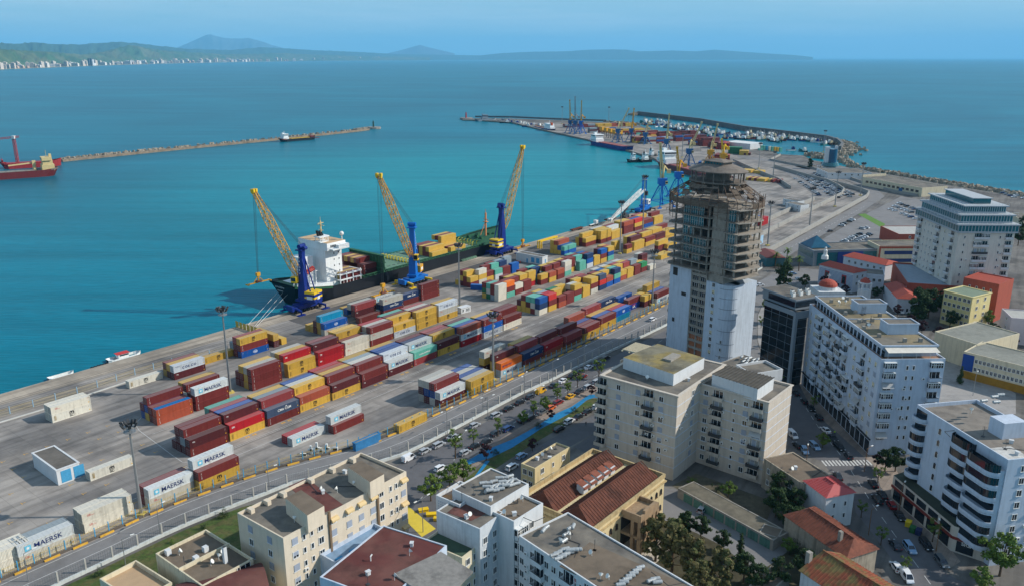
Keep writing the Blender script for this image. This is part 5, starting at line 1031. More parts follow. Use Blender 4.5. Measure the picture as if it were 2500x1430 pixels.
mb = MB(); mb.tower([ringp(8.0, 62.8), ringp(8.0, 63.2)]); mb.tower([ringp(8.4, 66.6), ringp(8.4, 67.0)]); mb.tower([ringp(8.6, 70.4), ringp(8.6, 70.8)])
for i in range(0, 32, 2):
    for a, b_ in ((63.2, 66.6), (67.0, 70.4)): p = ringp(7.7, a)[i]; mb.bar(p, (p.x, p.y, b_), .36)
mb.tower([ringp(8.8, 70.8), ringp(6, 72.2), ringp(3.6, 73.0)]); mb.box(cx_-3.6, cx_+3.6, cy_-2.6, cy_+2.6, 63, 70.4); mb.build('top_drum', [M('drum_concrete', (118, 108, 98), var=.3, scale=.5, stain=.35)], T_)
mb = MB(); mb.box(cx_-4.4, cx_+4.1, cy_-2.6, cy_+2.6, 72.6, 73.8); [mb.box(cx_-4.2+k*1.35, cx_-3.4+k*1.35, cy_-2.7, cy_-2.6, 72.8, 73.6, 1) for k in range(6)]; mb.tower([[Vector((cx_+x, cy_+y, z)) for x, y in ((-5.2, -3.4), (4.9, -3.4), (4.9, 3.4), (-5.2, 3.4))] for z in (73.8, 74.0)]+[[Vector((cx_+x, cy_+y, 74.7)) for x, y in ((-2, -1), (2, -1), (2, 1), (-2, 1))]]); mb.build('roof_cap', [MATS['drum_concrete'], tealg], T_)
mb = MB(); mb.box(-3.2, 0, 3, 12, 27.5, 27.8)
for z in (3, 8, 13, 18, 23, 28): mb.box(-3, 0, 3, 12, z, z+.25); mb.box(-3, -2.9, 3, 12, z, z+1.1)
mb.build('side_balcony', [rawc], T_)
random.seed(11)

# ---- roof clutter and air conditioners
dm_ = MB(); dm_.cyl((0, 0, 0), (0, 0, .9), .05, n=6); dm_.cyl((0, 0, .9), (.25, -.3, 1.15), .15, .5, 12); dish = dm_.mesh('satellite_dish', [wht]); an = MB(); an.bar((0, 0, 0), (0, 0, 2.6), .06); [an.bar((-.5+k*.04, 0, 1.6+k*.3), (.5-k*.04, 0, 1.6+k*.3), .04) for k in range(4)]; an.box(-.35, .35, -.35, .35, 0, .12); ant = an.mesh('antenna', [gsteel]); vn = MB(); vn.box(-.4, .4, -.3, .3, 0, .8); vn.box(-.5, .5, -.4, .4, .8, .92); vent = vn.mesh('vent', [whiter]); pp = MB(); pp.bar((0, 0, .12), (5, .6, .12), .1); pp.bar((5, .6, .12), (5.4, 3.6, .12), .1); pipe = pp.mesh('roof_pipe', [gsteel])
for b, n, dz in ((B1, 9, -.68), (B2, 5, -.66), (B3, 5, -.2), (B5, 4, -.2), (B6, 3, -.25), (B7, 5, -.55), (B8, 12, -.3), (B10, 6, -.25), (B11, 3, -.55), (B12, 0, 0), (B14, 9, -.95), (H1, 4, -.25), (B9b, 8, -.45), (B15, 0, 0)):
    for k in range(n): nm, me = random.choice((('satellite_dish', dish), ('satellite_dish', dish), ('antenna', ant), ('vent', vent), ('roof_pipe', pipe))); put(nm, me, b.o, (random.uniform(.12, .85)*b.W, random.uniform(.1, .85)*b.D, b.h+dz), random.uniform(0, 6.28))
for k in range(16): nm, me = random.choice((('satellite_dish', dish), ('antenna', ant), ('vent', vent))); put(nm, me, B12.o, (random.uniform(.15, .85)*B12.W, random.uniform(.1, .9)*B12.D, 32.06), random.uniform(0, 6.28))
for b, fc, n, hmin in ((B5, 'f', 3, 3), (B6, 'f', 3, 3), (B8, 'l', 16, 2), (B10, 'l', 7, 5), (B10, 'f', 4, 5), (B11, 'l', 8, 5), (B12, 'l', 26, 6), (B12, 'f', 6, 5), (B14, 'f', 6, 6), (B15, 'f', 8, 6), (B1, 'f', 3, 4)):
    Lf = b.W if fc == 'f' else b.D
    for k in range(n): b.win(fc, random.uniform(.08, .95)*Lf, hmin+3.03*random.randrange(int((b.h-hmin-3)/3.03))+.1, 'k')
mb = MB()
for k in range(9):
    y = 1+k*2.2; mb.box(-.06, 0, y, y+.7, 4+(k % 5)*3.05, 5.1+(k % 5)*3.05); 
o_ = mb.build('laundry', [M('laundry_cloth', (170, 120, 120), var=.5, scale=.5)], B8.o)
# ================================================================ STREETS, FENCES, CARS, TREES
grass_m = M('grass', (66, 84, 34), rough=.95, var=.35, scale=1.2, stain=.3, col2=srgb((84, 84, 46))); bluepath = M('blue_path_paint', (26, 120, 168), rough=.7, var=.12, scale=1, stain=.2)  # bluepath: blue darkened to stand for shade lying on the path
pave = slab_mat('pavement_slabs', (156, 142, 130), (140, 126, 116), 1.6, stain=.25, ang=.9, line=.8); plaza_m = M('plaza_stone', (150, 146, 142), rough=.9, var=.12, scale=.5, stain=.25); yelg = M('yellow_ground_paint', (206, 182, 62), rough=.8, var=.08, stain=.12)
def psheet(name, px, z, m): return sheet(name, PX(px), z, m)
psheet('street', [(940, 1150), (1030, 1109), (1130, 1059), (1280, 979), (1400, 918), (1500, 868), (1620, 808), (1700, 775), (1700, 830), (1640, 835), (1500, 915), (1420, 955), (1330, 1003), (1250, 1053), (1170, 1103), (1110, 1143), (1070, 1190), (1090, 1330), (960, 1330)], .02, asph_d)
psheet('pavement', [(1070, 1190), (1110, 1143), (1170, 1103), (1250, 1053), (1330, 1003), (1420, 955), (1500, 915), (1500, 940), (1440, 968), (1400, 996), (1300, 1052), (1200, 1110), (1130, 1165), (1090, 1260)], .03, pave)
psheet('grass', [(1110, 1190), (1200, 1116), (1300, 1058), (1400, 1000), (1440, 972), (1500, 972), (1500, 985), (1440, 1005), (1370, 1042), (1290, 1090), (1200, 1150), (1130, 1200)], .03, grass_m)
psheet('blue_path', [(1136, 1126), (1190, 1096), (1250, 1072), (1286, 1053), (1320, 1033), (1352, 1011), (1395, 992), (1438, 963), (1452, 962), (1495, 975), (1495, 980), (1452, 969), (1432, 976), (1400, 1003), (1362, 1024), (1320, 1046), (1290, 1066), (1250, 1092), (1200, 1116), (1160, 1128), (1142, 1134)], .045, bluepath)
psheet('blue_path', [(1156, 1166), (1166, 1162), (1196, 1124), (1186, 1124)], .042, bluepath)
psheet('street', [(1195, 1170), (1290, 1104), (1370, 1056), (1440, 1016), (1500, 990), (1500, 1030), (1400, 1085), (1330, 1122), (1260, 1180)], .02, asph_d)
psheet('yellow_paving', [(997, 1235), (1064, 1290), (1030, 1310), (960, 1240)], .04, yelg)
gp = PX([(-200, 1600), (0, 1512), (156, 1431), (236, 1394), (313, 1357), (385, 1323), (455, 1291), (523, 1263), (588, 1238), (640, 1225), (640, 1345), (600, 1390), (545, 1400), (300, 1480), (100, 1600)]); sheet('grass', gp, .03, grass_m)
S2 = [(1700, 835), (1845, 900), (1950, 935), (1975, 985), (2015, 1030), (2060, 1070), (2132, 1135), (2150, 1188), (2190, 1247), (2217, 1278), (2275, 1342), (2310, 1398), (2400, 1450), (2420, 1520), (2280, 1520), (2200, 1400), (2169, 1352), (2116, 1283), (2089, 1250), (2081, 1204), (2036, 1164), (2009, 1127), (1930, 1090), (1905, 1000), (1850, 930), (1700, 880)]
psheet('street', S2[2:-3]+[(1925, 1085), (1918, 990), (1930, 940)], .02, asph_d)
psheet('pavement', [(1950, 935), (1975, 985), (2015, 1030), (2060, 1070), (2132, 1135), (2150, 1188), (2190, 1247), (2275, 1342), (2310, 1393), (2345, 1370), (2240, 1240), (2190, 1150), (2140, 1105), (2100, 1060), (2050, 1000), (1985, 925)], .05, pave)
psheet('street', [(1818, 712), (1850, 688), (1890, 668), (1960, 655), (2010, 660), (2010, 690), (1950, 688), (1900, 703), (1864, 733), (1848, 770), (1848, 830), (1862, 880), (1885, 925), (1850, 925), (1818, 860)], .02, asph)
psheet('pavement', [(1866, 735), (1900, 705), (1905, 712), (1880, 745), (1872, 790), (1874, 850), (1905, 900), (1940, 900), (1950, 925), (1890, 925), (1866, 880), (1850, 830), (1850, 770)], .03, plaza_m)
psheet('grass', [(1882, 745), (1906, 714), (1960, 705), (1960, 740), (1915, 760), (1908, 870), (1876, 848), (1874, 790)], .04, M('park_ground', (58, 70, 38), rough=1, var=.35, scale=.8, stain=.3))
psheet('plaza', [(2240, 900), (2330, 870), (2480, 960), (2480, 1010), (2280, 1010)], .03, plaza_m)
psheet('grass', [(2095, 524), (2112, 522), (2162, 548), (2152, 556)], .05, M('bright_lawn', (88, 124, 52), rough=1, var=.2)); psheet('car_park', [(1980, 600), (2120, 520), (2200, 480), (2320, 500), (2330, 560), (2200, 640), (2060, 640)], .02, asph); psheet('car_park', [(1905, 410), (1960, 405), (2060, 460), (2050, 486), (1990, 480)], .03, asph)
psheet('street', [(1871, 622), (2000, 552), (2118, 487), (2122, 470), (2090, 448), (2000, 420), (1900, 398), (1800, 385), (1800, 380), (1905, 393), (2030, 420), (2130, 452), (2160, 480), (2100, 520), (1990, 585), (1900, 640)], .03, asph)
psheet('garden', [(1560, 1300), (1640, 1230), (1720, 1260), (1860, 1330), (1960, 1260), (2060, 1420), (2080, 1520), (1560, 1520)], .02, M('garden_soil', (70, 66, 48), rough=1, var=.35, scale=.6, stain=.4)); psheet('yard_paving', [(1620, 1190), (1700, 1200), (1900, 1300), (1930, 1340), (1850, 1400), (1760, 1330), (1700, 1300), (1600, 1260)], .035, asph)
psheet('car_park', [(1400, 1090), (1500, 1030), (1500, 1110), (1440, 1110)], .04, asph_d); psheet('court', [(1640, 1185), (1700, 1155), (1890, 1225), (1860, 1300)], .03, M('dirt_court', (92, 86, 70), rough=1, var=.3, stain=.4))
def dashes(px, ln, gap, wd, z, m, name='road_marking'):
    mb = MB()
    for (x, y, a) in along(PX(px), ln+gap): T = Matrix.Translation((x, y, z)) @ Matrix.Rotation(a, 4, 'Z'); P = [T @ Vector(q) for q in ((0, -wd/2, 0), (ln, -wd/2, 0), (ln, wd/2, 0), (0, wd/2, 0))]; mb.poly(P)
    o = mb.build(name, [m]); o['kind'] = 'structure'
dashes([(1020, 1225), (1110, 1120), (1170, 1085), (1250, 1034), (1330, 984), (1420, 935), (1500, 893), (1620, 828)], 3, 3, .14, .034, white_l); dashes([(1945, 960), (2000, 1045), (2060, 1120), (2130, 1230), (2210, 1340), (2290, 1450)], 3, 3, .14, .034, white_l)
dashes([(2010, 1130), (2130, 1128)], .5, .5, 3.2, .036, white_l, 'zebra_crossing'); dashes([(1885, 630), (2000, 565), (2110, 505)], 3, 4, .2, .04, white_l)
# yard lines and slot numbers
for t0 in (199.4, 198.6): dashes([(455, 1129), (655, 1052)], 200, 1, .14, .034, white_l) if t0 == 0 else stquad('yard_line', 100, 268, t0-.07, t0+.07, .034, white_l)
stquad('yard_line', 60, 190, 193.9, 194.05, .034, white_l); stquad('yard_line', 110, 160, 226.4, 226.55, .034, white_l); stquad('yard_line', 270, 400, 197.9, 198.1, .034, white_l)
mb = MB()
random.seed(3)
for s0 in range(50, 108, 6):
    for t0 in (192, 199.5, 207, 214.5, 222, 229, 236, 243):
        if random.random() < .8:
            for a, b_, c, d in ((0, 1.1, -.07, .07), (-.07, .07, -.6, .6)): P = [ST(s0+a, t0+c, .036), ST(s0+b_, t0+c, .036), ST(s0+b_, t0+d, .036), ST(s0+a, t0+d, .036)]; mb.poly(P)
for bx in [110+13*k for k in range(12)]:
    for q in range(5): x0 = bx+3+q*.8; mb.poly([ST(x0, 201.3, .036), ST(x0+.5, 201.3, .036), ST(x0+.5, 202.2, .036), ST(x0, 202.2, .036)]) if q != 2 else None
o = mb.build('slot_marking', [yell_l]); o['kind'] = 'structure'
mb = MB(); P = PX([(405, 1005), (345, 1018), (330, 1035), (340, 1050), (420, 1110), (445, 1127), (490, 1128), (560, 1105)]); 
for a, b_ in zip(P[:-1], P[1:]): mb.bar(a+Vector((0, 0, .036)), b_+Vector((0, 0, .036)), .16, 0, .004)
o = mb.build('yard_line', [white_l]); o['kind'] = 'structure'
# ---- kerb wall with yellow and blue mesh fence
kerb_m = M('dark_kerb', (96, 88, 80), rough=.95, var=.2, stain=.3); cyp = M('fence_post_blue', (70, 150, 190), rough=.6, var=.15); fy = M('fence_yellow', (188, 160, 70), rough=.7, var=.15)
def wallrun(pts, off, w_, z0, z1, m, name, parent=None, kind=None):
    mb = MB(); A = []
    for i, p in enumerate(pts):
        a = pts[max(0, i-1)]; b = pts[min(len(pts)-1, i+1)]; d = Vector((b[0]-a[0], b[1]-a[1], 0)).normalized(); n = Vector((-d.y, d.x, 0)); A.append((Vector((p[0], p[1], 0))+n*(off-w_/2), Vector((p[0], p[1], 0))+n*(off+w_/2)))
    R = [[Vector((a.x, a.y, z0)), Vector((b.x, b.y, z0)), Vector((b.x, b.y, z1)), Vector((a.x, a.y, z1))] for a, b in A]; mb.tower(R); o = mb.build(name, [m], parent)
    if kind: o['kind'] = kind
    return o
def mesh_fence(pts, off, h, z0, label, post_m, mesh_m, step, ps=.16, bars=.45, bw=.03, cat='fence', base=None, rails=2, cap=None):
    t = thing('fence', label, cat, (0, 0, 0)); A = along(pts, step); pm = MB(); pm.box(-ps/2, ps/2, -ps/2, ps/2, 0, h+.15); me = pm.mesh('post', [post_m])
    def off_(x, y, a): return Vector((x-math.sin(a)*off, y+math.cos(a)*off, z0))
    for k, (x, y, a) in enumerate(A):
        if k < 99: put('post', me, t, off_(x, y, a), a)
    mb = MB()
    for (x, y, a) in along(pts, bars): p = off_(x, y, a); mb.bar(p+Vector((0, 0, .05)), p+Vector((0, 0, h)), bw)
    for i in range(len(A)-1):
        p, q = off_(*A[i]), off_(*A[i+1])
        for r in range(rails): z = h*(r+.6)/rails; mb.bar(p+Vector((0, 0, z)), q+Vector((0, 0, z)), bw*1.4)
    mb.build('mesh_panel', [mesh_m], t)
    if base: wallrun(pts, off, base[0], 0, z0+.02, base[1], 'base_wall', t)
    return t
seg = WL[1:9], WL[8:15], WL[14:21]
for i, sgm in enumerate(seg):
    mesh_fence(sgm, .7, 2.3, .55, ('blue-posted yellow mesh fence on the dark kerb, left stretch by the reefer boxes', 'blue-posted yellow mesh fence on the dark kerb, middle stretch below the yard', 'blue-posted yellow mesh fence on the dark kerb, right stretch towards the tower')[i], cyp, fy, 3.4, .2, .42, .035, base=(.5, kerb_m))
kb = MB(); 
for (x, y, a) in along(WL[1:21], 6.3): T = Matrix.Translation((x, y, 0)) @ Matrix.Rotation(a, 4, 'Z'); kb.box(0, 3.4, .05, .42, .0, .42, 0, T)
o = kb.build('kerb', [yell_l]); o['kind'] = 'structure'
pst = M('concrete_post', (168, 166, 160), rough=.9, var=.1)
for i, sgm in enumerate((FL[1:10], FL[9:18], FL[17:26])):
    mesh_fence(sgm, 0, 2.6, .8, ('concrete-posted fence along the lower edge of the port road, left stretch above the grass', 'concrete-posted fence along the lower edge of the port road, stretch behind the cream block', 'concrete-posted fence along the lower edge of the port road, stretch above the parked cars')[i], pst, M('dull_mesh', (96, 104, 104), rough=.8), 6.0 if i < 2 else 4.6, .34, .5, .03, base=(.55, M('white_base_wall', (190, 194, 190), var=.1, streak=.1)), rails=3)
QF = PX([(-100, 1040), (0, 1017), (200, 958), (330, 915), (405, 893), (500, 872), (560, 858)])
mesh_fence(QF, 0, 2.4, .1, 'faded mesh fence between the rails and the open yard on the left', M('pale_blue_post', (140, 170, 190)), M('faded_fence', (182, 164, 124), rough=.9, var=.1), 7, .25, .3, .05, base=(.5, conc))
wallrun(PX([(-100, 1054), (0, 1031), (120, 995), (330, 925)]), 0, .5, 0, .3, M('pale_kerb', (186, 186, 180)), 'kerb', None, 'structure')
t = thing('sea_gate', 'leaning rusty yellow gate panels at the quay edge by the mooring lines', 'gate', U(576, 797)); mb = MB(); a = U(576, 797); b_ = U(640, 818)
for k in range(7): p = a.lerp(b_, k/7)-a; q = a.lerp(b_, (k+.8)/7)-a; mb.poly([p, q, q+Vector((0, 0, 2.6)), p+Vector((0, 0, 2.8))]); mb.poly([p+Vector((0, .1, 0)), p+Vector((0, .1, 2.8)), q+Vector((0, .1, 2.6)), q+Vector((0, .1, 0))])
mb.build('panel', [fy], t)
# ---- street lamps
def lamp(h, arms=1, m_=None):
    t = thing('street_lamp', 'x', 'street lamp'); mb = MB(); mb.cyl((0, 0, 0), (0, 0, h), .11, .07, 8); mb.build('pole', [m_ or steel], t); mb = MB()
    for s_ in ((1,) if arms == 1 else (1, -1)): mb.bar((0, 0, h-.1), (s_*1.9, 0, h+.25), .09)
    mb.build('arm', [m_ or steel], t)
    for s_ in ((1,) if arms == 1 else (1, -1)): mb = MB(); mb.box(s_*2.2-.45, s_*2.2+.45, -.16, .16, h+.18, h+.32); mb.build('lamp_head', [wht], t)
    return t
lmps = [(307, 1380, 7, 1, 'left of the grass strip'), (70, 1418, 7, 1, 'by the left frame edge'), (391, 1300, 7, 1, 'beside the small shrubs'), (658, 1200, 7, 1, 'above the red-roofed corner of the cream block'), (1092, 1060, 8, 2, 'at the head of the white cars'), (1131, 1130, 9, 2, 'beside the leafy street tree'), (1191, 1025, 8, 2, 'above the silver cars'), (1316, 1018, 10, 2, 'beside the red car'), (1280, 975, 9, 2, 'at the shade edge on the avenue'), (1349, 932, 8, 1, 'above the white saloon'),
        (1179, 1000, 6, 1, 'short one on the road verge'), (1425, 905, 9, 1, 'at the top of the parked row'), (1465, 868, 7, 1, 'near the pergola roof'), (1033, 1298, 9, 2, 'on the yellow paving'), (1966, 1150, 7, 1, 'by the old flat-roofed house'), (2110, 1150, 7, 1, 'by the zebra crossing'), (2195, 1245, 7, 1, 'on the pavement before the podium'), (2285, 1345, 7, 1, 'beside the round blue sign'), (2120, 1305, 7, 1, 'against the tiled house'), (2375, 965, 8, 1, 'on the plaza'), (2040, 470, 12, 1, 'at the ferry bend'), (1975, 545, 12, 1, 'between the barriers')]
for k, (x, y, h, ar, lb) in enumerate(lmps):
    l_ = lamp(h, ar, M('brown_lamp_post', (120, 88, 60)) if x > 1960 and y > 1000 else None); l_.location = U(x, y); l_.rotation_euler = (0, 0, .6+.3*(k % 3)); l_['label'] = ('double-armed ' if ar == 2 else 'single-armed ')+'street lamp '+lb; l_['group'] = 'street lamps'
# ---- cars
tyre = M('tyre', (26, 26, 28), rough=.9); carg = M('car_glass', (24, 30, 38), rough=.05, var=0, spec=.9); head_m = M('headlight', (220, 224, 226), rough=.2, var=0); tail_m = M('tail_light', (150, 20, 20), rough=.3, var=0)
carp = mat('car_paint', rough=.28, var=.02, objcol=True, spec=.6)
def loft_x(mb, prof, wf, mi=0):
    """side profile [(x, z)] extruded across y with rounded sides"""
    n = len(prof); rings = []
    for y, k in ((-1, .0), (-.93, .06), (.93, .06), (1, .0)): rings.append([Vector((x, y*wf(x, z), z-(0 if abs(y) < 1 else .0))) for x, z in prof])
    mb.tower(rings, mi)
def car_proto(kind):
    t = thing('parked_car', 'x', 'car'); L_, H, bh = {'s': (4.4, 1.45, .95), 'h': (4.0, 1.5, .98), 'v': (4.6, 1.95, 1.15), 'e': (4.6, 1.55, .98)}[kind]; h = L_/2; mb = MB()
    prof = [(-h, .35), (-h+.05, .75), (-h+.12, bh-.05), (-h+.9, bh), (h-1.15, bh), (h-.35, bh-.16), (h-.02, .62), (h, .35), (h-.3, .24), (-h+.3, .24)]
    loft_x(mb, prof, lambda x, z: .86 if abs(x) < h-.35 else .78); b = mb.build('body', [carp], t); b['paint'] = 1
    mb = MB(); r0, r1 = {'s': (-h+.75, h-1.5), 'h': (-h+.12, h-1.35), 'v': (-h+.06, h-.9), 'e': (-h+.15, h-1.4)}[kind]; z0 = bh-.02
    lo = [(r0, -.8), (r1+.35, -.8), (r1+.35, .8), (r0, .8)]; hi = [(r0+(.55 if kind == 's' else .2), -.62), (r1-.35, -.62), (r1-.35, .62), (r0+(.55 if kind == 's' else .2), .62)]
    mb.tower([[Vector((x, y, z0)) for x, y in lo], [Vector((x, y, H-.06)) for x, y in hi]]); mb.build('windows', [carg], t)
    mb = MB(); mb.prism([(x, y*1.03) for x, y in hi], H-.06, H); 
    for (x0, y0), (x1, y1) in zip(lo, hi): mb.bar((x0, y0, z0), (x1, y1, H-.03), .08)
    if kind == 'v': mb.box(r0, -.1, -.84, .84, z0, H-.1)
    rf = mb.build('roof', [carp], t); rf['paint'] = 1
    wm_ = MB(); wm_.cyl((0, -.11, 0), (0, .11, 0), .33, n=14); wm_.cyl((0, -.12, 0), (0, .12, 0), .19, n=10, mi=1); me = wm_.mesh('wheel', [tyre, steel])
    for x in (-h+.82, h-.88):
        for y in (-.78, .78): put('wheel', me, t, (x, y, .33))
    for y in (-.6, .6): mb = MB(); mb.box(h-.12, h+.0, y-.2, y+.2, .58, .76); mb.build('headlight', [head_m], t); mb = MB(); mb.box(-h-.01, -h+.1, y-.17, y+.17, .66, .86); mb.build('tail_light', [tail_m], t)
    return reg_t(t)
def reg_t(t): KIDS[t.name] = [o for o in COL.objects if o.parent == t]; return t
CP = {k: car_proto(k) for k in 'shve'}; used = set()
CCOL = dict(w=(222, 224, 226), s=(164, 168, 172), k=(24, 26, 30), d=(48, 54, 62), b=(34, 62, 110), l=(128, 160, 190), r=(130, 22, 24), y=(214, 160, 20), o=(206, 96, 34), g=(92, 96, 98)); CNM = dict(w='white', s='silver', k='black', d='dark grey', b='dark blue', l='pale blue', r='red', y='yellow', o='orange', g='grey')
def car(x, y, col, kind, ang, lab, group='cars parked along the streets'):
    src = CP[kind]; c = srgb(CCOL[col]); 
    if kind not in used: used.add(kind); o = src; o.location = U(x, y); o.rotation_euler = (0, 0, ang); [setattr(k_, 'color', (*c, 1)) for k_ in KIDS[src.name] if 'paint' in k_]; o['label'] = lab; o['group'] = group; return o
    return dup(src, U(x, y), ang, lab, group, (*c, 1))
def heading(px, py, pts):
    p = U(px, py); best = min(range(len(pts)-1), key=lambda i: (pts[i].lerp(pts[i+1], .5)-p).length); d = pts[best+1]-pts[best]; return math.atan2(d.y, d.x)
AV = PX([(1000, 1130), (1130, 1062), (1280, 985), (1400, 925), (1500, 875), (1640, 805)]); KN = dict(s='saloon', h='hatchback', v='van', e='estate')
nrow = [(998, 1122, 'w', 'v'), (1037, 1104, 's', 'h'), (1071, 1089, 's', 'e'), (1105, 1070, 's', 's'), (1159, 1041, 's', 'h'), (1211, 1016, 's', 'e'), (1241, 1000, 'k', 's'), (1269, 985, 'k', 's'), (1295, 971, 'd', 'h'), (1320, 958, 'y', 'v'), (1352, 943, 'd', 's'), (1375, 932, 'w', 's'), (1397, 920, 'k', 's'), (1418, 909, 'd', 'e'), (1437, 899, 'w', 's'), (1457, 889, 'l', 'h'), (1478, 877, 'k', 'e')]
srow = [(1075, 1146, 'w', 'h'), (1135, 1108, 's', 'h'), (1160, 1092, 'k', 's'), (1187, 1081, 'k', 's'), (1212, 1060, 'd', 'e'), (1240, 1049, 'b', 'e'), (1275, 1028, 'k', 'h'), (1297, 1022, 'd', 'e'), (1324, 1008, 'g', 's'), (1345, 998, 'o', 'h'), (1363, 985, 'r', 'e'), (1393, 970, 'y', 's'), (1415, 958, 'd', 's'), (1436, 947, 's', 'e'), (1457, 934, 's', 'e'), (1478, 924, 'k', 's'), (1423, 921, 'r', 'h')]
for i, (x, y, c, k) in enumerate(nrow): car(x, y, c, k, heading(x, y, AV), '%s %s, %s from the left in the upper parked row of the avenue' % (CNM[c], KN[k], ORD[i]))
for i, (x, y, c, k) in enumerate(srow): car(x, y, c, k, heading(x, y, AV), '%s %s, %s from the left in the tree-side row of the avenue' % (CNM[c], KN[k], ORD[i]))
for (x, y, c, k, lb) in ((1250, 1143, 'w', 'e', 'at the end of the park lane by the dish roof'), (1273, 1116, 'l', 'h', 'beside the junk roof annex'), (1365, 1050, 'k', 'e', 'lowest on the park lane'), (1390, 1031, 'w', 'e', 'below the blue path bend'), (1412, 1020, 'k', 's', 'between the white cars on the park lane'), (1434, 1008, 'k', 's', 'above the black saloon on the park lane'), (1457, 995, 'w', 'h', 'on the lawn side near the beige block'), (1477, 984, 'w', 'e', 'highest on the park lane'), (1474, 1016, 'b', 's', 'alone by the beige block')):
    car(x, y, c, k, heading(x, y, AV), '%s %s %s' % (CNM[c], KN[k], lb))
S2C = PX([(1940, 950), (2000, 1040), (2060, 1090), (2130, 1190), (2200, 1290), (2300, 1420)])
for (x, y, c, k, lb) in ((1934, 1065, 'w', 'v', 'double parked at the foot of the beige end wall'), (1947, 1090, 'd', 'h', 'behind the white van at the beige wall'), (1964, 1103, 'l', 'h', 'nearest the old flat-roofed house'), (1988, 1092, 'l', 'e', 'driving up the dark street'), (1943, 962, 'k', 's', 'first under the long white block'), (1963, 982, 'k', 'h', 'second under the long white block'), (1980, 999, 'k', 's', 'third under the long white block'), (1999, 1021, 'k', 'e', 'fourth under the long white block'), (2015, 1053, 'w', 's', 'kerbside beside the green-vested walker'), (2032, 1072, 'd', 's', 'below the kerbside white saloon'), (2048, 1094, 'k', 'e', 'before the crossing, upper'), (2071, 1116, 'd', 'h', 'nearest the zebra crossing'),
    (2045, 1166, 'd', 's', 'beside the pink metal roof'), (2131, 1184, 'k', 's', 'first below the crossing'), (2153, 1211, 'k', 's', 'kerbside abreast of another black one'), (2141, 1223, 'k', 'e', 'double parked, outer one'), (2175, 1236, 'r', 'h', 'parked before the podium shops'), (2196, 1263, 'k', 's', 'next below the red one'), (2185, 1334, 'd', 's', 'moving, beside the pale one'), (2220, 1341, 'l', 'e', 'moving, centre of the lower street'), (2260, 1333, 'k', 'e', 'kerbside by the podium corner'), (2298, 1375, 'g', 'e', 'last on the lower street'), (2187, 1388, 'w', 'h', 'at the corner of the mossy roof'), (2212, 1412, 'w', 'v', 'bottom edge beside the mossy roof')):
    car(x, y, c, k, heading(x, y, S2C)+(math.pi if x % 2 else 0), '%s %s %s' % (CNM[c], KN[k], lb))
for (x, y, c, k, a, lb) in ((1593, 782, 'w', 'e', .9, 'alone on the port road left of the tower'), (1715, 1246, 's', 'e', 1.0, 'in the yard below the garages'), (1829, 1291, 'k', 'h', 1.0, 'in the yard by the garage row end'), (1855, 698, 'w', 's', .3, 'on the bend right of the tower'), (1950, 684, 'w', 'h', .1, 'passing in front of the striped church'), (1935, 670, 'l', 's', .1, 'passing the palms'), (1838, 738, 'k', 's', 1.3, 'on the road behind the tower'), (1880, 500, 'w', 'h', .9, 'near the ferry lane start'), (2027, 566, 'k', 's', .5, 'alone on the wide parking apron'), (2305, 1000, 'w', 's', 1, 'on the plaza side')): car(x, y, c, k, a, '%s %s %s' % (CNM[c], KN[k], lb))
# small far cars: one shared mesh each
def far_car(kind):
    mb = MB(); h = 2.15; loft_x(mb, [(-h, .3), (-h+.1, .92), (-h+.8, .98), (h-1.1, .98), (h-.1, .8), (h, .3)], lambda x, z: .86); lo = [(-h+.3, -.78), (h-1.1, -.78), (h-1.1, .78), (-h+.3, .78)]; hi = [(-h+.7, -.6), (h-1.8, -.6), (h-1.8, .6), (-h+.7, .6)]
    mb.tower([[Vector((x, y, .96)) for x, y in lo], [Vector((x, y, 1.42)) for x, y in hi]], 1); mb.prism(hi, 1.42, 1.48, 0)
    for x in (-1.3, 1.3):
        for y in (-.8, .8): mb.cyl((x, y-.1, .32), (x, y+.1, .32), .32, n=8, mi=2)
    return mb.mesh('far_car', [carp, carg, tyre])
FC = far_car(0)
def lot(px0, px1, px2, nu, nv, lb, fill=.85, cols='wwwskdbwsg', ang=0.):
    a, b, c = U(*px0), U(*px1), U(*px2); n = 0; d = b-a; A = math.atan2(d.y, d.x)+math.pi/2+ang
    for i in range(nu):
        for j in range(nv):
            if random.random() > fill: continue
            p = a+(b-a)*(i/max(1, nu-1))+(c-a)*(j/max(1, nv-1)); cc = random.choice(cols); o = put('parked_car', FC, None, p+Vector((random.uniform(-.3, .3), random.uniform(-.3, .3), .03)), A+random.choice((0, math.pi))); o.color = (*srgb(CCOL[cc]), 1)
            tag(o, 'tiny %s car, %s row, %s space, %s' % (CNM[cc], ORD[j], ORD[i % 18], lb), 'car', 'small cars in the '+lb)
lot((1935, 433), (2000, 478), (1965, 420), 17, 1, 'edge of the port lot'); lot((1950, 428), (2035, 482), (1990, 424), 17, 4, 'crowded port lot', .8); lot((2005, 452), (2046, 484), (2030, 450), 8, 3, 'port lot corner', .8)
lot((2052, 596), (2098, 573), (2060, 600), 9, 1, 'apron by the glass hall, upper'); lot((2076, 596), (2122, 574), (2080, 597), 9, 1, 'apron by the glass hall, lower'); lot((2175, 512), (2235, 536), (2195, 498), 7, 3, 'triangular car park', .75); lot((1985, 404), (2015, 412), (2000, 398), 5, 2, 'strip near the control tower', .8); lot((2055, 552), (2075, 542), (2060, 548), 2, 2, 'roadside apron'); lot((2105, 560), (2125, 556), (2108, 556), 3, 1, 'isolated trio on the apron'); lot((2160, 640), (2230, 612), (2165, 636), 6, 1, 'row under the cream tower'); lot((2440, 470), (2495, 490), (2445, 466), 7, 2, 'seafront strip', .7); lot((2190, 760), (2240, 770), (2190, 755), 4, 1, 'courtyard of the school', .7)
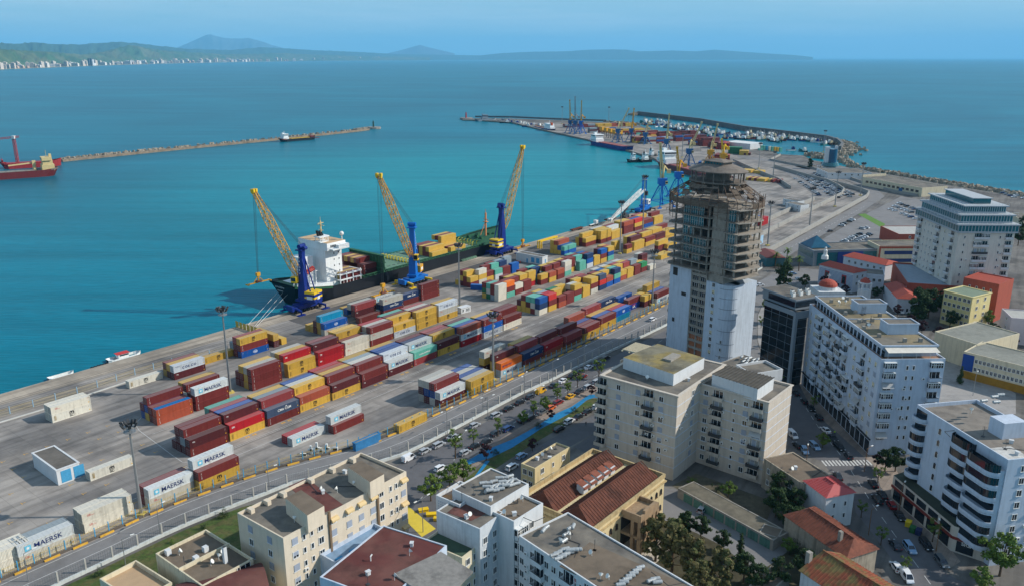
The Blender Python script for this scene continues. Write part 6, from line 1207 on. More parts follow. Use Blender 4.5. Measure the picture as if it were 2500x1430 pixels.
# ---- trees
bark = M('bark', (86, 70, 54), rough=1, var=.25, scale=3)
def leafm(name, c, c2): return M(name, c, rough=.75, var=.3, scale=.9, col2=srgb(c2), spec=.2)
LV = dict(g=(leafm('leaf_mid_green', (74, 96, 40), (96, 116, 50)), leafm('leaf_fresh_green', (106, 128, 54), (86, 106, 44))), d=(leafm('leaf_dark_green', (40, 58, 32), (54, 72, 38)), leafm('leaf_deep_green', (56, 76, 40), (40, 58, 32))), e=(leafm('leaf_olive', (84, 84, 50), (98, 92, 58)), leafm('leaf_russet', (98, 88, 54), (76, 84, 46))),
          p=(leafm('leaf_purple', (62, 36, 42), (46, 30, 38)), leafm('leaf_plum', (74, 44, 48), (56, 36, 42))), o=(leafm('leaf_grey_olive', (102, 108, 80), (84, 94, 62)), leafm('leaf_silver', (124, 128, 96), (96, 104, 70))))
def crown_mesh(kind, lv, seed, H=8., n=3000, leaf=.3):
    R = random.Random(seed); mb = MB(); lumps = []
    if kind == 'round':
        for i in range(38): a = R.uniform(0, 6.28); z = R.uniform(.34, .95); r = math.sin(min(1, (z-.28)/.7)*math.pi)*.4*R.uniform(.35, 1.05); lumps.append((r*math.cos(a)*H, r*math.sin(a)*H, z*H, R.uniform(.05, .13)*H))
    elif kind == 'tall':
        for i in range(60): a = R.uniform(0, 6.28); z = R.uniform(.16, .98); r = (.30 if z < .6 else .30*(1.15-z)/.55)*R.uniform(.25, 1.1); lumps.append((r*math.cos(a)*H, r*math.sin(a)*H, z*H, R.uniform(.035, .085)*H))
    elif kind == 'pine':
        for i in range(34): a = R.uniform(0, 6.28); z = R.uniform(.15, .96); r = (.24 if z < .7 else .24*(1.1-z)/.4)*R.uniform(.3, 1); lumps.append((r*math.cos(a)*H, r*math.sin(a)*H, z*H, R.uniform(.07, .13)*H))
    elif kind == 'cone':
        for i in range(26): z = .1+.86*i/26; r = .12*(1-z)+.02; a = R.uniform(0, 6.28); lumps.append((r*.5*math.cos(a)*H, r*.5*math.sin(a)*H, z*H, (r+.015)*H))
    elif kind == 'thin':
        for i in range(16): a = R.uniform(0, 6.28); z = R.uniform(.4, .95); r = .24*R.uniform(.2, 1); lumps.append((r*math.cos(a)*H, r*math.sin(a)*H, z*H, R.uniform(.05, .1)*H))
    elif kind == 'bush':
        for i in range(14): a = R.uniform(0, 6.28); r = R.uniform(0, .5); lumps.append((r*math.cos(a)*H, r*math.sin(a)*H, R.uniform(.15, .7)*H, R.uniform(.16, .3)*H))
    tot = sum(l_[3]**2 for l_ in lumps)
    for (x, y, z, r) in lumps:
        tone = R.random()
        for k in range(int(n*r*r/tot)):
            d = Vector((R.gauss(0, 1), R.gauss(0, 1), R.gauss(0, 1))).normalized(); rr = r*(R.random()**.45)*R.uniform(.8, 1.12); p = Vector((x, y, z))+Vector((d.x*rr, d.y*rr, d.z*rr*.8)); s_ = leaf*R.uniform(.6, 1.3)
            a = (d+Vector((R.uniform(-1, 1), R.uniform(-1, 1), R.uniform(-.2, 1)))).normalized(); u_ = a.orthogonal().normalized(); v_ = a.cross(u_); th = R.uniform(0, 6.28); u2 = u_*math.cos(th)+v_*math.sin(th); v2 = a.cross(u2)
            mb.poly([p-u2*s_-v2*s_*.5, p+u2*s_*.3-v2*s_*.6, p+u2*s_, p+v2*s_*.6], 0 if (tone < .5) ^ (R.random() < .25) else 1)
    return mb.mesh('crown', list(LV[lv])), lumps
TP = {}
def tree_proto(key):
    kind, lv, H, nm, cat = key
    t = thing(nm, 'x', cat); cm, lumps = crown_mesh(kind, lv, hash(key[0]+key[1]) % 97 if False else sum(map(ord, kind+lv)), H, {'pine': 4200, 'round': 3200, 'tall': 6500, 'cone': 1500, 'thin': 900, 'bush': 1200}[kind], {'pine': .26, 'round': .25, 'tall': .24, 'cone': .22, 'thin': .2, 'bush': .22}[kind]*H/8)
    mb = MB(); r = .022*H; mb.cyl((0, 0, 0), (0, 0, H*.4), r*1.2, r*.8, 8); mb.cyl((0, 0, H*.4), (.02*H, 0, H*.8), r*.8, r*.25, 6)
    for (x, y, z, rr) in lumps[::3]: mb.cyl((0, 0, min(z*.6, H*.45)), (x, y, z), r*.4, r*.12, 5)
    mb.build('trunk', [bark], t); put('crown', cm, t); return reg_t(t)
KT = dict(G=('round', 'g', 8., 'broadleaf_tree', 'tree'), D=('round', 'd', 9., 'broadleaf_tree', 'tree'), E=('tall', 'e', 13., 'eucalyptus_tree', 'tree'), P=('round', 'p', 5., 'purple_tree', 'tree'), T=('thin', 'g', 6., 'young_tree', 'tree'), C=('cone', 'd', 10., 'cypress_tree', 'tree'), B=('bush', 'd', 3.5, 'shrub', 'shrub'), L=('bush', 'g', 2.5, 'shrub', 'shrub'), N=('pine', 'd', 14., 'pine_tree', 'tree'), O=('round', 'o', 5., 'olive_tree', 'tree'))
KD = dict(G='leafy green street tree', D='dark green broad tree', E='tall russet-green eucalyptus', P='small purple-leaved tree', T='slender young street tree', C='narrow dark cypress', B='dark bushy shrub', L='light green shrub', N='tall dense dark pine', O='grey-green olive tree')
usedT = set()
def tree(k, x, y, sc, lb):
    if k not in TP: TP[k] = tree_proto(KT[k])
    lab = KD[k]+' '+lb
    if k not in usedT: usedT.add(k); o = TP[k]; o.location = U(x, y); o.scale = (sc,)*3; o['label'] = lab; o['group'] = 'trees and shrubs of the town'; return
    dup(TP[k], U(x, y), (x*7 % 6.28), lab, 'trees and shrubs of the town', None, sc)
for a_ in (('G', 1052, 1222, .95, 'left of the white patterned block'), ('G', 1098, 1190, .85, 'at the corner behind the tiled terrace'), ('G', 1132, 1178, .9, 'right of the pair at the terrace'), ('T', 1112, 1118, 1.5, 'beside the black saloon, bare-looking'), ('T', 1216, 1064, 1.1, 'among the parked cars, lower'), ('G', 1279, 1036, .62, 'beside the dark estate under the lamp'), ('T', 1303, 1020, 1.1, 'next to the white lamp post'), ('G', 1332, 1003, .66, 'in front of the orange hatchback'), ('T', 1360, 985, 1.2, 'in front of the red estate'), ('T', 1386, 968, 1.1, 'beside the yellow saloon'), ('T', 1410, 945, 1.2, 'in the shade by the red hatchback'), ('T', 1462, 925, 1.4, 'in the shade near the beige block'), ('T', 1156, 1088, 1.0, 'above the lower lamp'),
    ('P', 1187, 1122, .95, 'on the lawn, leftmost'), ('P', 1345, 1024, .7, 'at the middle of the blue path'), ('P', 1443, 966, .8, 'at the top bend of the blue path'), ('P', 1300, 1100, .8, 'behind the junk roof'), ('B', 1405, 1008, .8, 'in the lawn beside the blue path'), ('B', 1213, 1110, .7, 'on the lower lawn'), ('B', 1318, 1045, .8, 'on the lawn under the path'),
    ('E', 1640, 1395, 1.0, 'largest, in front of the library steps'), ('E', 1600, 1370, .9, 'left one before the library'), ('E', 1690, 1420, .85, 'right of the largest one'), ('N', 1672, 1310, .5, 'by the silver estate'), ('D', 1710, 1316, .7, 'beside the round garden path'), ('D', 1762, 1345, .62, 'at the right of the garden path'), ('E', 1755, 1440, .8, 'low centre of the garden'), ('C', 1805, 1372, .8, 'in the garden'), ('D', 1815, 1420, .8, 'at the garden bottom'), ('E', 1700, 1475, .8, 'at the bottom edge of the garden'), ('D', 1850, 1450, .8, 'beside the small shed'), ('L', 1725, 1392, 1.2, 'round, inside the path loop'),
    ('D', 1905, 1232, 1.05, 'against the beige block end'), ('D', 1938, 1262, .9, 'behind the old house'), ('D', 1893, 1262, .9, 'over the garages'), ('D', 1948, 1310, .9, 'behind the long tiled house'), ('D', 1915, 1290, .8, 'above the green-door shed'), ('B', 1940, 1350, 1.2, 'below the shed trees'), ('G', 1925, 1352, .55, 'beside the blue car roof'), ('D', 1962, 1420, .9, 'at the tiled house foot'), ('D', 1905, 1430, .8, 'bottom, left of the mossy roof'), ('G', 1778, 1214, .6, 'small, in the court of the beige block'), ('B', 1750, 1200, .9, 'in the court corner'), ('L', 1690, 1180, 1., 'on the mossy garage roof side'),
    ('G', 2440, 1405, 1.35, 'large, in front of the podium corner'), ('G', 2395, 1445, .8, 'lower, beside the large one'), ('T', 2276, 1322, 1.0, 'on the podium pavement'), ('T', 2142, 1182, .95, 'at the crossing corner'), ('G', 2008, 1092, .6, 'on the pavement before the long block'), ('T', 1986, 1000, .9, 'upper pavement of the long block'), ('T', 2150, 1330, .9, 'against the tiled house wall'), ('T', 2102, 1262, .8, 'on the street side of the tiled house'), ('G', 1895, 916, .5, 'below the glass block, left'), ('G', 1922, 935, .5, 'below the glass block, right'), ('T', 1866, 850, .9, 'on the park pavement, lowest'), ('T', 1858, 800, .9, 'on the park pavement, middle'), ('T', 1866, 760, .9, 'on the park pavement, upper'), ('T', 2208, 1400, .8, 'beside the white van'),
    ('D', 2160, 1150, .8, 'under the long block corner, left'), ('D', 2185, 1150, .85, 'under the long block corner, right'), ('P', 2140, 1140, .8, 'under the long block corner'), ('N', 1912, 716, 1.1, 'large, beside the road bend'), ('D', 1965, 706, .85, 'round, left of the striped church'), ('C', 1868, 748, .9, 'left end of the park'), ('N', 1884, 790, .95, 'in the middle of the park'), ('N', 1903, 790, .95, 'against the glass block'), ('D', 1885, 822, 1.0, 'at the park bottom'), ('O', 1880, 845, .9, 'pale, at the park foot'), ('O', 1893, 862, .9, 'pale, nearest the glass block'), ('B', 1872, 820, 1., 'by the park pavement'),
    ('P', 2010, 700, 1.1, 'in front of the striped church, left'), ('P', 2035, 712, 1.1, 'in front of the striped church, middle'), ('P', 2062, 722, 1.1, 'in front of the striped church, right'), ('D', 2135, 730, .7, 'beside the bell tower'), ('D', 2165, 728, .8, 'left of the chapel'), ('N', 2238, 790, 1.15, 'tall, behind the long block roof'), ('D', 2265, 778, 1.6, 'in the dark grove, centre'), ('D', 2303, 775, 1.5, 'in the dark grove, right'), ('P', 2190, 772, 1.1, 'in the grove, left'), ('P', 2220, 800, 1.2, 'in the grove, lower'), ('P', 2250, 815, 1.2, 'above the school roof, left'), ('P', 2290, 830, 1.2, 'above the school roof, right'), ('D', 2370, 832, .9, 'below the yellow office, left'), ('G', 2412, 795, .9, 'right of the yellow office'), ('D', 2420, 835, .95, 'below the yellow office, right'), ('D', 2330, 745, .9, 'left of the yellow office'), ('D', 2318, 800, .9, 'in front of the yellow office'), ('P', 2345, 830, 1.1, 'near the school wing'), ('P', 2470, 850, 1.1, 'right of the school roof'), ('C', 2343, 935, .7, 'alone on the plaza'),
    ('D', 2485, 600, 1.3, 'right of the cream tower, lower'), ('D', 2498, 570, 1.3, 'right of the cream tower, upper'), ('N', 1977, 412, .75, 'alone near the container ramp'), ('B', 1900, 655, 1.0, 'under the palms'), ('B', 1930, 662, 1.0, 'right of the palms'), ('B', 545, 1262, .9, 'on the grass strip, right'), ('B', 500, 1290, .6, 'on the grass strip, middle'), ('L', 420, 1325, .6, 'on the grass strip, left'), ('B', 240, 1405, .7, 'on the grass strip, far left')): tree(*a_)
def palm():
    t = thing('palm_tree', 'x', 'palm'); mb = MB(); mb.cyl((0, 0, 0), (.2, 0, 7), .28, .22, 8); mb.build('trunk', [bark], t); mb = MB(); R = random.Random(4)
    for i in range(26):
        a = i*2.4; el = R.uniform(-.5, 1.1); p = Vector((.2, 0, 7)); d = Vector((math.cos(a)*math.cos(el), math.sin(a)*math.cos(el), math.sin(el))); sd_ = Vector((-math.sin(a), math.cos(a), 0))
        for k in range(4): q = p+d*.75; mb.poly([p-sd_*.2, q-sd_*.22, q+sd_*.22, p+sd_*.2]); p = q; d = (d+Vector((0, 0, -.38))).normalized()
    mb.build('crown', [LV['g'][0]], t); return reg_t(t)
pt = palm()
for i, (x, y, lb) in enumerate(((1892, 652, 'leftmost of the traffic island'), (1920, 640, 'rear one of the traffic island'), (1924, 662, 'front one of the traffic island'), (1950, 662, 'rightmost of the traffic island'))):
    o = pt if i == 0 else dup(pt, U(x, y), i); o.location = U(x, y); o['label'] = 'bushy-headed palm, '+lb; o['group'] = 'palms on the traffic island'
# ---- people
def person_mesh(top, leg, seed=0):
    """one continuous skinned body standing with one foot ahead"""
    J = [((0, 0, .95), .13), ((0, 0, 1.2), .14), ((0, 0, 1.42), .13), ((0, 0, 1.52), .055), ((0, .01, 1.68), .105), ((-.18, 0, 1.42), .07), ((-.26, .02, 1.15), .05), ((-.24, .12, .92), .04), ((-.24, .16, .83), .035), ((.18, 0, 1.42), .07), ((.27, -.02, 1.15), .05), ((.26, .06, .92), .04), ((.26, .1, .83), .035), ((-.1, 0, .88), .1), ((-.11, .1, .5), .07), ((-.11, .06, .08), .05), ((-.11, .2, .03), .04), ((.1, 0, .88), .1), ((.11, -.08, .5), .07), ((.11, -.2, .08), .05), ((.11, -.06, .03), .04)]
    E_ = [(0, 1), (1, 2), (2, 3), (3, 4), (2, 5), (5, 6), (6, 7), (7, 8), (2, 9), (9, 10), (10, 11), (11, 12), (0, 13), (13, 14), (14, 15), (15, 16), (0, 17), (17, 18), (18, 19), (19, 20)]
    me = bpy.data.meshes.new('person_body'); me.from_pydata([j[0] for j in J], E_, []); o = bpy.data.objects.new('tmp', me); COL.objects.link(o); md = o.modifiers.new('s', 'SKIN'); 
    for i, v in enumerate(me.skin_vertices[0].data): v.radius = (J[i][1], J[i][1]*.8); v.use_root = (i == 0)
    o.modifiers.new('u', 'SUBSURF').levels = 1; bpy.context.view_layer.update(); dg = bpy.context.evaluated_depsgraph_get(); m2 = bpy.data.meshes.new_from_object(o.evaluated_get(dg)); bpy.data.objects.remove(o)
    skin = M('skin', (188, 140, 112), var=0); m2.materials.clear(); [m2.materials.append(m_) for m_ in (top, leg, skin, M('dark_hair', (40, 30, 24), var=0))]
    for p in m2.polygons:
        z = p.center.z; p.material_index = 3 if z > 1.72 or (z > 1.6 and p.center.y < -.02) else (2 if z > 1.5 or (abs(p.center.x) > .2 and z < 1.05) else (0 if z > .95 else 1))
        p.use_smooth = True
    return m2
pg, pr, pd_ = person_mesh(M('hi_vis', (170, 220, 40), var=0), M('dark_trousers', (34, 38, 50), var=0)), person_mesh(M('red_overall', (190, 44, 40), var=0), M('red_trousers', (170, 40, 40), var=0)), person_mesh(M('dark_jacket', (44, 46, 56), var=0), M('grey_trousers', (70, 72, 78), var=0))
for i, (x, y, me, lb) in enumerate(((2037, 1062, pg, 'person in a bright green vest walking on the pavement'), (1264, 643, pr, 'person in red overalls outside the white shed, left one'), (1270, 644, pr, 'person in red overalls outside the white shed, right one'), (1280, 636, pr, 'person in red standing by the white shed wall'), (1425, 1003, pd_, 'person in dark jacket walking beside the parked white estate'), (1430, 1040, pd_, 'person in dark jacket crossing the shaded car park'), (1068, 1272, pd_, 'person seated-looking near the motorbike on the paving'), (1462, 948, pd_, 'person in dark jacket on the avenue pavement'))):
    o = put('person', me, None, U(x, y)+Vector((0, 0, .05)), i*1.3); tag(o, lb.replace('seated-looking ', 'in dark jacket '), 'person')
"""small things"""
def tanks(pts, h, lb, ang, stand=True):
    key = 'tank'
    if key not in TPL: mb = MB(); mb.cyl((-.85, 0, .42), (.85, 0, .42), .38, n=12); mb.cyl((-.95, 0, .42), (-.85, 0, .42), .22, .38, 12); mb.cyl((.85, 0, .42), (.95, 0, .42), .38, .22, 12); [mb.cyl((x-.03, 0, .42), (x+.03, 0, .42), .4, n=12) for x in (-.4, .4)]; m2 = MB(); [m2.box(x-.06, x+.06, -.3, .3, 0, .1) for x in (-.5, .5)]; TPL[key] = (mb.mesh('water_tank', [M('tank_zinc', (168, 172, 172), rough=.5, var=.15, scale=2, metal=.2)]), m2.mesh('cradle', [gsteel]))
    for i, (x, y, dz) in enumerate(pts):
        o = put('water_tank', TPL[key][0], None, U(x, y, h)+Vector((0, 0, dz)), ang+random.uniform(-.25, .25)); tag(o, 'grey cylindrical water tank, %s of the %s' % (ORD[i % 18], lb), 'water tank', 'water tanks on the '+lb); put('cradle', TPL[key][1], o)
tanks([(1180+ (i % 6)*13+(i//6)*8, 1186+(i//6)*9-(i % 6)*4.2, .0 if i % 3 else .45) for i in range(18)], 18.8, 'white patterned block', .3)
tanks([(1188+i*12, 1200-i*4, .0) for i in range(6)], 18.8, 'patterned block, lower row', 1.2)
tanks([(1327, 1302, .5), (1333, 1296, .5), (1382, 1312, .5), (1392, 1298, .6), (1399, 1294, .6), (1377, 1326, .3)], 15.3, 'grey half of the long white roof', 1.0)
tanks([(1353+i*9, 1358-i*5, 0) for i in range(4)]+[(1363+i*9, 1366-i*5, 0) for i in range(4)]+[(1392+i*9, 1350-i*1, .4) for i in range(3)], 15.3, 'middle cluster of the long white roof', .25)
tanks([(1515+i*8, 1430-i*7, 0) for i in range(7)]+[(1590, 1420, 0), (1600, 1416, 0), (1605, 1424, 0)], 15.3, 'brown end of the long white roof', .2)
tanks([(1810+(i % 5)*10+(i//5)*5, 876+(i//5)*8+(i % 5)*1.5, .0 if i % 2 else .4) for i in range(15)], 18.0, 'concrete roof behind the beige block', .9)
tanks([(2425, 985, 1.5), (2440, 980, 1.5), (2430, 995, 1.2), (2400, 990, 1)], 29.5, 'curved white block', .2)
t = thing('site_shed', 'white flat-roofed shed with blue shutters on the open yard, lower left', 'shed', U(140, 1184), YA-math.pi/2+.02)
def shed(A, B, C, h, name, label, wm, rm, doors): b = Bld(name, label, 'shed', A, B, C, h, wm, rm, .15, over=.15); [b.boxl('door', (x0, x1, -.07, 0, z0, z1), [M('shutter_blue', (66, 146, 186), var=.15, scale=2)]) if f == 'f' else b.boxl('door', (-.07, 0, x0, x1, z0, z1), [MATS['shutter_blue']]) for f, x0, x1, z0, z1 in doors]; return b
bpy.data.objects.remove(t)
sb = shed((136.5, 1147), (192.5, 1127), (96.3, 1098), 4.6, 'site_shed', 'white flat-roofed shed with blue shutters on the open yard, lower left', whiter, M('shed_roof', (104, 98, 90), var=.15, stain=.3), [('f', 1, 3.6, .4, 3.8), ('f', 4.3, 7, .4, 3.8)])
sb = shed((1324, 628), (1337, 624), (1275, 612), 4.8, 'quay_office', 'white quay office with blue shutters beside the bow crane', whiter, roofg, [('l', 2, 4.2, .8, 3.6), ('l', 5.5, 7.7, .8, 3.6), ('l', 10, 11, 0, 2.4), ('f', 2.4, 3.2, 1, 3)])
cb = shed((1126, 752), (1149, 746), (1119, 748), 2.7, 'portable_cabin', 'small white portable cabin beside the middle mast', whiter, None, []); cb.grid('f', '.2:n .6:n .8:n', 1, 3, 1.9)
tk = thing('utility_pipes', 'white painted pipe manifold beside the lettered pair near the wall', 'pipework', U(757, 1108)); mb = MB()
for (x, y, w_, h) in ((0, 0, .6, 2.6), (1.6, .4, .6, 3.4), (3, -.5, .6, 2.2), (4.4, .8, .6, 2.8), (6.4, 1.2, 1.4, 1.6), (-2, -1.5, 1.2, .9)): mb.box(x, x+w_, y, y+.6, 0, h); mb.box(x-.6, x+1.2, y, y+.5, h*.4, h*.4+.6)
mb.build('pipe', [wht], tk)
bx_ = shed((868, 1082), (929, 1056), (862, 1078), 2.6, 'kiosk_shelter', 'long low blue shelter with a dusty roof beside the kerb fence', M('shelter_blue', (44, 112, 160), var=.2), M('dusty_roof', (140, 132, 116), var=.2), [])
sg = thing('sign_board', 'pale blue signboard on two posts right of the tower', 'sign', U(1856, 612), .9); mb = MB(); mb.box(-3, 3, -.1, .1, 4, 9); mb.build('panel', [M('sign_blue', (150, 184, 206), var=.1)], sg); mb = MB(); [mb.bar((x, 0, 0), (x, 0, 4.2), .25) for x in (-2, 2)]; mb.build('post', [steel], sg)
yb = MB(); yb.box(-1.2, 1.2, -.6, .6, 0, .75); yb.box(-1.3, 1.3, -.7, .7, .68, .76); ybm = yb.mesh('bench_block', [yel2])
for i, (x, y, lb) in enumerate(((1034, 1247, 'upper'), (1053, 1258, 'middle'), (1071, 1269, 'lower'))): tag(put('bench_block', ybm, None, U(x, y), .3-i*.2), 'yellow block bench on the paved corner, %s of three' % lb, 'bench', 'yellow block benches')
bn = MB(); bn.box(-.9, .9, -.6, .6, .2, 1.3); bn.prism([(-.95, -.65), (.95, -.65), (.95, .65), (-.95, .65)], 1.3, 1.4); [bn.cyl((x, -.6, .15), (x, .6, .15), .15, n=8) for x in (-.7, .7)]
for i, (x, y, c_, n_) in enumerate(((2217, 1283, (206, 176, 30), 'yellow'), (2227, 1297, (40, 96, 50), 'green'), (2242, 1303, (34, 44, 84), 'dark blue'))): tag(put('waste_container', bn.mesh('waste_container', [M('bin_'+n_.replace(' ', '_'), c_)]), None, U(x, y), .9), n_+' wheeled waste container at the kerb before the podium', 'bin', 'kerbside waste containers')
# boats against the near quay
def small_boat(x, y, L_, label, rz, cab=True, z=None):
    t = thing('small_boat', label, 'boat', U(x, y, SEA), rz); hull(t, L_, L_*.3, 1.0, -.3, shipw, wht, redp, bowrise=.5, sternrise=.1, flare=.4, n=12); 
    if cab: mb = MB(); mb.box(L_*.3, L_*.6, -L_*.1, L_*.1, .6, 2.3); mb.build('cabin', [shipw], t); mb = MB(); mb.box(L_*.34, L_*.605, -L_*.102, L_*.102, 1.5, 2.0); mb.build('window', [glass], t); mb = MB(); mb.box(L_*.26, L_*.64, -L_*.12, L_*.12, 2.3, 2.4); mb.build('cabin_roof', [redp], t)
    return t
small_boat(262, 884, 13, 'white pilot launch with red cabin roof moored at the near quay', YA-.05); small_boat(118, 929, 9, 'small white open boat tied to the quay, left', YA, False)
fd = thing('rubber_fender', 'cluster of black rubber fenders hanging off the near quay', 'fender', U(228, 900, -.6), YA); mb = MB(); [mb.cyl((k*1.1, -.2, 0), (k*1.1, 1.2, 0), .7, n=10) for k in range(6)]; mb.build('tyre', [rubber], fd)
# ================================================================ FAR HARBOUR
rock_m = M('armour_rock', (150, 140, 124), rough=1, var=.35, scale=.5, stain=.3); wallc = M('breakwater_wall', (104, 106, 106), rough=.95, var=.15, scale=.2, stain=.2)
def px_wall(name, label, cat, px, w_, z0, z1, m, off=0, z=0.):
    o = wallrun(PX(px, z), off, w_, z0, z1, m, name); tag(o, label, cat); return o
OUT = [(1558, 279), (1600, 284), (1710, 297), (1820, 317), (1930, 330), (2018, 341), (2045, 349), (2056, 359), (2050, 368)]
px_wall('breakwater', 'long grey breakwater wall curving round the fishing basin', 'breakwater', OUT, 3, -3, 5.5, wallc)
wallrun(PX(OUT), 8, 13, -3, 1.0, MATS['concrete'], 'mole_road', None, 'structure')
px_wall('breakwater', 'dark wall on the outer mole behind the patrol ships', 'breakwater', [(1160, 287), (1250, 288), (1384, 294), (1480, 297)], 1.5, 0, 3, wallc)
def rocks(name, label, P, n, r, zmax, seed=1):
    R = random.Random(seed); mb = MB()
    for i in range(n):
        f = R.random()*(len(P)-1); k = int(f); a = P[k].lerp(P[k+1], f-k); q = a+Vector((R.gauss(0, 1), R.gauss(0, 1), 0))*r*.45; s = R.uniform(.8, 1.9); h = max(0, zmax*(1-(q-a).length/(r*1.2)))
        c = [q+Vector((R.uniform(-1, 1)*s+dx*s, R.uniform(-.5, .5)*s+dy*s, 0)) for dx, dy in ((-1, -1), (1, -1), (1, 1), (-1, 1))]; mb.tower([[Vector((p.x, p.y, SEA-.5)) for p in c], [Vector((q.x+(p.x-q.x)*.6, q.y+(p.y-q.y)*.6, SEA+1.5+h+R.uniform(0, s))) for p in c]])
    o = mb.build(name, [rock_m]); tag(o, label, 'rocks', kind='stuff')
rocks('rock_armour', 'pale rock armour heaped round the breakwater head', PX([(2030, 345), (2058, 352), (2072, 362), (2068, 372), (2040, 382), (2010, 388), (1985, 380)], SEA), 420, 15, 3)
rocks('rock_armour', 'rocky tip at the far end of the basin wall', PX([(1542, 283), (1560, 279), (1590, 283)], SEA), 130, 14, 3, 2); rocks('rock_armour', 'rocky shoreline below the warehouse', PX([(2040, 384), (2090, 412), (2200, 430), (2300, 448), (2400, 465), (2510, 483)], SEA), 420, 8, 1.5, 3); rocks('rock_armour', 'low rocks between basin and road', PX([(1480, 300), (1530, 303), (1560, 306)], SEA), 90, 9, 2, 4)
LB = PX([(-60, 405), (155, 391), (300, 376), (460, 360), (700, 337), (870, 319), (905, 314)], SEA)
px_wall('breakwater', 'long thin stone breakwater crossing the bay on the left', 'breakwater', [(150, 391), (300, 376), (460, 360), (700, 337), (870, 319), (900, 315)], 5, SEA-1, .6, M('weathered_mole', (138, 122, 104), rough=1, var=.3, scale=.3, stain=.4))
rocks('rock_armour', 'low rocks along the left breakwater', LB[1:], 300, 5, .8, 5)
def light(x, y, m_, label, z=SEA):
    t = thing('harbour_light', label, 'lighthouse', U(x, y, z)); mb = MB(); mb.prism([(12*math.cos(a*.52), 9*math.sin(a*.52)) for a in range(12)], 0, 3); mb.build('base', [conc], t); mb = MB(); mb.cyl((0, 0, 3), (0, 0, 10), 1.5, 1.1, 12); mb.cyl((0, 0, 10), (0, 0, 10.4), 2, n=12); mb.cyl((0, 0, 10.4), (0, 0, 12.4), .9, n=10); mb.cyl((0, 0, 12.4), (0, 0, 13.4), 1.1, .1, 10); mb.build('tower', [m_], t)
light(912, 315, M('light_green', (40, 70, 60)), 'dark green harbour light at the breakwater tip, left'); light(1138, 292, M('light_red', (170, 40, 36)), 'red harbour light on the tip of the outer mole')
def ship2(a, b, beam, label, hm, dm, house=(.05, .2), hh=9, fb=3., cat='ship', hold=None, housem=None, bm_=None, extra=None, name='cargo_ship'):
    """a = stern, b = bow at the waterline in survey pixels"""
    A, B = U(*a, SEA), U(*b, SEA); L_ = (B-A).length; t = thing(name, label, cat, A, math.atan2(B.y-A.y, B.x-A.x)); sc = 0
    for o_ in (t,): o_.location.z = 0
    hull(t, L_, beam, SEA+fb, SEA-.8, hm, dm, bm_ or bootred, bowrise=fb*.5, sternrise=fb*.25, flare=L_*.02, n=16); z = SEA+fb-1.1; hmx = housem or shipw
    x0, x1 = L_*house[0], L_*house[1]; mb = MB(); w_ = beam*.4; mb.box(x0, x1, -w_, w_, z, z+hh*.45); mb.box(x0+(x1-x0)*.1, x1-(x1-x0)*.1, -w_*.9, w_*.9, z+hh*.45, z+hh*.75); mb.box(x0+(x1-x0)*.2, x1-(x1-x0)*.05, -w_*1.1, w_*1.1, z+hh*.75, z+hh); h_ = mb.build('deckhouse', [hmx], t)
    mb = MB(); mb.box(x1-(x1-x0)*.05, x1-(x1-x0)*.05+.08, -w_, w_, z+hh*.82, z+hh*.93); mb.box(x0+(x1-x0)*.22, x1-(x1-x0)*.08, -w_*1.1-.06, -w_*1.1, z+hh*.82, z+hh*.93)
    for k in range(4): mb.box(x0+(x1-x0)*(.15+.2*k), x0+(x1-x0)*(.25+.2*k), -w_-.06, -w_, z+hh*.25, z+hh*.33)
    mb.build('window', [glass], h_); mb = MB(); mb.bar(((x0+x1)/2, 0, z+hh), ((x0+x1)/2, 0, z+hh*1.5), .3); mb.bar(((x0+x1)/2, -1.2, z+hh*1.35), ((x0+x1)/2, 1.2, z+hh*1.35), .2); mb.build('mast', [hmx], t)
    mb = MB(); mb.box(x0+(x1-x0)*.1, x0+(x1-x0)*.3, -w_*.3, w_*.3, z+hh*.75, z+hh*1.2); mb.build('funnel', [extra or hmx], t)
    if hold: mb = MB(); mb.box(L_*hold[0], L_*hold[1], -beam*.33, beam*.33, z, z+1.3); [mb.box(L_*(hold[0]+(hold[1]-hold[0])*k/8), L_*(hold[0]+(hold[1]-hold[0])*k/8)+.4, -beam*.34, beam*.34, z+1.3, z+1.5) for k in range(9)]; mb.build('hatch', [hold[2]], t)
    return t, L_, z
darkred = M('dark_red_hull', (104, 34, 36), rough=.5, var=.15, streak=.2); redh = M('red_hull', (150, 44, 46), rough=.5, var=.12, streak=.2); blueh = M('blue_hull', (24, 50, 116), rough=.5, var=.12); hatchr = M('hatch_rose', (150, 92, 88), rough=.8, var=.15); greyd = M('deck_grey', (130, 128, 120), rough=.9, var=.2)
sA, LA, zA = ship2((143, 427), (-150, 448), 16, 'dark red cargo ship with a cream bridge at the left edge', darkred, greyd, (.03, .14), 13, 6.5, housem=cream, hold=(.2, .85, greyd))
mb = MB(); mb.cyl((LA*.20, 0, zA), (LA*.20, 0, zA+6), 1.8, 1.4, 10); mb.box(LA*.185, LA*.215, -2, 2, zA+6, zA+10); mb.bar((LA*.2, 0, zA+8), (LA*.42, 0, zA+6.5), 1.2); mb.build('deck_crane', [cream], sA)
sB, LB_, zB = ship2((2, 413), (152, 404), 15, 'bright red barge-like ship moored behind the dark red ship', redh, redh, (.02, .06), 5, 5.5, housem=redh, hold=(.1, .85, redh))
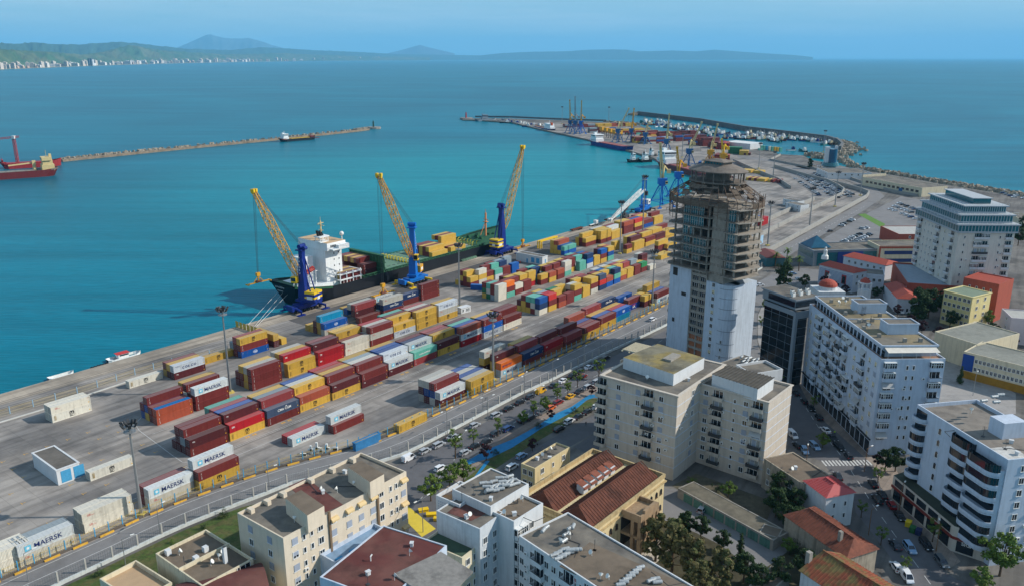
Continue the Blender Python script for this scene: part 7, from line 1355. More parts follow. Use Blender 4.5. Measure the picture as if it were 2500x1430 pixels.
tc_ = thing('tower_crane', 'red lattice tower crane behind the moored red ships', 'crane', U(45, 409, SEA)); mb = MB(); mb.box(-2.5, 2.5, -2.5, 2.5, 0, 1); lattice(mb, (0, 0, .5), (0, 0, 31), 2.2, 14, .22, 0, 1, 1, Vector((1, 0, 0))); mb.build('mast', [M('crane_red', (176, 62, 62))], tc_); mb = MB(); lattice(mb, (5, 2, 32), (-17, -6, 30), 1.6, 9, .2, 0, .8, .8); mb.build('jib', [MATS['crane_red']], tc_); mb = MB(); mb.box(-18.5, -15.5, -7.5, -4.5, 27.5, 31); mb.box(-1.6, 1.6, -1.6, 1.6, 30, 33); mb.build('counterweight', [wht], tc_)
sC, LC, zC = ship2((684, 347), (770, 340), 12, 'dark dredger with a white aft bridge at the middle of the left breakwater', hullm, M('dredger_red', (120, 56, 44), var=.2), (.05, .2), 8, 3.6, hold=(.28, .8, M('dredger_yellow', (196, 164, 60), var=.2)), name='dredger'); mb = MB(); mb.bar((LC*.9, 0, zC), (LC*1.12, 0, zC-1), .8); mb.box(LC*.84, LC*.92, -3, 3, zC, zC+3); mb.bar((LC*.86, 0, zC+3), (LC*.86, 0, zC+7), .5); mb.build('suction_arm', [darkred], sC)
ship2((1160, 297), (1211, 295.5), 9, 'grey patrol ship with a tall mast alongside the outer mole', M('navy_grey', (126, 140, 150), var=.08), greyd, (.3, .6), 9, 3.6, housem=MATS['navy_grey'], name='patrol_ship'); ship2((1216, 298), (1242, 297.5), 6, 'small grey patrol boat behind the larger one', MATS['navy_grey'], greyd, (.3, .6), 4, 2.4, housem=MATS['navy_grey'], name='patrol_boat', cat='boat')
ship2((1352, 322), (1306, 312), 10, 'blue-hulled coaster with a white aft bridge at the outer quay', blueh, M('coaster_deck', (150, 120, 100), var=.2), (.05, .38), 9, 3.4, extra=M('funnel_orange', (200, 90, 50)), name='coaster'); ship2((1446, 352), (1546, 371), 15, 'long blue bulk carrier with rose hatch covers and aft white bridge', blueh, hatchr, (.04, .2), 10, 5, hold=(.24, .92, hatchr), name='bulk_carrier')
ship2((1612, 404), (1790, 452), 17, 'dark red bulk ship partly hidden behind the unfinished tower', darkred, hatchr, (.03, .16), 13, 5, hold=(.2, .9, hatchr), name='bulk_carrier')
for a, b, lb in (((1532, 397), (1560, 396), 'white and black tug, left of the pair'), ((1560, 397), (1592, 395), 'white and black tug, right of the pair'), ((1580, 386), (1602, 385), 'white tug half hidden behind the pair')): ship2(a, b, 8, lb, hullm, greyd, (.3, .6), 8, 3., name='tug_boat', cat='tug', extra=hullm)
# portal cranes
def portal_crane(b, top, label, lm, jm, hm=None, legs=12., spread=5.5, jib=1.4, back=True):
    B = U(*b); t = thing('portal_crane', label, 'crane', B, 0, 'level-luffing portal cranes'); jib = .6*jib; hm = hm or lm; mb = MB(); Tt = ray_at(*top, B.y)-B; R = Matrix.Rotation(.5, 4, 'Z')
    for i in (-1, 1):
        for j in (-1, 1): mb.bar(R @ Vector((i*spread, j*spread, 0)), R @ Vector((i*1.8, j*1.8, legs)), .8); mb.box(i*spread-1.6, i*spread+1.6, j*spread-.5, j*spread+.5, 0, 1, 0, R)
        mb.bar(R @ Vector((i*spread*.8, -spread*.8, legs*.28)), R @ Vector((i*spread*.8, spread*.8, legs*.28)), .4); mb.bar(R @ Vector((-spread*.8, i*spread*.8, legs*.28)), R @ Vector((spread*.8, i*spread*.8, legs*.28)), .4); mb.bar(R @ Vector((i*spread*.8, -spread*.8, legs*.28)), R @ Vector((i*1.8, 1.8, legs)), .3); mb.bar(R @ Vector((-spread*.8, i*spread*.8, legs*.28)), R @ Vector((1.8, i*1.8, legs)), .3)
    mb.cyl((0, 0, legs), (0, 0, legs+1.4), 2.6, n=12); mb.build('portal', [lm], t)
    mb = MB(); mb.box(-3.4, 3.4, -2.4, 2.4, legs+1.4, legs+6); mb.build('machine_house', [hm], t); mb = MB(); mb.box(1.8, 3.6, -3.8, -2.2, legs+1.8, legs+4); mb.box(1.9, 3.5, -3.86, -3.8, legs+2.6, legs+3.7, 1); mb.build('cab', [jm, glass], t)
    mb = MB(); f = Vector((0, 0, legs+4)); s_ = Vector((1, 0, 0))
    for e in (-1, 1): mb.bar(f+s_*e*1.2, Tt.lerp(f, .04)+s_*e*.3, jib, 0, jib*.8)
    n = 9
    for k in range(n): p0, p1 = f.lerp(Tt, k/n), f.lerp(Tt, (k+1)/n); w0, w1 = 1.6*(1-k/n)+.35*k/n, 1.6*(1-(k+1)/n)+.35*(k+1)/n; mb.bar(p0-s_*w0, p1+s_*w1, .22); mb.bar(p0+s_*w0, p1-s_*w1, .22)
    mb.box(-.9, .9, -.7, .7, -.9, 1.3, 0, Matrix.Translation(Tt)); mb.build('jib', [jm], t)
    if back: mb = MB(); mb.bar((0, 1, legs+6), (1.5, 2.5, legs+15), 1.1); mb.bar((1.5, 2.5, legs+15), (5, 5, legs+11), .9); mb.box(4, 7, 4, 6, legs+9, legs+12); mb.bar((1.5, 2.5, legs+15), tuple(f.lerp(Tt, .55)), .25); mb.build('counterweight_arm', [jm], t)
    mb = MB(); mb.bar(tuple(Tt), (Tt.x+.6, Tt.y-.5, max(6, Tt.z*.35)), .12); mb.build('hoist_rope', [rope], t)
portal_crane((1614, 505), (1612, 353), 'tall cream jib crane on blue portal legs left of the tower', blue2, cream, blue2, 16, 7, 2); portal_crane((1654, 482), (1653, 362), 'yellow jib crane on blue base touching the unfinished tower', blue2, yel, blue2, 15, 6.5)
for b, tp, lb, lm, jm, lg in (((1392, 325), (1391, 246), 'leftmost of the three far cranes, grey yellow', blue3, yel, 13), ((1404, 328), (1404, 238), 'middle of the three far cranes with the tallest pale jib', blue3, steel, 14), ((1418, 327), (1420, 248), 'rightmost of the three far cranes, bright blue house', blue2, yel, 13), ((1508, 348), (1535, 266), 'grey crane leaning right over the bulk carrier', blue3, cream, 12), ((1541, 347), (1548, 267), 'yellow crane at the bulk carrier bow', blue3, yel, 12), ((1626, 380), (1634, 280), 'crane with a blue portal beside the tugs', blue3, cream, 13), ((1681, 408), (1713, 300), 'crane on a pale blue portal above the tower roof, left', blue3, cream, 13), ((1733, 403), (1752, 305), 'dull yellow crane above the tower roof', yel, cream, 10), ((1764, 410), (1762, 342), 'bright yellow crane with folded jib above the tower roof', yel, yel2, 9), ((1575, 352), (1583, 300), 'small cream crane among the far containers', blue3, cream, 9)):
    portal_crane(b, tp, lb, lm, jm, None, lg)
for k in range(5):
    x, y = 1470+k*10.5, 333+k*2.6; t = thing('grain_hopper', 'yellow grain hopper on dark legs, %s of five from the left' % ORD[k], 'hopper', U(x, y), .6, 'yellow grain hoppers'); mb = MB(); mb.prism([(-3, -3), (3, -3), (3, 3), (-3, 3)], 9, 13.5); mb.tower([[Vector((-.8, -.8, 6)), Vector((.8, -.8, 6)), Vector((.8, .8, 6)), Vector((-.8, .8, 6))], [Vector((-3, -3, 9)), Vector((3, -3, 9)), Vector((3, 3, 9)), Vector((-3, 3, 9))]]); mb.build('bin', [yel], t)
    mb = MB(); [mb.bar((i*2.7, j*2.7, 0), (i*2.7, j*2.7, 9), .5) for i in (-1, 1) for j in (-1, 1)]; [mb.bar((-2.7, j*2.7, 0), (2.7, j*2.7, 8), .25) for j in (-1, 1)]; mb.build('leg', [gsteel], t)
# far container blocks
def farblock(x, y, nu, nv, nt, cols, lb, Ln=12.19, ang=.35):
    p = U(x, y); cu = Vector((math.cos(ang), math.sin(ang), 0)); cv = Vector((-cu.y, cu.x, 0))
    for i in range(nu):
        for j in range(nv):
            for k in range(nt - (1 if random.random() < .25 else 0)):
                if k < nt-2 and 0 < j and 0 < i: continue
                CONT.append((p.length+200, p+cu*i*(Ln+.5)+cv*j*2.6+Vector((0, 0, k*CH)), ang, Ln, random.choice(cols), '', None))
for a_ in ((1380, 312, 3, 4, 2, 'RKG'), (1418, 316, 2, 3, 3, 'RRG'), (1452, 322, 3, 3, 2, 'bGY'), (1460, 311, 5, 5, 2, 'YYRO'), (1440, 325, 2, 3, 3, 'RKG'), (1502, 325, 4, 5, 2, 'YBRY'), (1535, 330, 4, 5, 2, 'RRTO'), (1552, 350, 3, 6, 3, 'RRYY'), (1582, 352, 3, 6, 3, 'GbRW'), (1570, 334, 6, 4, 2, 'YRRO'), (1610, 336, 5, 4, 3, 'RRKR'), (1650, 346, 4, 4, 3, 'RRbK'), (1690, 355, 3, 4, 3, 'RbKr'), (1716, 358, 2, 5, 4, 'RRK'), (1738, 362, 2, 4, 3, 'RKR')): farblock(*a_, 'far quay')
for a_ in ((1779, 403, 1, 8, 4, 'RbKRO'), (1778, 366, 2, 6, 3, 'RrRO'), (1810, 377, 1, 6, 3, 'g'), (1832, 380, 1, 5, 2, 'KY'), (1752, 393, 1, 4, 3, 'bR'), (1716, 402, 1, 2, 1, 'b')): farblock(*a_[:2], *a_[2:], 'far yard', 12.19, 1.25)
farblock(1858, 425, 1, 12, 1, 'Y', '', 12.19, .95); farblock(1908, 448, 1, 14, 1, 'RYY', '', 12.19, .95); farblock(1858, 553, 1, 3, 2, 'br', '', 12.19, YA); farblock(1853, 368, 1, 1, 2, 'T', '', 6, .3)
for k in range(8): CONT.append((900, U(1858+k*6.6, 366+k*.8), .35, 3.2, 'TTtVTYYT'[k], '', None)); CONT.append((900, U(1858+k*6.6, 366+k*.8)+Vector((0, 0, CH)), .35, 3.2, 'TTtVTYYT'[k], '', None))
# fishing boats
FB = []
for k, (hm, ln) in enumerate(((blueh, 16), (wht, 13), (M('teal_hull', (40, 110, 110)), 18), (darkred, 15), (hullm, 20))):
    t = thing('fishing_boat', 'x', 'boat'); hull(t, ln, ln*.27, 1.6, -.4, hm, (M('wood_deck', (120, 96, 70), var=.2), greyd, MATS['teal_hull'] if 'teal_hull' in MATS else greyd, darkred, gsteel)[k], redp, bowrise=1.4, sternrise=.3, flare=.5, n=10); mb = MB(); mb.box(ln*.15, ln*.42, -ln*.08, ln*.08, .5, 4); mb.box(ln*.2, ln*.36, -ln*.07, ln*.07, 4, 5.4); mb.build('cabin', [(wht, blueh, wht, M('cabin_cream', (196, 184, 150)), shipw)[k]], t); mb = MB(); mb.bar((ln*.5, 0, .5), (ln*.5, 0, 9), .2); mb.bar((ln*.1, 0, .5), (ln*.1, 0, 7), .2); mb.bar((ln*.5, 0, 8), (ln*.85, 0, 2.5), .1); mb.bar((ln*.5, 0, 4), (ln*.2, 0, 8), .12); mb.build('mast', [steel], t); FB.append(reg_t(t))
HN = ('blue', 'white', 'teal', 'dark red', 'black'); nb = 0
def boats(x0, x1, f0, f1, n, lb):
    global nb
    for i in range(n):
        x = x0+(x1-x0)*(i+random.uniform(-.4, .4))/max(1, n-1); y = f0(x)+(f1(x)-f0(x))*random.random(); k = random.randrange(5); lab = '%s-hulled fishing boat %s' % (HN[k], lb)
        src = FB[k]
        if src['label'] == 'x': o = src; o.location = U(x, y, SEA); o.rotation_euler = (0, 0, random.uniform(0, 6.28)); o['label'] = lab; o['group'] = 'fishing boats crowding the basin'
        else: dup(src, U(x, y, SEA), random.uniform(0, 6.28), lab, 'fishing boats crowding the basin')
ln_ = lambda a, b: (lambda x: a[1]+(b[1]-a[1])*(x-a[0])/(b[0]-a[0]))
boats(1575, 1745, ln_((1575, 292), (1745, 318)), ln_((1575, 304), (1745, 336)), 62, 'among those packed in the left basin'); boats(1750, 1905, ln_((1750, 326), (1905, 340)), ln_((1750, 340), (1905, 347)), 40, 'moored along the middle quay of the basin'); boats(1830, 2030, ln_((1830, 325), (2030, 352)), ln_((1830, 331), (2030, 358)), 30, 'tied along the inner side of the breakwater'); boats(1240, 1335, ln_((1240, 297), (1335, 312)), ln_((1240, 300), (1335, 318)), 18, 'at the outer mole beside the patrol ships')
boats(1925, 1970, ln_((1925, 366), (1970, 372)), ln_((1925, 368), (1970, 374)), 2, 'at the right corner of the basin')
# ---- buildings of the middle distance
LASTB = [None]
def q(name, label, A, C, w_, h, wm, rm, cat='building', par=.4, f=None, l=None, n=2, dz=3., top=2.6, over=0):
    b = Bld(name, label, cat, A, None, C, h, wm, rm, par, width=w_, over=over)
    LASTB[0] = b
    if f: b.grid('f', f, n, dz, top)
    if l: b.grid('l', l, n, dz, top)
    return b
q('warehouse', 'long white-roofed shed beside the fishing basin', (1832, 352), (1768, 346), 26, 7, whiter, M('white_metal_roof', (206, 208, 206), var=.05), 'warehouse', .1); q('warehouse', 'long cream warehouse with a grey roof by the shore', (2252, 459), (2104, 432), 27, 7.5, cream_r, roofg, 'warehouse', .3); wh_ = LASTB[0]; [wh_.boxl('window', (-.09, 0, wh_.D*(.05+.075*k), wh_.D*(.05+.075*k)+3.2, 3., 4.9), [glass]) for k in range(12)]; wh_.boxl('gate', (-.1, 0, wh_.D*.3, wh_.D*.3+4, 0, 4), [blue3]); wh_.boxl('end_wall', (0, 27, wh_.D-.5, wh_.D+.2, 0, 9.2), [cream_r])
b = q('control_building', 'low white building at the foot of the glass control tower', (2022, 422), (1994, 410), 40, 6, whiter, roofg, l='.2:w .4:w .6:w .8:w', f='.1:w .25:w .4:w .55:w .7:w .9:w', n=1); t = thing('control_tower', 'harbour control tower with white slab and dark blue glass drum', 'control tower', U(2026, 412)); mb = MB(); mb.box(-6, -2, -2, 3, 0, 22); mb.box(4, 6, -1, 3, 0, 23); mb.build('shaft', [whiter], t); mb = MB(); mb.cyl((1, 0, 5), (1, 0, 20), 4.6, n=20); mb.build('glass_drum', [M('blue_tower_glass', (30, 80, 110), rough=.15, var=.2)], t); mb = MB(); mb.cyl((0, 0, 3), (0, 0, 6.5), 9, 7.5, 24); mb.cyl((0, 0, 0), (0, 0, 3), 5, n=20); mb.build('lookout_ring', [tealg], t)
for x, y, w_, lb in ((1955, 502, 9, 'front'), (1948, 492, 7, 'rear')): q('site_office', 'white site office cabin between the barriers, %s one' % lb, (x, y), (x-36, y-7), w_, 5, whiter, roofg, 'cabin', .1, l='.2:n .5:n .8:n', n=2, dz=2.4, top=2)
for px, lb, h in (([(1800, 577), (1850, 551), (1988, 489)], 'concrete lane barrier nearest the container yard', 3), ([(1790, 614), (1850, 581), (2054, 478), (2060, 468), (2046, 458), (2022, 446)], 'long concrete lane barrier curving round the car lot', 3), ([(1860, 626), (2115, 484), (2121, 475), (2102, 467), (2060, 455), (1990, 438), (1890, 409)], 'concrete wall along the port exit road', 3), ([(1790, 395), (1840, 418), (1900, 442), (1930, 462)], 'grey lane wall above the tower roof', 3), ([(1905, 380), (1880, 392), (1960, 408), (2035, 424), (2105, 447), (2180, 470), (2240, 480)], 'yellowish fence wall beside the shore road', 2)): px_wall('lane_barrier', lb, 'barrier', px, .8, 0, h, M('barrier_concrete', (152, 150, 144), rough=.9, var=.1, stain=.15))
b = q('ferry_terminal', 'low ferry hall with blue glass front and glass pyramid', (1988, 612), (1950, 594), 46, 9, fm, roofg, par=.5, over=.3); W_, D_ = b.W, b.D; mb = MB(); mb.box(2, W_-2, -.1, 0, .5, 7.6); mb.box(-.1, 0, 1, D_-1, 4.5, 7.6); mb.build('glass_wall', [tealg], b.o); mb = MB(); mb.box(W_*.3, W_*.62, -.3, -.12, .8, 7.8); mb.build('blue_banner', [M('banner_blue', (20, 54, 120))], b.o); mb = MB(); mb.tower([[Vector((1, D_*.3, 9)), Vector((13, D_*.3, 9)), Vector((13, D_, 9)), Vector((1, D_, 9))], [Vector((6.5, D_*.6, 15))]*4]); mb.build('glass_pyramid', [M('pyramid_glass', (40, 88, 112), rough=.15, var=.15)], b.o)
b = q('office_block', 'cream and brick two-storey hall with blue window bands', (2148, 601), (2119, 587), 38, 11, cream_r, roofg, par=.6, over=.2); mb = MB(); [mb.box(3, b.W-2, -.1, 0, z, z+2) for z in (1.8, 6.2)]; mb.build('window_band', [M('blue_window', (40, 62, 110), rough=.2)], b.o); mb = MB(); mb.box(-.15, b.W, -.15, 0, 9.6, 11.1); mb.box(-.15, .8, -.16, 0, 0, 9.6); mb.build('brick_band', [red_r], b.o)
q('office_block', 'red and white low block with a broken pale roof behind the brick hall', (2195, 572), (2150, 552), 34, 8, red_r, M('pale_patched_roof', (170, 168, 162), var=.15), par=.3, f='.2:w .4:w .6:w', n=1)
strp = M('striped_render', (196, 200, 206), var=.05); b = gabled('striped_hall', 'white and blue striped hall with red roof and arched red windows', (2088, 668), None, (2000, 649), 9, 2., strp, M('red_clay_roof', (158, 70, 54), var=.15), .5, 3) if False else None
def gab2(name, label, A, C, w_, h, rise, wm, rm, hip=2.5):
    b = Bld(name, label, 'building', A, None, C, h, wm, None, width=w_); W_, D_ = b.W, b.D; mb = MB(); m_ = W_/2; e = .5; mb.poly([(-e, -e, h), (m_, -e+hip, h+rise), (m_, D_+e-hip, h+rise), (-e, D_+e, h)][::-1]); mb.poly([(W_+e, -e, h), (W_+e, D_+e, h), (m_, D_+e-hip, h+rise), (m_, -e+hip, h+rise)]); mb.poly([(-e, -e, h), (W_+e, -e, h), (m_, -e+hip, h+rise)]); mb.poly([(W_+e, D_+e, h), (-e, D_+e, h), (m_, D_+e-hip, h+rise)]); mb.poly([(-e, -e, h-.02), (-e, D_+e, h-.02), (W_+e, D_+e, h-.02), (W_+e, -e, h-.02)]); mb.build('roof', [rm], b.o); return b
redroof = M('red_clay_roof', (158, 70, 54), var=.15, scale=1)
b = gab2('striped_hall', 'white and blue striped hall with red roof and red-framed arched windows', (2084, 667), (2001, 646), 10, 10, 1.8, strp, redroof); mb = MB(); [mb.box(-.04, 0, 0, b.D, z*.6, z*.6+.25) for z in range(2, 15)]; mb.build('stripe', [M('stripe_blue', (110, 130, 160))], b.o); mb = MB(); [mb.box(-.12, 0, b.D*f-1.3, b.D*f+1.3, 3.4, 7.8) for f in (.25, .75)]; mb.build('arch_frame', [M('arch_red', (170, 60, 60))], b.o); mb = MB(); [mb.box(-.2, -.1, b.D*f-.9, b.D*f+.9, 3.6, 7.2) for f in (.25, .75)]; mb.build('arch_window', [glass], b.o); b.grid('f', '.3:w .7:w', 2, 3.4, 3)
gab2('striped_hall_wing', 'white long wing with red roof behind the courtyard of the striped hall', (2162, 648), (2060, 625), 11, 8, 1.8, strp, redroof).grid('l', '.1:w .25:w .4:w .55:w .7:w .85:w', 1, 3, 3); b = q('courtyard_wing', 'flat-topped white wing with red cornice right of the striped hall', (2160, 672), (2090, 666), 12, 8, strp, roofg, l='.15:w .35:w .55:w .75:w .9:w', n=1, top=3.6)
stt = thing('rooftop_statue', 'white seated figure statue standing on the striped hall roof', 'statue', U(2014, 628, 12)); mb = MB(); rr = [[Vector((1.2*math.cos(a*.63)*k, .9*math.sin(a*.63)*k, z)) for a in range(10)] for z, k in ((-1, 1.6), (.6, 1.5), (1.4, .9), (2.8, .8), (3.6, .85), (4.1, .35), (4.5, .5), (5.1, .45), (5.4, .1))]; mb.tower(rr); mb.build('figure', [wht], stt)
b = q('cultural_hall', 'angular brick red hall with grey panels behind the chapel', (2215, 690), (2180, 640), 40, 10, red_r, M('pale_grey_roof', (140, 150, 160)), par=.8); b.prism('projecting_wing', [(2212, 700), (2330, 690), (2322, 672), (2212, 682)], 0, 8, [M('grey_blue_panel', (130, 146, 164)), M('panel_roof', (150, 158, 164))])
b = gab2('chapel', 'white striped chapel with a red roof beside the dark trees', (2192, 728), (2160, 694), 9, 7, 2.4, strp, redroof); b.win('f', b.W/2, 1, 'o')
t = thing('bell_tower', 'small white bell tower with arches and red dome roof', 'bell tower', U(2106, 742)); mb = MB(); mb.box(-2.2, 2.2, -2.2, 2.2, 0, 7); [mb.box(i*1.9-.35, i*1.9+.35, j*1.9-.35, j*1.9+.35, 7, 10) for i in (-1, 1) for j in (-1, 1)]; mb.box(-2.4, 2.4, -2.4, 2.4, 10, 10.6); mb.build('shaft', [whiter], t); mb = MB(); mb.tower([[Vector((2.4*k*math.cos(a*.785+.39), 2.4*k*math.sin(a*.785+.39), z)) for a in range(8)] for z, k in ((10.6, 1), (11.6, .8), (12.4, .4), (12.8, .1))]); mb.build('dome', [redroof], t)
t = thing('church_dome', 'small red church dome with a white cross behind the roof plant', 'church', U(2016, 745)); mb = MB(); mb.box(-6, 6, -6, 6, 0, 8); mb.cyl((0, 0, 8), (0, 0, 9.5), 4, n=18); mb.build('nave', [whiter], t); mb = MB(); mb.tower([[Vector((4.2*math.cos(f)*math.cos(a*.35), 4.2*math.cos(f)*math.sin(a*.35), 9.5+3*math.sin(f))) for a in range(18)] for f in (0, .4, .8, 1.2, 1.55)]); mb.build('dome', [redroof], t); mb = MB(); mb.bar((0, 0, 12.4), (0, 0, 15), .25); mb.bar((-.8, 0, 14.2), (.8, 0, 14.2), .25); mb.build('cross', [wht], t)
b = Bld('office_building', 'pale yellow four-storey office with a green flat roof', 'building', (2375, 725.5), (2420.8, 714), (2317, 705.5), 14.5, M('pale_yellow_render', (214, 198, 140), var=.05, streak=.1), M('green_grey_roof', (118, 132, 112), var=.1), .3, over=.3); b.grid('l', '.1:w .25:w .42:w .58:w .75:w .9:w', 4, 3.3, 2.8); b.grid('f', '.3:w .7:w', 4, 3.3, 2.8)
b = Bld('apartment_building', 'brick red block with red roof right of the yellow office', 'building', (2440, 694), (2476, 680), (2376, 669), 17, red_r, redroof, .4); b.grid('l', '.2:n .4:n .6:n .8:n', 4, 3.6, 4); q('villa', 'pinkish white villa at the right frame edge above the school', (2470, 775), (2446, 752), 30, 11, M('pink_white_render', (196, 184, 186), var=.05), M('light_roof', (170, 168, 160)), f='.2:w .5:w .8:w', l='.4:w', n=2, dz=3.6)
b = q('school', 'long cream school wing with blue end wall and yellow ground floor', (2386, 840), (2283, 808), 26, 10, cream_r, M('school_roof', (132, 132, 122), var=.15, stain=.2), par=.4); b2_ = Bld('school_wing', 'school wing with rows of small windows running to the right edge', 'building', (2560, 908), (2600, 880), (2378, 843), 9.8, cream_r, MATS['school_roof'], .4); b2_.grid('l', ' '.join('.%02d:mm' % k for k in range(8, 84, 5)), 2, 3.0, 3.2); mb = MB(); mb.box(-.1, 0, 0, b2_.D, 0, 2.8); mb.build('yellow_arcade', [M('arcade_yellow', (150, 110, 30), var=.2)], b2_.o); mb = MB(); mb.box(-.1, 0, b2_.D*.86, b2_.D, 3, 9); mb.build('blue_wall', [M('school_blue', (30, 70, 140), var=.1)], b2_.o)
b = gab2('ticket_kiosk', 'gate building with dark red slanted roof right of the tower', (1873, 630), (1845, 612), 10, 5, 1.5, tealg, M('dark_red_roof', (112, 60, 54), var=.1), 1); q('seafront_pavilion', 'low pale building at the right edge behind the cream tower', (2500, 545), (2470, 520), 30, 6, cream_r, roofg)
t = thing('scrap_heap', 'rusty scrap heap with old machinery beside the control building', 'scrap', U(2062, 434)); R = random.Random(8); mb = MB(); [mb.bar((R.gauss(0, 9), R.gauss(0, 3), 0), (R.gauss(0, 8), R.gauss(0, 3), R.uniform(1, 5)), R.uniform(.3, 1.2), R.randrange(3)) for _ in range(90)]; mb.build('scrap', [rust, gsteel, wht], t)
# yard machines by the quay
t = thing('truck', 'white tractor truck with flatbed trailers on the quay lane', 'truck', U(1452, 550), YA); mb = MB(); mb.box(0, 2.4, -1.2, 1.2, .9, 3.3); mb.box(-6, 0, -.5, .5, .8, 1.2); mb.build('cab', [wht], t); mb = MB(); mb.box(2.38, 2.46, -1, 1, 2, 3); mb.build('windscreen', [glass], t); mb = MB(); [mb.cyl((x, y-.2, .5), (x, y+.2, .5), .5, n=10) for x in (-5, -3.6, 1.5) for y in (-1, 1)]; mb.build('wheel', [rubber], t)
for x, y, lb in ((1395, 566, 'left of the white truck'), (1478, 541, 'right of the white truck')): t = thing('flatbed_trailer', 'rusty flatbed trailer '+lb, 'trailer', U(x, y), YA); mb = MB(); mb.box(0, 12, -1.2, 1.2, 1, 1.35); [mb.box(k*2, k*2+.2, -1.3, 1.3, .8, 1.5) for k in range(7)]; mb.build('deck', [rust], t); mb = MB(); [mb.cyl((x_, y_-.2, .5), (x_, y_+.2, .5), .5, n=10) for x_ in (8, 9.4, 10.8) for y_ in (-1, 1)]; mb.build('wheel', [rubber], t)
t = thing('gantry_frame', 'yellow steel gantry frame lying behind the quay office', 'frame', U(1318, 608), YA); mb = MB(); mb.bar((0, 0, 4.5), (18, 0, 4.5), .8); mb.bar((0, 1.6, 4.5), (18, 1.6, 4.5), .5); [mb.bar((x, y, 0), (x, y, 4.5), .5) for x in (0, 1.8, 17) for y in (0, 1.6)]; mb.build('frame', [yel2], t)
t = thing('reach_stacker', 'dark reach stacker with a raised boom near the lowered white boom', 'machine', U(1524, 533), YA); mb = MB(); mb.box(-3, 4, -1.6, 1.6, .8, 2.4); mb.box(-1, 1, -1, 1, 2.4, 4); mb.bar((-2.5, 0, 3), (8, 0, 10), 1.0); mb.build('body', [gsteel], t); mb = MB(); [mb.cyl((x, y-.3, .8), (x, y+.3, .8), .8, n=10) for x in (-2, 3) for y in (-1.6, 1.6)]; mb.build('wheel', [rubber], t)
# ================================================================ FAR COAST
def ridge(name, prof, Yf, m, depth=2500, rough=.06, nrow=7, seed=1, base_z=SEA-.5):
    R = random.Random(seed); P = []; xs = [p[0] for p in prof]; n = int((xs[-1]-xs[0])/7)
    for i in range(n+1):
        x = xs[0]+(xs[-1]-xs[0])*i/n; j = max(k for k in range(len(prof)) if prof[k][0] <= x+1e-6); j = min(j, len(prof)-2); f = (x-prof[j][0])/(prof[j+1][0]-prof[j][0]); y = prof[j][1]*(1-f)+prof[j+1][1]*f; P.append(ray_at(x, y, Yf(x) if callable(Yf) else Yf))
    Y = 1.
    mb = MB(); G = []
    for r in range(nrow):
        f = r/(nrow-1); row = []
        for i, p in enumerate(P):
            k = math.sin(f*math.pi/2)**1.3; jz = 1 if f == 1 else max(.2, 1+R.uniform(-rough, rough)*6*(1-f)); kk = 1-depth*.85*(1-f)+(R.uniform(-.3, .3)*depth/nrow if 0 < f < 1 else 0); row.append((p.x*kk, p.y*kk, base_z if r == 0 else max(base_z, p.z*k*jz)))
        G.append(row)
    G.append([(p.x*1.1, p.y*1.1, base_z) for p in P]); nn = n+1; mb.v = [q_ for row in G for q_ in row]
    for r in range(len(G)-1):
        for i in range(n): mb.f.append((r*nn+i, r*nn+i+1, (r+1)*nn+i+1, (r+1)*nn+i)); mb.m.append(0)
    o = mb.build(name, [m]); o['kind'] = 'structure'; [setattr(p, 'use_smooth', True) for p in o.data.polygons]; return o
hillg = M('hill_scrub', (58, 88, 50), rough=1, var=.3, scale=.004, col2=srgb((92, 100, 66))); hilld = M('hill_far', (50, 78, 62), rough=1, var=.25, scale=.002); mtn = mat('mountain_rock', srgb((84, 92, 96)), rough=1, var=.3, scale=.001)
ridge('hills', [(-120, 118), (0, 121), (60, 124), (120, 127), (200, 134), (250, 128), (285, 118), (318, 111), (350, 117), (400, 124), (470, 129), (540, 133), (640, 132), (700, 130), (760, 134), (900, 138), (1050, 139.5)], lambda x: 9800+max(0, x)*27, hillg, .17, .1, 9, 2)
ridge('hills', [(-150, 104), (0, 106), (40, 108), (85, 104), (120, 108), (190, 110), (240, 106), (295, 103), (340, 108), (400, 114), (460, 120), (560, 123), (640, 116), (700, 119), (760, 123), (860, 127), (960, 132), (1050, 134), (1200, 136.5), (1280, 138.5)], lambda x: 18000+max(0, x)*24, hilld, .2, .07, 7, 3)
ridge('mountains', [(430, 118), (465, 103), (490, 92), (500, 87), (512, 84), (525, 88), (550, 94), (585, 95), (605, 93), (640, 102), (665, 111), (700, 120)], 52000, mtn, .1, .03, 6, 4); ridge('mountains', [(940, 132), (980, 123), (1010, 114), (1025, 110), (1045, 116), (1080, 124), (1110, 131)], 52000, mtn, .1, .03, 6, 5)
ridge('hills', [(1150, 139.5), (1180, 135), (1230, 130), (1300, 127), (1380, 126), (1440, 122), (1500, 121), (1530, 122), (1560, 126), (1600, 125), (1640, 124), (1700, 126), (1745, 122), (1800, 126), (1870, 131), (1940, 135), (1985, 140)], 42000, hilld, .08, .05, 6, 6)
mb = MB(); Ps = PX([(-400, 186), (0, 171), (150, 164.5), (300, 159), (450, 155), (600, 152), (750, 149.5), (900, 148)], SEA)
top_ = [Vector((p.x*1.9, p.y*1.9, 0)) for p in reversed(Ps)]; mb.prism([(p.x, p.y) for p in list(Ps)+top_], SEA-2, 1.0); o = mb.build('coast', [M('coastal_plain', (86, 100, 66), rough=1, var=.3, scale=.003, col2=srgb((124, 118, 96)))]); o['kind'] = 'structure'
mb = MB(); [mb.poly([Vector((p0.x, p0.y, 1.2)), Vector((p1.x, p1.y, 1.2)), Vector((p1.x*1.012, p1.y*1.012, 1.2)), Vector((p0.x*1.012, p0.y*1.012, 1.2))]) for p0, p1 in zip(Ps[:-1], Ps[1:])]; o = mb.build('beach', [M('beach_sand', (196, 182, 152), var=.1, scale=.01)]); o['kind'] = 'structure'
FBm = []
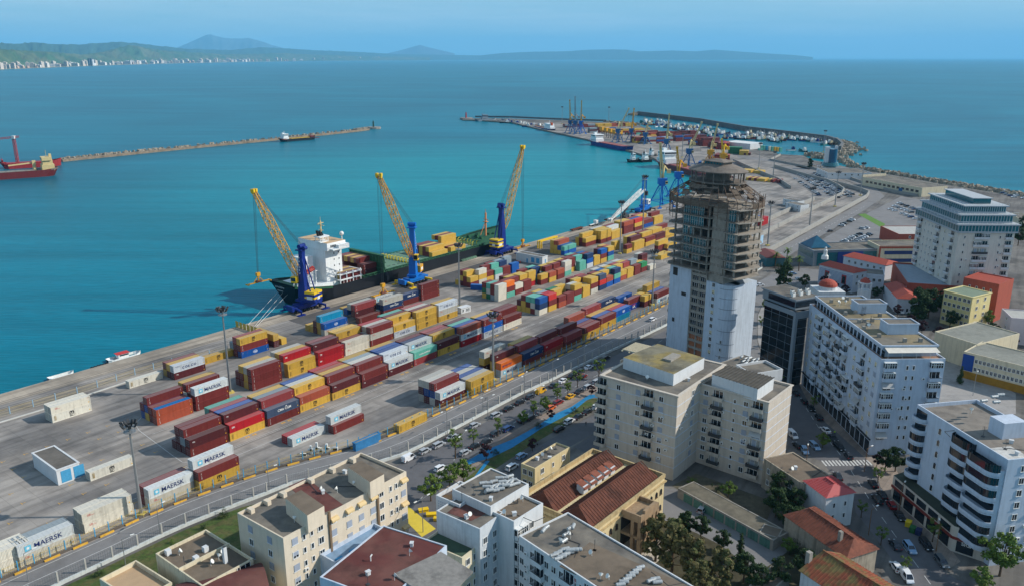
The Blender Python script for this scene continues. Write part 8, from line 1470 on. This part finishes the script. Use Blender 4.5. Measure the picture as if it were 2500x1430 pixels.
for k, (c, (w_, d_, h_)) in enumerate((((212, 206, 196), (34, 22, 30)), ((196, 184, 170), (26, 22, 38)), ((220, 216, 210), (48, 20, 24)), ((188, 160, 140), (24, 20, 18)))):
    mb = MB(); mb.box(-w_/2, w_/2, -d_/2, d_/2, 0, h_); mb.box(-w_/4, w_/6, -d_/4, d_/4, h_, h_+4)
    for z in range(4, int(h_)-2, 4):
        mb.box(-w_/2+2, w_/2-2, -d_/2-.4, -d_/2, z, z+1.6, 1); mb.box(-w_/2-.4, -w_/2, -d_/2+2, d_/2-2, z, z+1.6, 1)
    FBm.append(mb.mesh('far_block', [M('far_wall_%s' % 'abcd'[k], c, var=.05), M('far_window', (90, 100, 110), var=0)]))
random.seed(21)
for i in range(230):
    f = (i/230)**1.1; x = -30+f*1130+random.uniform(-6, 6); g = Ps; j = max(0, min(len(Ps)-2, sum(1 for xx in (0, 150, 300, 450, 600, 750) if xx < x))); 
    xx = (-400, 0, 150, 300, 450, 600, 750, 900); ff = min(1.2, (x-xx[j])/(xx[j+1]-xx[j])); p = Ps[j].lerp(Ps[j+1], ff); k = 1.015+random.random()**2*.13; o = put('far_building', random.choice(FBm), None, (p.x*k, p.y*k, .9), random.uniform(-.5, .5), random.uniform(.8, 1.5)*(1+f*1.3)); tag(o, 'small pale apartment block in the hazy line along the far shore', 'building', 'pale blocks along the far shore')
t = thing('far_tower', 'dark high-rise standing above the pale blocks on the far shore', 'building', (0, 0, 0)); p = U(223, 162, SEA); p = Vector((p.x*1.02, p.y*1.02, 1)); t.location = p; mb = MB(); mb.box(-30, 22, -20, 20, 0, 92); mb.build('slab', [M('dark_tower', (70, 74, 84))], t); mb = MB(); mb.box(22, 34, -20, 20, 0, 80); mb.box(-8, -2, -20.5, -20, 0, 90); mb.build('pale_wing', [whiter], t)
# ---- air
hz = MB(); hz.box(-64000, 64000, -5000, 66000, -8, 1500); hm_ = bpy.data.materials.new('haze'); hm_.use_nodes = True; n = hm_.node_tree.nodes; n.clear(); vo = n.new('ShaderNodeVolumePrincipled'); vo.inputs['Color'].default_value = (.26, .68, 1.0, 1); vo.inputs['Density'].default_value = 2.8e-5; vo.inputs['Anisotropy'].default_value = 0.; ou = n.new('ShaderNodeOutputMaterial'); hm_.node_tree.links.new(vo.outputs[0], ou.inputs['Volume'])
ho = hz.build('haze', [hm_]); ho['kind'] = 'stuff'; ho['label'] = 'pale blue haze over the bay'; ho['category'] = 'haze'
# ---- containers: the largest three hundred in the picture stand alone
CONT.sort(key=lambda c: c[0]*(1.45 if c[3] < 8 else 1.0))
for c in CONT[:300]: place_cont(c)
rest = CONT[300:]
def stuff_containers(rest):
    mb = MB(); keys = sorted(set(c[4] for c in rest)); ms = []
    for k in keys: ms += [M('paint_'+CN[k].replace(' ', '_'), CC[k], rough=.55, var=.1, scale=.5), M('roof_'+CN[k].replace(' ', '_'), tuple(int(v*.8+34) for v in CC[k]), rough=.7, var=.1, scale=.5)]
    for c in rest:
        T = Matrix.Translation(c[1]) @ Matrix.Rotation(c[2], 4, 'Z'); i = keys.index(c[4])*2; Ln = c[3]
        mb.box(.02, Ln-.02, .02, CW-.02, .0, CH-.05, i, T, i+1)
        n = int(Ln/.8)
        for k in range(n): mb.box(.3+k*.8, .6+k*.8, -.02, .02, .15, CH-.2, i, T)
        for x in (0, Ln-.15):
            for y in (0, CW-.15): mb.box(x, x+.15, y, y+.15, 0, CH-.01, i, T)
    tag(mb.build('far_container_stacks', ms), 'distant mixed container stacks on the far quay and behind nearer rows', 'containers', kind='stuff')
if rest: stuff_containers(rest)
print('CONTAINERS', len(CONT))
